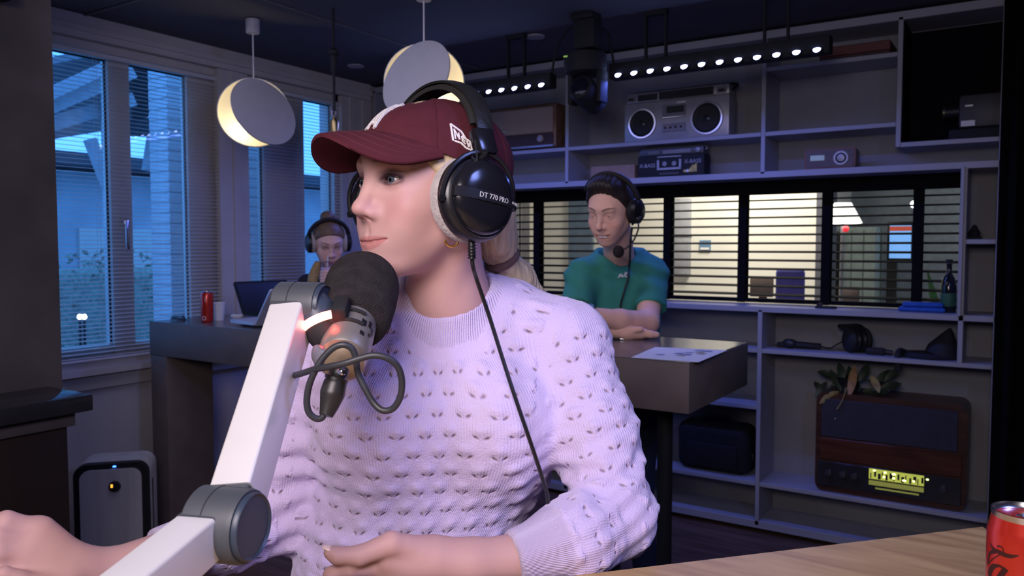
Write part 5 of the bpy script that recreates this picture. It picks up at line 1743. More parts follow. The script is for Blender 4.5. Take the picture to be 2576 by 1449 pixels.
pick = np.argmin(np.stack([dT - .010, bL, bR], 1), 1)
ku = np.choose(pick, [tu, uL, uR]); kv = np.choose(pick, [tv, vL, vR])
# ribbed areas: collar and cuffs
tt = (Vs - nb0) @ na
rr = np.linalg.norm(Vs - nb0 - tt[:, None] * na, axis=1)
slope = (Vs - nb0) @ (RT * .72 + FH * .5)
rib = np.clip((tt - (-.016 + .30 * slope)) / .006, 0, 1) * (rr < .083)
cuffL = np.clip(((Vs - C_L) @ ((C_L - foreL[1][0]) / np.linalg.norm(C_L - foreL[1][0])) + .060) / .006, 0, 1) * (np.linalg.norm(Vs - C_L, axis=1) < .085)
cuffR = np.clip(((Vs - C_R) @ ((C_R - foreR[1][0]) / np.linalg.norm(C_R - foreR[1][0])) + .060) / .006, 0, 1) * (np.linalg.norm(Vs - C_R, axis=1) < .085)
ca = np.arctan2((Vs - nb0) @ np.cross(na, tf), (Vs - nb0) @ tf) * .062
ku = np.where(rib > 0, ca, ku)
ribs = np.maximum.reduce([rib, cuffL, cuffR])
# knitted seams where sleeve meets body stay plain
plain = np.zeros(len(Vs))
pk2 = pick + 10 * (rib > 0)
mixed = (pk2[Fs].max(1) != pk2[Fs].min(1)) | (np.abs(ku[Fs].max(1) - ku[Fs].min(1)) > .02) | (np.abs(kv[Fs].max(1) - kv[Fs].min(1)) > .02)
plain[Fs[mixed].ravel()] = 1
plain[Fs[plain[Fs].max(1) > 0].ravel()] = 1
# normals for displacement
def vnormals(V, F):
    n = np.cross(V[F[:, 2]] - V[F[:, 0]], V[F[:, 3]] - V[F[:, 1]])
    N_ = np.stack([sum(np.bincount(F[:, i], n[:, k], minlength=len(V)) for i in range(4)) for k in range(3)], 1)
    return N_ / (np.linalg.norm(N_, axis=1)[:, None] + 1e-12)
Nv = vnormals(Vs, Fs)
PU, PV = .0365, .0255
row = np.floor(kv / PV)
cxu = (ku / PU + .5 * (row % 2)) % 1 - .5
cyv = kv / PV - row
bulge = np.exp(-((cxu / .26) ** 2 + ((cyv - .30) / .30) ** 2))
hole = np.exp(-(((np.abs(cxu) - .16) / .10) ** 2 + ((cyv - .66) / .12) ** 2))
disp = (.0025 * bulge - .0022 * hole) * (1 - ribs) * (1 - plain)
# soft folds at the elbows and armpits
def folds(V, c, dirv, R, lam, amp, ph=0):
    q = V - c
    s = q @ (dirv / np.linalg.norm(dirv))
    w = np.exp(-(q ** 2).sum(1) / (R * R))
    return amp * w * np.sin(s * 2 * PI / lam + ph + 2.2 * np.sin((q @ FH) * 30 + ph))
disp = disp + folds(Vs, fig(1470, 1255, 1.0), fig(1520, 1400, 1) - fig(1440, 1240, 1), .075, .024, .0042)
disp = disp + folds(Vs, fig(690, 1260, 1.09), fig(700, 1300, 1.1) - fig(690, 1200, 1.1), .11, .036, .0042, 1.)
disp = disp + folds(Vs, fig(740, 1050, 1.09), fig(730, 1100, 1.1) - fig(750, 1000, 1.1), .11, .045, .003, 2.)
disp = disp + folds(Vs, fig(1580, 1180, 1.03), fig(1600, 1260, 1) - fig(1560, 1120, 1), .08, .04, .003, .6)
disp = disp + folds(Vs, fig(900, 1330, 1.02), fig(960, 1340, 1) - fig(850, 1320, 1), .12, .07, .0025, .3)
Vs = Vs + Nv * disp[:, None]

def knit_mat():
    m = bpy.data.materials.new('lavender_knit')
    m.use_nodes = True
    N, L = m.node_tree.nodes, m.node_tree.links
    b = N['Principled BSDF']
    b.inputs['Roughness'].default_value = .9
    b.inputs['Sheen Weight'].default_value = .35
    b.inputs['Sheen Roughness'].default_value = .5
    b.inputs['Specular IOR Level'].default_value = .15
    def A(name):
        n = N.new('ShaderNodeAttribute'); n.attribute_name = name
        return n.outputs['Fac']
    def mth(op, a, c=None, d=None):
        n = N.new('ShaderNodeMath'); n.operation = op
        for i, x in enumerate((a, c, d)):
            if x is None: continue
            if isinstance(x, (int, float)): n.inputs[i].default_value = x
            else: L.new(x, n.inputs[i])
        return n.outputs[0]
    u, v, rb, pl = A('ku'), A('kv'), A('rib'), A('plain')
    tc = N.new('ShaderNodeTexCoord')
    nz = N.new('ShaderNodeTexNoise'); nz.inputs['Scale'].default_value = 16; nz.inputs['Detail'].default_value = 2
    L.new(tc.outputs['Object'], nz.inputs['Vector'])
    wob = mth('MULTIPLY', mth('SUBTRACT', nz.outputs['Fac'], .5), .010)
    vv = mth('DIVIDE', mth('ADD', v, wob), PV)
    row = mth('FLOOR', vv)
    cy = mth('SUBTRACT', vv, row)
    odd = mth('MULTIPLY', mth('FLOORED_MODULO', row, 2.0), .5)
    uu = mth('ADD', mth('DIVIDE', mth('ADD', u, wob), PU), odd)
    cx = mth('SUBTRACT', mth('FLOORED_MODULO', uu, 1.0), .5)
    ax = mth('ABSOLUTE', cx)
    # slanted eyelets left and right of the stem
    dx = mth('SUBTRACT', ax, .155); dy = mth('SUBTRACT', cy, .66)
    p = mth('ADD', mth('MULTIPLY', dx, .80), mth('MULTIPLY', dy, -.42))
    q = mth('ADD', mth('MULTIPLY', dx, .60), mth('MULTIPLY', dy, .56))
    e = mth('ADD', mth('POWER', mth('DIVIDE', p, .080), 2.0), mth('POWER', mth('DIVIDE', q, .036), 2.0))
    hole = mth('EXPONENT', mth('MULTIPLY', e, -1.0))
    nz2 = N.new('ShaderNodeTexNoise'); nz2.inputs['Scale'].default_value = 9
    L.new(tc.outputs['Object'], nz2.inputs['Vector'])
    hole = mth('MULTIPLY', hole, mth('ADD', .55, mth('MULTIPLY', nz2.outputs['Fac'], .8)))
    hole = mth('MULTIPLY', mth('MULTIPLY', hole, mth('SUBTRACT', 1.0, rb)), mth('SUBTRACT', 1.0, pl))
    bul = mth('EXPONENT', mth('MULTIPLY', mth('ADD', mth('POWER', mth('DIVIDE', cx, .27), 2.0), mth('POWER', mth('DIVIDE', mth('SUBTRACT', cy, .30), .32), 2.0)), -1.0))
    stitch = mth('SINE', mth('MULTIPLY', u, 1900.0))
    ribw = mth('SINE', mth('MULTIPLY', u, 2300.0))
    h = mth('ADD', mth('MULTIPLY', bul, .5), mth('MULTIPLY', hole, -.9))
    h = mth('ADD', h, mth('MULTIPLY', stitch, .05))
    h = mth('ADD', mth('MULTIPLY', h, mth('SUBTRACT', 1.0, rb)), mth('MULTIPLY', ribw, mth('MULTIPLY', rb, .16)))
    h = mth('MULTIPLY', h, mth('SUBTRACT', 1.0, pl))
    nz3 = N.new('ShaderNodeTexNoise'); nz3.inputs['Scale'].default_value = 420; nz3.inputs['Detail'].default_value = 2
    L.new(tc.outputs['Object'], nz3.inputs['Vector'])
    h = mth('ADD', h, mth('MULTIPLY', nz3.outputs['Fac'], .28))
    bp = N.new('ShaderNodeBump'); bp.inputs['Strength'].default_value = .75; bp.inputs['Distance'].default_value = .0048
    L.new(h, bp.inputs['Height'])
    L.new(bp.outputs['Normal'], b.inputs['Normal'])
    mx = N.new('ShaderNodeMix'); mx.data_type = 'RGBA'
    mx.inputs[6].default_value = (.66, .55, .83, 1)
    mx.inputs[7].default_value = (.36, .23, .33, 1)
    L.new(mth('MINIMUM', mth('MULTIPLY', hole, .95), 1.0), mx.inputs['Factor'])
    L.new(mx.outputs[2], b.inputs['Base Color'])
    MATS['lavender_knit'] = m
    return m
sweater = sdf_obj('sweater', Vs, Fs, knit_mat(), person, dict(ku=ku, kv=kv, rib=ribs, plain=plain))

# trousers: hips, thighs, shins (below the desk)
hip = fig(1060, 1700, 1.17); hip[2] = .86
kneeL = hip - FH * .34 + RT * .12 + ZV * -.02
kneeR = hip - FH * .34 - RT * .14 + ZV * -.02
kneeL = hip - FH * .02 + RT * .30 + ZV * .0; kneeR = hip - FH * .10 - RT * .30
ftL = kneeL * 1.0; ftL = kneeL + FH * .05; ftL[2] = .40
ftR = kneeR + FH * .05; ftR[2] = .40
def f_tr(P):
    d = s_ell(P, hip, (.17, .15, .13))
    for k_, f_ in ((kneeL, ftL), (kneeR, ftR)):
        d = smin(d, s_cap(P, hip, k_, .085, .065), .05)
        d = smin(d, s_cap(P, k_, f_, .062, .045), .03)
    return d
pp = np.array([hip, kneeL, kneeR, ftL, ftR])
V, F = nets(f_tr, pp.min(0) - .2, pp.max(0) + .2, .012)
sdf_obj('trousers', relax(V, F, 2), F, mat('dark_denim', (.03, .04, .08), .85), person)
for f_ in (ftL, ftR):
    obj('shoe', mv(rbox(-.04, .04, -.13, .07, -.07, .0, .03, 3), f_ + np.array([0, 0, .0])), m_black, person, world=True)

# ---- her chair
sb = fig(1060, 1500, 1.32)
t = thing('office_chair', 'black high studio chair behind the woman in lavender', 'chair', (sb[0], sb[1], 0))
Mc = axes((sb[0], sb[1], 0), tx, -tf, ZV)
zb_ = fig(1400, 1235, 1.31)[2]
obj('backrest', xf(rbox(-.205, .165, .0, .05, .95, zb_ - .0, .024, 3), Mc), m_blackm, t, world=True)
obj('back_bar', xf(rbox(-.035, .035, .05, .08, .70, 1.0, .01), Mc), m_black, t, world=True)
obj('seat', xf(rbox(-.23, .23, -.40, .06, .68, .745, .03, 3), Mc), m_blackm, t, world=True)
obj('gas_lift', xf(cyl((0, -.16, .08), (0, -.16, .68), .028, n=14), Mc), m_chrome, t, world=True)
obj('foot_ring', xf(tube([(.2 * math.cos(a * PI / 6), -.16 + .2 * math.sin(a * PI / 6), .32) for a in range(12)], .011, 8, 3, True), Mc), m_chrome, t, world=True)
for k in range(5):
    aa = 2 * PI * k / 5 + .3
    obj('base_arm', xf(rbox(0, .29, -.02, .02, .055, .09, .006, 1), Mc @ Matrix.Translation((0, -.16, 0)) @ rz(aa)), m_black, t, world=True)
    obj('caster', xf(cyl((.28, -.016, .028), (.28, .016, .028), .028, n=14), Mc @ Matrix.Translation((0, -.16, 0)) @ rz(aa)), m_black, t, world=True)
# ------------------------------------------------------------------ hair, cap, headphones of the presenter
m_blonde = mat('blonde_hair', (.52, .40, .25), .5, var=.35, scale=60, bump=.6, bscale=160, stretch=(1, 1, .12))
def f_hair(P):
    Q = P.copy(); Q[:, 1] = np.abs(Q[:, 1])
    d = s_ell(Q, (-.012, 0, .020), (.101, .0815, .084))
    # hairline: in front of the ears it stops at the temple
    d = smax(d, P[:, 0] - (.050 + .6 * (P[:, 2] - .02)), .006)
    d = smax(d, -(P[:, 2] + .055 - .55 * (P[:, 0] + .02)), .01)
    for a, b, ra, rb in pony:
        d = smin(d, s_cap(P, a, b, ra, rb), .012)
    return d
hp = [to_head(D(1236, 545, 1.11)), to_head(D(1248, 610, 1.125)), to_head(D(1262, 650, 1.135)), to_head(D(1296, 700, 1.16)), to_head(D(1345, 770, 1.19)), to_head(D(1365, 860, 1.21))]
pony = [(hp[0], hp[1], .034, .029), (hp[1], hp[2], .029, .018), (hp[2], hp[3], .018, .027), (hp[3], hp[4], .027, .024), (hp[4], hp[5], .024, .014)]
pa = np.array(hp)
V, F = nets(f_hair, np.minimum(pa.min(0) - .05, (-.125, -.095, -.09)), np.maximum(pa.max(0) + .05, (.06, .095, .115)), .0028)
V = relax(V, F, 1, .4)
Nn = vnormals(V, F)
st = np.sin(V[:, 1] * 700 + V[:, 0] * 330 + 6 * np.sin(V[:, 2] * 40)) * .0007
hair = sdf_obj('hair', (V + Nn * st[:, None]) @ wR.T + wT, F, m_blonde, person)
obj('hair_tie', xf(tube([(.021 * math.cos(a * PI / 6), .021 * math.sin(a * PI / 6), 0) for a in range(12)], .007, 8, 2, True), WM @ axes(hp[2], *[tuple(v) for v in frame_of(Vector(hp[3]) - Vector(hp[1]))])), mat('brown_scrunchie', (.14, .08, .07), .9), person, world=True)

# cap: crown of six panels, brim, button, embroidered letters
cap = thing('baseball_cap', 'maroon baseball cap with white letters worn by the presenter', 'cap', WO + ZV * .02)
m_cap = mat('maroon_twill', (.085, .016, .026), .85, var=.08, scale=40, bump=.35, bscale=900, spec=.2)
CC, CR = np.array((-.013, 0, .022)), np.array((.112, .0865, .085))
def edge_z(al):
    c = math.cos(al)
    return .013 + .043 * max(0, c) ** 1.2 - .016 * max(0, -c)
def crown_pt(al, t, off=0.0):
    """al = azimuth from the front, t = 0 at the edge .. 1 at the top"""
    ze = (edge_z(al) - CC[2]) / CR[2]
    e0 = math.asin(max(-1, min(1, ze)))
    e = e0 + (PI / 2 - e0) * t
    p = np.array((math.cos(e) * math.cos(al), math.cos(e) * math.sin(al), math.sin(e)))
    n = p / CR; n /= np.linalg.norm(n)
    r = CR.copy()
    flat = 1 - .035 * math.exp(-((t - .75) / .3) ** 2) * max(0, math.cos(al))
    seam = 1 - .010 * math.exp(-(((al % (PI / 3)) - PI / 6 - PI / 6) / .03) ** 2) - .010 * math.exp(-((al % (PI / 3)) / .03) ** 2)
    slouch = 1 + .012 * math.sin(3 * al + 5 * t) * math.sin(PI * t)
    return CC + p * r * flat * seam * slouch + n * off
n, m = 120, 26
V, F = [], []
for s in (0, 1):
    for i in range(m):
        for j in range(n):
            V.append(tuple(crown_pt(2 * PI * j / n, i / (m - .5), 0 if s == 0 else -.0035)))
N1 = m * n
for s in (0, 1):
    for i in range(m - 1):
        for j in range(n):
            k = (j + 1) % n
            f = (s * N1 + i * n + j, s * N1 + i * n + k, s * N1 + (i + 1) * n + k, s * N1 + (i + 1) * n + j)
            F.append(f if s == 0 else f[::-1])
    F.append(tuple(s * N1 + (m - 1) * n + j for j in (range(n) if s == 0 else range(n - 1, -1, -1))))
for j in range(n):
    k = (j + 1) % n
    F.append((k, j, N1 + j, N1 + k))
obj('crown', xf((V, F), WM), m_cap, cap, world=True, smooth=60)
obj('top_button', xf(ell(tuple(crown_pt(0, 1.0)), (.007, .007, .0035), 14, 8), WM), m_cap, cap, world=True)
obj('sweatband', xf(tube([tuple(crown_pt(2 * PI * j / 40, .02, -.0025)) for j in range(40)], .0022, 6, 1, True), WM), m_cap, cap, world=True)
# stitched seam lines as raised piping
for a in range(6):
    obj('panel_seam', xf(tube([tuple(crown_pt(a * PI / 3, .03 + .93 * i / 12, .0004)) for i in range(13)], .0009, 6, 2), WM), m_cap, cap, world=True)
# brim
ns, nt_ = 44, 14
AM = rad(64)
def brim_pt(s, t, off):
    al = s * AM
    p = crown_pt(al, .0)
    a = abs(s)
    ext = .068 * max(0, 1 - a ** 4) ** .62
    x = p[0] + ext * t
    y = p[1] * (1 + .04 * t * (1 - a ** 4))
    z = p[2] + .001 - .032 * t ** 1.1 * a ** 1.5 * (1 - a ** 6) - .006 * t * t + off
    return (x, y, z)
V, F = [], []
for off in (.0022, -.0022):
    for i in range(ns + 1):
        for j in range(nt_ + 1):
            V.append(brim_pt(-1 + 2 * i / ns, j / nt_, off))
NB = (ns + 1) * (nt_ + 1)
for b_ in (0, 1):
    for i in range(ns):
        for j in range(nt_):
            q = b_ * NB + i * (nt_ + 1) + j
            f = (q, q + nt_ + 1, q + nt_ + 2, q + 1)
            F.append(f if b_ else f[::-1])
rim = [i * (nt_ + 1) + nt_ for i in range(ns + 1)]
for a, b in zip(rim[:-1], rim[1:]):
    F.append((a, b, NB + b, NB + a))
obj('brim', xf((V, F), WM), m_cap, cap, world=True, smooth=50)
for k in (.25, .45, .65, .85):
    obj('brim_stitch', xf(tube([brim_pt(-.93 + 1.86 * i / 30, k, .0023) for i in range(31)], .0005, 5, 1), WM), mat('maroon_thread', (.098, .019, .029), .8), cap, world=True)
# interlocked N Y on the front
m_emb = mat('white_thread', (.80, .76, .77), .7, bump=.4, bscale=600)
def front_map(u, v, h):
    al = u / .105
    t = .30 + v / .115
    return crown_pt(al, t, h + .0003)
NYl = [[(-.015, -.024), (-.015, .010)], [(-.020, .010), (-.008, .010)], [(-.014, .010), (.010, -.026)], [(.010, -.026), (.010, .012)], [(.004, .012), (.016, .012)], [(-.020, -.024), (-.010, -.024)],
       [(-.016, .026), (.000, .002)], [(.016, .026), (.000, .002)], [(.000, .002), (.000, -.016)], [(-.022, .026), (-.010, .026)], [(.010, .026), (.022, .026)], [(-.006, -.016), (.006, -.016)]]
obj('monogram_letters', xf(ribbon(NYl, .0026, front_map, .0022, 4), WM), m_emb, cap, world=True, smooth=0)
# flag mark on the side
def side_map(u, v, h):
    al = rad(78) + u / .086
    t = .23 + v / .115
    return crown_pt(al, t, h + .0003)
flag = [[(-.0105, .0115), (-.0105, -.0085), (-.002, -.0085), (.003, -.0120), (.0095, -.0125), (.0095, -.0040), (.004, -.0020), (.0005, .0050), (-.0105, .0115)]]
ltr = [[(-.0075, -.006), (-.0075, .006)], [(-.0075, .006), (-.003, -.005)], [(-.003, -.005), (-.003, .003)], [(.000, -.006), (.0, .000)], [(.000, .000), (.003, -.002)], [(.000, -.003), (.003, -.005)], [(.000, -.006), (.003, -.008)], [(.005, -.004), (.006, -.010)], [(.006, -.010), (.008, -.005)]]
obj('flag_mark', xf(ribbon(flag, .0010, side_map, .0012, 3), WM), m_emb, cap, world=True, smooth=0)
obj('flag_letters', xf(ribbon(ltr, .0007, side_map, .0010, 3), WM), m_emb, cap, world=True, smooth=0)

# headphones
hd = thing('headphones', 'black studio headphones with grey velour pads on the presenter', 'headphones', WO + ZV * -.03)
m_hpb = mat('headphone_black', (.012, .012, .016), .32, var=.1)
m_hpg = mat('headphone_gloss', (.010, .010, .014), .18, var=.1)
m_velour = mat('grey_velour', (.46, .41, .41), .95, var=.12, scale=60, bump=.7, bscale=260, sheen=.4)
HC = np.array((.004, .091, -.027))
def cup(side):
    c = HC * np.array((1, side, 1))
    tilt = rad(5) * side
    yv = np.array((.03, side * math.cos(abs(tilt)), .06)); yv /= np.linalg.norm(yv)
    xv = np.array((-side, 0.0, 0.0)); xv -= yv * (xv @ yv); xv /= np.linalg.norm(xv)
    zv = np.cross(yv, xv)
    return WM @ axes(c, xv, zv, yv) @ Matrix.Rotation(rad(-7), 4, 'Z'), yv
for side in (1, -1):
    Mc, _ = cup(side)
    # local z = outward
    c_ = obj('ear_pad', xf(tube([(.0365 * math.cos(a * PI / 12), .0375 * math.sin(a * PI / 12), -.010) for a in range(24)], .0165, 12, 1, True), Mc), m_velour, hd, world=True, smooth=180)
    h_ = obj('ear_cup', xf(lathe([(.046, -.004), (.0525, .000), (.0535, .007), (.0520, .013), (.0485, .017), (.0460, .018)], 48), Mc), m_hpb, hd, world=True)
    obj('cup_shell', xf(lathe([(.0455, .017), (.0455, .022), (.0430, .027), (.033, .0315), (.018, .0335), (.0001, .0342)], 48), Mc), m_hpg, h_, world=True, smooth=60)
    obj('cup_ring', xf(tube([(.0468 * math.cos(a * PI / 16), .0468 * math.sin(a * PI / 16), .019) for a in range(32)], .0018, 6, 1, True), Mc), m_hpb, h_, world=True)
    # fork over the upper half
    yk = [(.0545 * math.cos(a), .0545 * math.sin(a), .012 + .009 * math.sin(a)) for a in [rad(-8 + 196 * i / 24) for i in range(25)]]
    obj('yoke', xf(tube(yk, .0032, 8, 1), Mc), m_hpb, hd, world=True)
    for sx in (-1, 1):
        obj('pivot', xf(cyl((sx * .0530, -.006, .012), (sx * .0570, -.006, .012), .0045, n=14), Mc), m_hpg, hd, world=True)
Mc, _ = cup(1)
flip = 1
# printed bar across the shell (tilted a little, as worn)
Mb = Mc @ Matrix.Rotation(rad(-4), 4, 'Z')
V, F = [], []
for i in range(17):
    x = -.047 + .094 * i / 16
    zz = .0350 - .010 * (abs(x) / .047) ** 2.4
    V += [(x, -.0075, zz - .004), (x, -.0065, zz + .0012), (x, .0055, zz + .0012), (x, .0065, zz - .004)]
for i in range(16):
    q = i * 4
    F += [(q, q + 4, q + 5, q + 1), (q + 1, q + 5, q + 6, q + 2), (q + 2, q + 6, q + 7, q + 3)]
F += [(0, 1, 2, 3), (64, 67, 66, 65)]
bar = obj('name_bar', xf((V, F), Mb), m_hpb, hd, world=True)
tx_ = lettering('DT 770 PRO', .0088, Matrix.Identity(4), .0002)
Vt = [(p[0] + .006, p[1] - .0006, p[2] + .0350 - .010 * (abs(p[0] + .006) / .047) ** 2.4 + .0015) for p in tx_[0]]
obj('printed_words', xf((Vt, tx_[1]), Mb), mat('silver_print', (.62, .62, .64), .4), bar, world=True, smooth=0)
obj('small_print', xf(lettering('80 OHM', .0045, Matrix.Translation((.0425, -.0006, .0300)) @ Matrix.Rotation(rad(28), 4, 'Y'), .0002), Mb), mat('silver_print'), bar, world=True, smooth=0)
# headband: padded arc
def band_pt(th):
    y = .1005 * math.sin(th); z = .026 + .0985 * math.cos(th)
    return np.array((-.026 + .020 * (1 - math.cos(th)), y, z))
def band(ths, half, thick, off):
    V, F = [], []
    for i, th in enumerate(ths):
        p = band_pt(th)
        o = np.array((0, math.sin(th), math.cos(th)))
        e = i / (len(ths) - 1)
        hw = half(e)
        for u in (-1, -.6, 0, .6, 1):
            V.append(tuple(p + o * (off + thick * (1 - .5 * u * u)) + np.array((u * hw, 0, 0))))
        for u in (1, -1):
            V.append(tuple(p + o * (off - thick * .3) + np.array((u * hw * .96, 0, 0))))
    for i in range(len(ths) - 1):
        a, b = i * 7, (i + 1) * 7
        for j in range(7):
            k = (j + 1) % 7
            F.append((a + j, a + k, b + k, b + j))
    F += [tuple(range(6, -1, -1)), tuple(range((len(ths) - 1) * 7, len(ths) * 7))]
    return V, F
ths = [rad(-78 + 156 * i / 40) for i in range(41)]
obj('headband_pad', xf(band(ths[3:-3], lambda e: .0165, .0065, -.004), WM), mat('pad_black', (.015, .015, .015), .8), hd, world=True, smooth=60)
obj('headband_shell', xf(band(ths, lambda e: .0145 - .003 * abs(2 * e - 1) ** 3, .0035, .0035), WM), mat('headband_leather', (.016, .016, .016), .38, bump=.3), hd, world=True, smooth=60)
for side in (1, -1):
    a = band_pt(rad(70) * side); b = band_pt(rad(92) * side)
    o = np.array((.004, side * .006, 0))
    M1 = WM @ axes((a + b) / 2 + o, (1, 0, 0), (0, side * .34, -.94) if side > 0 else (0, side * .34, -.94), np.cross((1, 0, 0), (0, side * .34, -.94)))
    obj('slider_block', xf(rbox(-.0145, .0145, -.017, .017, -.008, .008, .004, 2), M1), m_hpg, hd, world=True)
    top = HC * np.array((1, side, 1)) + np.array((.0, side * .017, .054))
    obj('slider_bar', xf(cyl(tuple(b + o), tuple(top), .0085, .010, n=12), WM), m_hpb, hd, world=True)
    obj('cable_entry', xf(tube([tuple(b + o + np.array((.012, 0, .02))), tuple(b + o + np.array((.015, side * .006, -.005))), tuple(top + np.array((.014, 0, -.004)))], .0016, 6), WM), m_hpb, hd, world=True)
obj('cup_label', xf(lettering('PRO', .006, Matrix.Translation((.0, .0500, .0155)), .0002), Mc), mat('silver_print'), hd, world=True, smooth=0)
# its lead: strain relief and cable running down over the sweater
lead0 = D(1184, 603, .962)
led = thing('headphone_lead', 'thin black headphone lead hanging down the lavender sweater', 'cable', D(1386, 1280, .98))
obj('strain_relief', tube([D(1186, 600, .962), D(1186, 622, .962), D(1188, 650, .965)], .0042, 10, 4), m_hpb, led, world=True)
for k in range(5):
    yk = 615 + 8 * k
    obj('relief_rib', cyl(D(1187, yk, .9625), D(1187, yk + 4, .9625), .0052, n=12), m_hpb, led, world=True)
obj('lead', tube([D(1188, 648, .965), D(1190, 672, .97), D(1203, 715, .99), D(1232, 800, .995), D(1262, 895, .988), D(1296, 1000, .975), D(1332, 1105, .968), D(1362, 1195, .975), D(1376, 1240, .985), D(1380, 1268, .985), D(1398, 1284, .98), D(1420, 1300, .97)], .0026, 8, 6), m_hpb, led, world=True)
# gold hoop
q = D(1136, 603, .985)
e = thing('earring', 'small gold hoop earring below the headphone pad', 'earring', q)
obj('hoop', xf(tube([(.0085 * math.cos(a * PI / 8), 0, .0085 * math.sin(a * PI / 8)) for a in range(16)], .0016, 8, 2, True), Matrix.Translation(q) @ rz(YAW + .3)), mat('gold', (.80, .52, .18), .25, 1.0), e, world=True)
obj('clasp', cyl(q + ZV * .007, q + ZV * .012, .0012, n=8), mat('gold'), e, world=True)

# ================================================================== microphone arm
m_arm = mat('silver_anodised', (.80, .78, .77), .38, .25, var=.02)
m_jnt = mat('grey_joint_plastic', (.060, .068, .080), .5, var=.05)
m_jnt2 = mat('grey_joint_disc', (.035, .050, .078), .4, var=.05)
arm = thing('boom_stand', 'silver jointed microphone boom arm with grey knuckles', 'mic arm', D(170, 1690, .50) * np.array([1, 1, 0]) + np.array([0, 0, DZ]))
sv = RT * math.cos(rad(13)) - FH * math.sin(rad(13))
JA, JB = D(553, 1318, .675), D(748, 768, .865)
JL = D(130, 1665, .50)
def arm_seg(a, b, w, dpt, name, ends=(0, 0), side=None):
    a, b = np.array(a), np.array(b)
    d = (b - a) / np.linalg.norm(b - a)
    s = (sv if side is None else side)
    s = s - d * (s @ d); s /= np.linalg.norm(s)
    n = np.cross(d, s)
    L = np.linalg.norm(b - a)
    M = axes(a, s, n, d)
    g = prism(rrect(w, dpt, .003, 4), ends[0], L - ends[1])
    return obj(name, xf(g, M), m_arm, arm, world=True), M, L
# outer profile edges stay crisp: rounded rectangle extrusions
UA, UB = D(578, 1318, .675), D(742, 768, .865)
upper, MU, LU = arm_seg(UA, UB, .037, .040, 'upper_tube', (.027, .016))
lower, ML, LL = arm_seg(JL, JA + sv * -.004, .036, .038, 'lower_tube', (.0, .026))
def barrel(c, r, L, name, off=0.0):
    c = np.array(c)
    u, w, d = frame_of(sv)
    M = axes(c, tuple(u), tuple(w), tuple(d))
    o = obj(name, xf(lathe([(r * .90, -L / 2), (r, -L / 2 + .003), (r, L / 2 - .004), (r * .965, L / 2)], 48), M), m_jnt, arm, world=True)
    obj('end_disc', xf(lathe([(r * .90, L / 2 - .001), (r * .90, L / 2 + .0035), (r * .86, L / 2 + .005), (r * .80, L / 2 + .003), (.0001, L / 2 + .0028)], 48), M), m_jnt2, o, world=True)
    obj('seam_ring', xf(tube([(r * 1.002 * math.cos(a * PI / 24), r * 1.002 * math.sin(a * PI / 24), -.004) for a in range(48)], .0006, 5, 1, True), M), mat('joint_gap', (.02, .02, .025), .6), o, world=True)
    return o
barrel(JA + sv * .004, .0315, .048, 'elbow_joint')
barrel(JB + sv * .004, .0255, .050, 'head_joint')
# sockets that take the tubes
def socket(a, b, w, dpt, t0, t1, name):
    a, b = np.array(a), np.array(b); d = (b - a) / np.linalg.norm(b - a)
    s = sv - d * (sv @ d); s /= np.linalg.norm(s)
    M = axes(a, s, np.cross(d, s), d)
    obj(name, xf(prism(rrect(w, dpt, .004, 4), t0, t1), M), m_jnt, arm, world=True)
socket(UA, UB, .034, .037, .010, .0275, 'elbow_socket')
socket(JA - sv * .004, JL, .0375, .0395, .014, .0265, 'elbow_socket')
socket(UB, UA, .0385, .0415, .006, .0165, 'head_socket')
# base post and clamp on the desk
pb = JL.copy(); pb[2] = DZ
obj('base_post', cyl((JL[0], JL[1], DZ + .008), tuple(JL + ZV * .01), .017, n=24), m_arm, arm, world=True)
obj('base_plate', lathe([(.045, 0), (.045, .006), (.02, .010)], 32, Matrix.Translation((JL[0], JL[1], DZ))), m_jnt, arm, world=True)
# glowing on-air ring and swivel
RC = D(801, 795, .855)
ra = RT * .42 - ZV * .86 - FH * .28
ra /= np.linalg.norm(ra)
u, w, d = frame_of(ra)
MR = axes(RC, tuple(u), tuple(w), tuple(d))
obj('ring_neck', xf(lathe([(.016, -.022), (.0205, -.008), (.0205, .004)], 32), MR), m_jnt2, arm, world=True)
obj('light_ring', xf(lathe([(.0205, .0038), (.0222, .0045), (.0222, .0125), (.0205, .0132)], 40), MR), mat('on_air_ring', (1, .3, .2), emit=(1.0, .24, .17), es=7), arm, world=True)
obj('swivel', xf(lathe([(.0205, .0133), (.0200, .022), (.0165, .032), (.010, .040)], 32), MR), m_blackm, arm, world=True)
point('on_air_glow', tuple(RC + np.array(ra) * .012 - FW * .028 + RT * .018), .025, (1, .08, .05), .008)

# ================================================================== microphone
m0, m1 = D(856, 925, .812), D(911, 724, .932)
ma = (m1 - m0) / np.linalg.norm(m1 - m0)
u, w, d = frame_of(ma)
LM = np.linalg.norm(m1 - m0)
MM = axes(m0, tuple(u), tuple(w), tuple(d))
mic = thing('microphone', 'grey broadcast microphone with a dark foam windscreen in front of her mouth', 'microphone', m0)
m_micg = mat('mic_beige_grey', (.24, .22, .205), .42, .35, var=.05)
m_foam = mat('foam_dark', (.040, .034, .036), .95, var=.25, scale=60, bump=1.0, bscale=700, spec=.15)
f0 = LM - .072
prof = [(.030, f0), (.038, f0 + .004), (.0415, f0 + .016), (.0432, f0 + .045), (.0432, LM)]
for i in range(1, 12):
    a = i / 11 * PI / 2
    prof.append((max(.0001, .0432 * math.cos(a)), LM + .0432 * math.sin(a)))
obj('windscreen', xf(lathe(prof, 56), MM), m_foam, mic, world=True, smooth=180)
mb = obj('mic_body', xf(lathe([(.0235, .016), (.0250, .018), (.0265, .030), (.0265, f0 + .02), (.024, f0 + .03)], 48), MM), m_micg, mic, world=True)
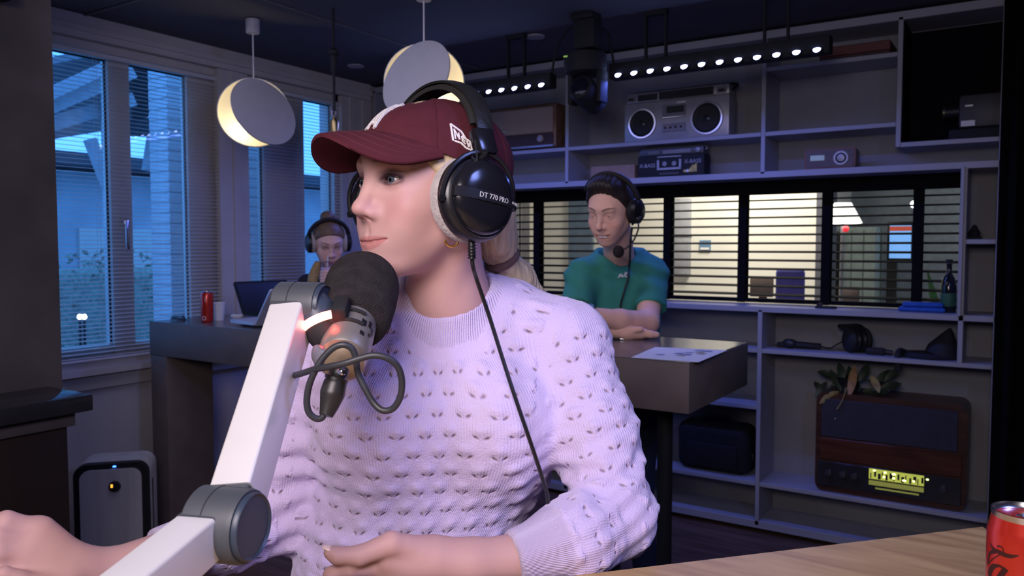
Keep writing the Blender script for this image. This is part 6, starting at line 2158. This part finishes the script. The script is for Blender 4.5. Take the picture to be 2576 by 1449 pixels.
obj('end_cap', xf(lathe([(.0001, -.002), (.016, .000), (.0235, .006), (.0245, .0155), (.0225, .017)], 40), MM), mat('champagne_metal', (.38, .29, .20), .4, .55), mic, world=True)
# vent slots and switch marks on the body
def on_mic(u_, v_, h_):
    a = u_ / .0268
    return (MM @ Vector(((.0267 + h_) * math.cos(a), (.0267 + h_) * math.sin(a), v_)))
cam_dir = to_m = None
loc_cam = MM.inverted() @ Vector(tuple(CAM))
a0 = math.atan2(loc_cam.y, loc_cam.x)
rgt = MM.to_3x3().inverted() @ Vector(tuple(RT))
sg = 1 if (-math.sin(a0) * rgt.x + math.cos(a0) * rgt.y) > 0 else -1
for k, (du, v0, hw, hl) in enumerate(((.012, .052, .0030, .0045), (.0205, .056, .0022, .0050), (.0265, .050, .0022, .0055), (.0125, .034, .0026, .0030), (.0225, .040, .0020, .0020))):
    uu = (a0 * .0268) + sg * du
    obj('print_mark', ribbon([[(uu, v0 - hl), (uu, v0 + hl)]], hw, on_mic, .0004, 3), m_black, mb, world=True)
# clip between swivel and body
ck = MM @ Vector(((.030) * math.cos(a0 - sg * .5), .030 * math.sin(a0 - sg * .5), .056))
sw = Vector(MR @ Vector((0, 0, .036)))
obj('clip_arm', tube([tuple(sw), tuple((sw + ck) / 2 + Vector((0, 0, -.002))), tuple(ck)], .0085, 10, 4), m_blackm, mic, world=True)
obj('clip_block', xf(rbox(-.008, .008, -.012, .012, -.012, .016, .003, 2), axes(ck, tuple(Vector((math.cos(a0), math.sin(a0), 0)).normalized() if False else u), tuple(w), tuple(d))), m_blackm, mic, world=True)
for vv in (.046, .064):
    obj('clip_band', xf(tube([(.0278 * math.cos(a0 - sg * 1.5 + sg * 1.9 * i / 14), .0278 * math.sin(a0 - sg * 1.5 + sg * 1.9 * i / 14), vv) for i in range(15)], .0022, 8, 1), MM), m_blackm, mic, world=True)
obj('thumb_screw', xf(lathe([(.010, -.002), (.011, .0), (.011, .004), (.008, .006)], 20), axes(D(806, 893, .815), *[tuple(v) for v in frame_of(-RT * .6 - FH * .6)])), m_graym, mic, world=True)
# plug and cable
plug = thing('microphone_cable', 'thick black microphone cable looping below the microphone', 'cable', D(822, 1050, .778))
obj('plug_body', tube([D(856, 928, .795), D(846, 955, .788), D(838, 985, .785), D(830, 1015, .782), D(820, 1046, .778)], lambda t: np.interp(t, [0, .12, .2, .3, .55, .8, 1], [.0095, .0100, .0088, .0115, .0125, .0095, .0068]), 18, 6), mat('plug_black', (.022, .020, .020), .4), plug, world=True, smooth=60)
obj('plug_ring', tube([D(848, 949, .7885), D(845, 957, .788)], .0118, 18, 1), mat('plug_black'), plug, world=True)
obj('plug_latch', rbox(-.004, .004, -.003, .003, -.003, .003, .001, 1), m_chrome, plug).data.transform(Matrix.Translation(Vector(tuple(D(858, 936, .782) - np.array(plug.location)))))
z_ = lambda zx, zy, dd: D(740 + zx / 4.263, 740 + zy / 4.263, dd)
path = [(318, 1300, .778), (285, 1332, .776), (225, 1330, .774), (160, 1270, .772), (135, 1150, .770), (160, 980, .768), (230, 810, .766), (325, 665, .766), (430, 570, .766), (530, 542, .766), (610, 575, .768), (652, 650, .770), (668, 740, .772), (692, 870, .774), (760, 1010, .774), (850, 1165, .774), (950, 1247, .772), (1060, 1225, .770), (1138, 1100, .766), (1155, 930, .762), (1112, 780, .758), (1000, 685, .754), (850, 657, .752), (700, 690, .752), (550, 738, .752), (380, 776, .756), (220, 806, .765), (60, 856, .785), (-80, 890, .82), (-200, 900, .85)]
obj('cable', tube([z_(*p) for p in path], .0033, 12, 5), mat('cable_rubber', (.030, .032, .040), .45), plug, world=True, smooth=180)
# ================================================================== man leaning on the bar table
def proj(V):
    q = V - CAM
    d = q @ FW
    return 1288 + FPX * (q @ RT) / d, 724.5 - FPX * (q @ UP) / d, d
def surf(px, py, V, off=.004, tol=14):
    """point of a surface under an image position, lifted a little towards the camera"""
    x, y, d = proj(V)
    m = (np.abs(x - px) < tol) & (np.abs(y - py) < tol) & (d > 0)
    if not m.any():
        return None
    return D(px, py, d[m].min() - off)

MS = 1.08
MO = D(1536, 523, 3.12)
MH = head_matrix(MO, None, rad(27), rad(23), rad(-3)) @ Matrix.Scale(MS, 4)
mR, mT = npM(MH)
man = thing('person', 'smiling man in a green t-shirt and headset leaning on the bar table', 'person', (*D(1560, 900, 3.38)[:2], 0))
mopt = dict(nose=1.05, corner=.006, lid_up=.0016, lid_lo=-.0014, makeup=.0, w=1.04, open=True, mouth=.0345)
mHi = np.linalg.inv(np.array(MH))
to_m = lambda P: np.asarray(P, float) @ mHi[:3, :3].T + mHi[:3, 3]
mnL = to_m(D(1560, 665, 3.36)); mnU = np.array((-.02, 0, -.06))
def f_mh(P):
    d = head_sdf(P, mopt)
    d = smin(d, s_cap(P, mnU, mnL, .054, .060), .025)
    return d
V, F = nets(f_mh, np.minimum((-.13, -.11, -.14), mnL - .08), np.maximum((.135, .11, .13), mnL + .08), .0028)
V = relax(V, F, 1, .4)
mkm = head_masks(V, mopt)
Vmh = V @ mR.T + mT
m_skin2 = skin_mat('tan_skin', (.86, .52, .40), (.45, .18, .15), (.05, .03, .025), (.3, .15, .12))
A1 = dict(palm=[(D(1470, 792, 3.01), D(1425, 800, 2.985), .030, .026), (D(1470, 800, 3.01), D(1428, 812, 2.985), .026, .022)],
          fingers=[[(D(1430, 792 + 7 * k, 2.985), .012), (D(1398, 798 + 8 * k, 2.965), .0110), (D(1375, 812 + 8 * k, 2.965), .0095), (D(1372, 824 + 7 * k, 2.97), .0085)] for k in range(4)] + [[(D(1465, 790, 3.0), .015), (D(1440, 778, 2.985), .0125), (D(1415, 778, 2.975), .0105)]],
          arm=[(D(1636, 740, 3.26), D(1628, 812, 3.14), .052, .044), (D(1628, 812, 3.14), D(1560, 806, 3.07), .046, .042), (D(1560, 806, 3.07), D(1478, 792, 3.015), .042, .030)])
A2 = dict(palm=[(D(1575, 836, 3.06), D(1612, 838, 3.05), .028, .024)],
          fingers=[[(D(1610, 832 + 3 * k, 3.05), .011), (D(1636, 838 + 2 * k, 3.03), .010), (D(1652, 842, 3.03), .009)] for k in range(4)] + [[(D(1590, 832, 3.04), .014), (D(1612, 828, 3.02), .011)]],
          arm=[(D(1462, 740, 3.24), D(1455, 815, 3.13), .050, .044), (D(1455, 815, 3.13), D(1575, 836, 3.06), .042, .030)])
mbody = body_mesh('body', [(Vmh, F, mkm), hand_piece(A1, .004), hand_piece(A2, .004)], m_skin2, man)
for s in (1, -1):
    eyeball(man, MH, s, (.9, 0, -.35), (.06, .04, .03))
obj('teeth', xf(join(ell((.0880, 0, -.0765), (.008, .020, .0046), 14, 8)), MH), mat('teeth', (.85, .82, .78), .3), man, world=True)
# hair
def f_mhair(P):
    Q = P.copy(); Q[:, 1] = np.abs(Q[:, 1])
    d = s_ell(Q, (-.014, 0, .032), (.106, .086, .092))
    d = smin(d, s_ell(Q, (.035, 0, .098), (.062, .055, .026)), .03)
    front = P[:, 0] - (.070 - .45 * np.clip(.10 - P[:, 2], 0, 1))
    d = smax(d, front, .012)
    d = smax(d, -(P[:, 2] + .05 - .35 * (P[:, 0] + .03)), .01)
    return d
V, F = nets(f_mhair, (-.14, -.11, -.10), (.12, .11, .145), .0035)
V = relax(V, F, 1)
Nn = vnormals(V, F)
V = V + Nn * (np.sin(V[:, 1] * 400 + V[:, 2] * 150) * .0012)[:, None]
sdf_obj('hair', V @ mR.T + mT, F, mat('dark_brown_hair', (.022, .015, .014), .55, bump=.5, bscale=200), man)
# t-shirt
mz_ = np.array([D(1560, y, 3.35)[2] for y in (1000, 900, 800, 740, 690, 655, 635)])
mc_ = np.array([D(x, y, 3.37) for x, y in ((1565, 1000), (1565, 900), (1558, 800), (1556, 740), (1555, 690), (1556, 655), (1558, 635))])
mw_ = np.array([.165, .165, .178, .190, .188, .150, .085]); md_ = np.array([.115, .115, .122, .125, .118, .095, .075])
o_ = np.argsort(mz_); mz_, mc_, mw_, md_ = mz_[o_], mc_[o_], mw_[o_], md_[o_]
ty = rad(16)
mtx = RT * math.cos(ty) - FH * math.sin(ty) * -1
mtf = -FH * math.cos(ty) + RT * math.sin(ty) * 1
mtx = np.array([-mtf[1], mtf[0], 0])
mnc0, mnc1 = D(1556, 672, 3.35), D(1551, 640, 3.33)
mna = (mnc1 - mnc0) / np.linalg.norm(mnc1 - mnc0)
def f_shirt(P):
    z = P[:, 2]
    c0 = np.stack([np.interp(z, mz_, mc_[:, i]) for i in range(3)], 1)
    a = np.interp(z, mz_, mw_); b = np.interp(z, mz_, md_)
    q = P - c0
    u = (q @ mtx) / a; v = (q @ mtf) / b
    d = ((np.abs(u) ** 2.4 + np.abs(v) ** 2.4) ** (1 / 2.4) - 1) * np.minimum(a, b) * .9
    d = np.maximum(d, np.maximum(z - mz_[-1], mz_[0] + .01 - z))
    d = smin(d, s_cap(P, D(1585, 655, 3.38), D(1634, 688, 3.33), .050, .060), .07)
    d = smin(d, s_cap(P, D(1525, 660, 3.36), D(1468, 696, 3.30), .050, .058), .07)
    sl = s_cap(P, D(1638, 685, 3.32), D(1636, 745, 3.25), .066, .070)
    sr = s_cap(P, D(1462, 692, 3.29), D(1458, 745, 3.23), .062, .066)
    for s_, a_, b_, L_ in ((sl, D(1638, 685, 3.32), D(1636, 778, 3.21), 0), (sr, D(1462, 692, 3.29), D(1456, 775, 3.19), 0)):
        dr = (b_ - a_) / np.linalg.norm(b_ - a_)
        s_ = np.maximum(s_cap(P, a_, b_, .058, .068), (P - v3(b_)) @ v3(dr))
        d = smin(d, s_, .045)
    t = (P - v3(mnc0)) @ v3(mna)
    r_ = np.sqrt(np.maximum(((P - v3(mnc0)) ** 2).sum(1) - t * t, 0))
    slope = (P - v3(mnc0)) @ v3(FH)
    d = smax(d, -np.maximum(r_ - .075, .010 + .55 * slope - t), .006)
    return d
allp = np.array([D(1400, 620, 3.2), D(1700, 620, 3.5), D(1560, 1000, 3.4), D(1560, 1000, 3.2)])
V, F = nets(f_shirt, allp.min(0) - .14, allp.max(0) + .14, .007)
V = relax(V, F, 2)
Nn = vnormals(V, F)
V = V + Nn * (.0035 * np.sin((V @ (RT * .5 + ZV * .86)) * 55 + 3 * np.sin(V[:, 2] * 18)) + .002 * np.sin((V @ RT) * 70))[:, None]
Vshirt = V
sdf_obj('t_shirt', V, F, mat('green_jersey', (.035, .25, .20), .85, var=.08, scale=8), man)
# white chest mark
def shirt_map(u, v, h):
    p = surf(1567 + u, 693 - v, Vshirt, .003 + h, 12)
    return tuple(p)
mk_ = [[(-12, -6), (-5, 4)], [(-5, 4), (0, -4)], [(-10, 2), (-2, -3)], [(0, -3), (10, 6)], [(2, 1), (10, -4)], [(4, 6), (11, 7)]]
obj('chest_mark', ribbon(mk_, 1.6, shirt_map, .001, 2), mat('white_print', (.62, .68, .68), .6), man, world=True, smooth=0)
# watch
wq, wr = D(1482, 792, 3.015), D(1470, 790, 3.005)
ax_ = (wr - wq) / np.linalg.norm(wr - wq)
watch = thing('wristwatch', 'dark wristwatch with a blue face on the wrist of the man', 'watch', wq - ZV * .03)
u, w, d = frame_of(ax_)
obj('strap', xf(tube([(.034 * math.cos(a * PI / 8), .034 * math.sin(a * PI / 8), 0) for a in range(16)], .007, 8, 1, True), axes(wq, tuple(u), tuple(w), tuple(d))), m_black, watch, world=True)
nf = -FH * .55 + ZV * .75; nf /= np.linalg.norm(nf)
u, w, d = frame_of(nf)
Mw = axes(wq + nf * .034, tuple(u), tuple(w), tuple(d))
obj('watch_case', xf(lathe([(.021, -.004), (.022, 0), (.021, .006), (.018, .008)], 28), Mw), m_blackm, watch, world=True)
obj('watch_face', xf(lathe([(.0175, .007), (.0170, .0086), (.0001, .0088)], 24), Mw), mat('watch_blue', (.06, .14, .30), .2, emit=(.08, .22, .5), es=.15), watch, world=True)
for k in range(4):
    obj('dial_mark', xf(box(-.001, .001, .006, .012, .0088, .0095), Mw @ rz(k * PI / 2 + .3)), m_white, watch, world=True)
# trousers
hipm = D(1575, 1000, 3.42)
f1, f2 = hipm + np.array([.10, .0, 0]), hipm + np.array([-.10, .02, 0]); f1[2] = f2[2] = .09
def f_mt(P):
    d = s_ell(P, hipm, (.165, .125, .14))
    for f_ in (f1, f2):
        kn = (hipm + f_) / 2 - FH * .02
        d = smin(d, s_cap(P, hipm + (f_ - hipm) * np.array([1, 1, 0]) * .8, kn, .085, .068), .04)
        d = smin(d, s_cap(P, kn, f_, .066, .052), .03)
    return d
pp = np.array([hipm, f1, f2])
V, F = nets(f_mt, pp.min(0) - .2, pp.max(0) + .2, .012)
sdf_obj('trousers', relax(V, F, 2), F, mat('navy_denim', (.02, .03, .075), .85), man)
for f_ in (f1, f2):
    obj('shoe', mv(rbox(-.045, .045, -.16, .08, -.09, .0, .03, 3), f_), m_black, man, world=True)
# headset
hs = thing('headset', 'black headset with boom microphone worn by the man', 'headphones', MO - ZV * .03)
def ring(r, n_, z): return [(r * math.cos(2 * PI * i / n_), r * math.sin(2 * PI * i / n_), z) for i in range(n_)]
for side in (1,):
    c = Vector((-.004, side * .088, -.012))
    Mq = MH @ axes(c, (1, 0, 0), (0, 0, 1), (0, -1, 0)) @ (Matrix.Identity(4) if side < 0 else Matrix.Rotation(PI, 4, 'Y'))
    obj('ear_pad', xf(tube(ring(.032, 18, .0), .015, 10, 1, True), Mq), m_blackm, hs, world=True, smooth=180)
    obj('ear_cup', xf(lathe([(.040, .004), (.045, .008), (.044, .022), (.030, .032), (.0001, .034)], 28), Mq), m_hpb, hs, world=True)
obj('headband', xf(tube([(-.012, .108 * math.sin(rad(a)), .015 + .112 * math.cos(rad(a))) for a in range(-66, 93, 8)], .009, 8, 1), MH), m_blackm, hs, world=True, smooth=180)
bmp = D(1556, 633, 3.02)
obj('boom', tube([D(1590, 566, 3.08), D(1602, 556, 3.05), D(1606, 575, 3.02), D(1592, 608, 3.0), D(1572, 626, 3.0), bmp], .0032, 8, 5), m_black, hs, world=True)
obj('boom_pivot', cyl(D(1598, 548, 3.05), D(1610, 553, 3.04), .012, n=14), m_black, hs, world=True)
obj('foam_ball', ell(bmp, (.022, .022, .024), 18, 12), m_foam, hs, world=True, smooth=180)
pts = [D(1590, 572, 3.06), D(1586, 610, 3.05)]
for q in ((1584, 660), (1580, 700), (1570, 735), (1562, 765), (1560, 790)):
    s_ = surf(*q, Vshirt, .008, 10)
    pts.append(s_ if s_ is not None else D(*q, 3.1))
obj('headset_lead', tube(pts, .0042, 8, 5), m_black, hs, world=True)

# ================================================================== woman at the back with a cup
WS = 1.0
BO = D(827, 606, 4.12)
BH = head_matrix(BO, None, rad(10), rad(27), rad(2)) @ Matrix.Scale(WS, 4)
bR, bT = npM(BH)
bHi = np.linalg.inv(np.array(BH))
to_b = lambda P: np.asarray(P, float) @ bHi[:3, :3].T + bHi[:3, 3]
wb = thing('person', 'woman in headphones drinking from a cup at the back by the window', 'person', (*D(828, 800, 4.25)[:2], 0))
bopt = dict(lid_up=.001, lid_lo=-.001, makeup=.8)
bnL = to_b(D(828, 705, 4.24))
def f_bh(P):
    d = head_sdf(P, bopt)
    return smin(d, s_cap(P, (-.02, 0, -.06), bnL, .047, .052), .025)
V, F = nets(f_bh, np.minimum((-.13, -.11, -.14), bnL - .07), np.maximum((.135, .11, .13), bnL + .07), .0035)
V = relax(V, F, 1, .4)
mkb = head_masks(V, bopt)
cupp = D(824, 688, 4.0)
BHn = dict(palm=[(cupp + RT * .03 - ZV * .02, cupp + RT * .038 + ZV * .01, .018, .016), (cupp + RT * .034 - ZV * .03 + FH * .01, cupp + RT * .04 + FH * .01, .018, .015)],
           fingers=[[(cupp + RT * .036 + ZV * (.012 - .016 * k), .0085), (cupp + RT * .028 - FH * .034 + ZV * (.012 - .016 * k), .0080), (cupp - RT * .004 - FH * .044 + ZV * (.010 - .016 * k), .0072), (cupp - RT * .026 - FH * .034 + ZV * (.008 - .016 * k), .0064)] for k in range(4)] + [[(cupp + RT * .034 + FH * .01, .011), (cupp + RT * .022 + FH * .03 + ZV * .012, .0092), (cupp - RT * .006 + FH * .040 + ZV * .016, .008)]],
           arm=[(cupp + RT * .035 - ZV * .03, D(880, 780, 4.05), .022, .035)])
Vb = V @ bR.T + bT
m_skin3 = skin_mat('warm_skin', (.85, .54, .46), (.55, .22, .22), (.10, .06, .04), (.25, .12, .11))
body_mesh('body', [(Vb, F, mkb), hand_piece(BHn, .0045)], m_skin3, wb)
for s in (1, -1):
    eyeball(wb, BH, s, (.9, 0, -.4), (.08, .06, .05))
def f_bhair(P):
    Q = P.copy(); Q[:, 1] = np.abs(Q[:, 1])
    d = s_ell(Q, (-.014, 0, .024), (.101, .082, .086))
    d = smax(d, P[:, 0] - (.088 - .9 * np.clip(.085 - P[:, 2], 0, .2)), .008)
    d = smin(d, s_ell(P, (-.06, 0, .105), (.040, .038, .034)), .012)
    return d
V, F = nets(f_bhair, (-.13, -.1, -.08), (.11, .1, .15), .004)
V = relax(V, F, 1)
sdf_obj('hair', V @ bR.T + bT, F, mat('light_brown_hair', (.16, .095, .05), .5, var=.3, scale=60, bump=.4, bscale=160), wb)
ls = [D(800, 660, 4.10), D(792, 685, 4.08), D(786, 710, 4.06), D(782, 760, 4.08)]
obj('hair_lock', tube(ls, lambda t: .016 + .012 * math.sin(PI * t), 12, 6), mat('honey_hair', (.40, .26, .10), .5, var=.3, scale=70), wb, world=True, smooth=180)
sc_, se = D(828, 760, 4.28), D(828, 1000, 4.30)
def f_jk(P):
    d = s_ell(P, sc_, (.16, .12, .10))
    d = smin(d, s_cap(P, sc_ - ZV * .02, se, .15, .14), .05)
    d = smin(d, s_cap(P, D(775, 715, 4.26), D(752, 790, 4.2), .058, .055), .04)
    d = smin(d, s_cap(P, D(752, 790, 4.2), D(790, 815, 4.05), .052, .042), .03)
    d = smin(d, s_cap(P, D(880, 715, 4.26), D(905, 790, 4.2), .058, .055), .04)
    d = smin(d, s_cap(P, D(905, 790, 4.2), D(868, 762, 4.06), .05, .04), .03)
    return d
pp = np.array([sc_, se, D(752, 790, 4.2), D(905, 790, 4.2), D(790, 815, 4.05)])
V, F = nets(f_jk, pp.min(0) - .2, pp.max(0) + .2, .009)
sdf_obj('jacket', relax(V, F, 2), F, mat('dark_jacket', (.020, .020, .032), .85, var=.3, scale=9), wb)
ft = [se + RT * .09, se - RT * .09]
def f_bt(P):
    d = s_ell(P, se, (.15, .13, .14))
    for f_ in ft:
        g = f_.copy(); g[2] = .08
        d = smin(d, s_cap(P, f_, g, .08, .05), .04)
    return d
V, F = nets(f_bt, np.minimum(se - .3, [-9, -9, .0])[[0, 1, 2]] * 0 + np.array([se[0] - .3, se[1] - .3, .02]), se + .25, .014)
sdf_obj('trousers', relax(V, F, 2), F, mat('dark_denim'), wb)
for f_ in ft:
    obj('shoe', mv(rbox(-.045, .045, -.15, .08, 0, .09, .03, 3), np.array([f_[0], f_[1], 0])), m_black, wb, world=True)
hb = thing('headphones', 'black headphones worn by the woman at the back', 'headphones', BO - ZV * .03)
for side in (1, -1):
    c = Vector((-.004, side * .082, -.012))
    Mq = BH @ axes(c, (1, 0, 0), (0, 0, 1), (0, -1, 0)) @ (Matrix.Identity(4) if side < 0 else Matrix.Rotation(PI, 4, 'Y'))
    obj('ear_pad', xf(tube(ring(.036, 18, .0), .016, 10, 1, True), Mq), m_velour, hb, world=True, smooth=180)
    obj('ear_cup', xf(lathe([(.046, .004), (.051, .008), (.050, .024), (.034, .034), (.0001, .036)], 28), Mq), m_hpb, hb, world=True)
obj('headband', xf(tube([(-.006, .104 * math.sin(rad(a)), .012 + .108 * math.cos(rad(a))) for a in range(-92, 93, 8)], .011, 8, 1), BH), m_blackm, hb, world=True, smooth=180)
dc = thing('drinking_cup', 'pale pink cup with a clear lid held by the woman at the back', 'cup', cupp - ZV * .05)
obj('cup_body', lathe([(.026, -.05), (.034, .032), (.032, .032), (.024, -.046), (.0001, -.046)], 24, Matrix.Translation(cupp)), mat('pink_cup', (.68, .50, .66), .45), dc, world=True)
obj('clear_lid', lathe([(.035, .032), (.034, .036), (.026, .055), (.012, .062)], 24, Matrix.Translation(cupp)), glass_mat('clear_plastic', (.85, .8, .85), .2), dc, world=True)
obj('straw', cyl(cupp + ZV * -.02, cupp + ZV * .085 + FH * .01, .003, n=8), m_white, dc, world=True)
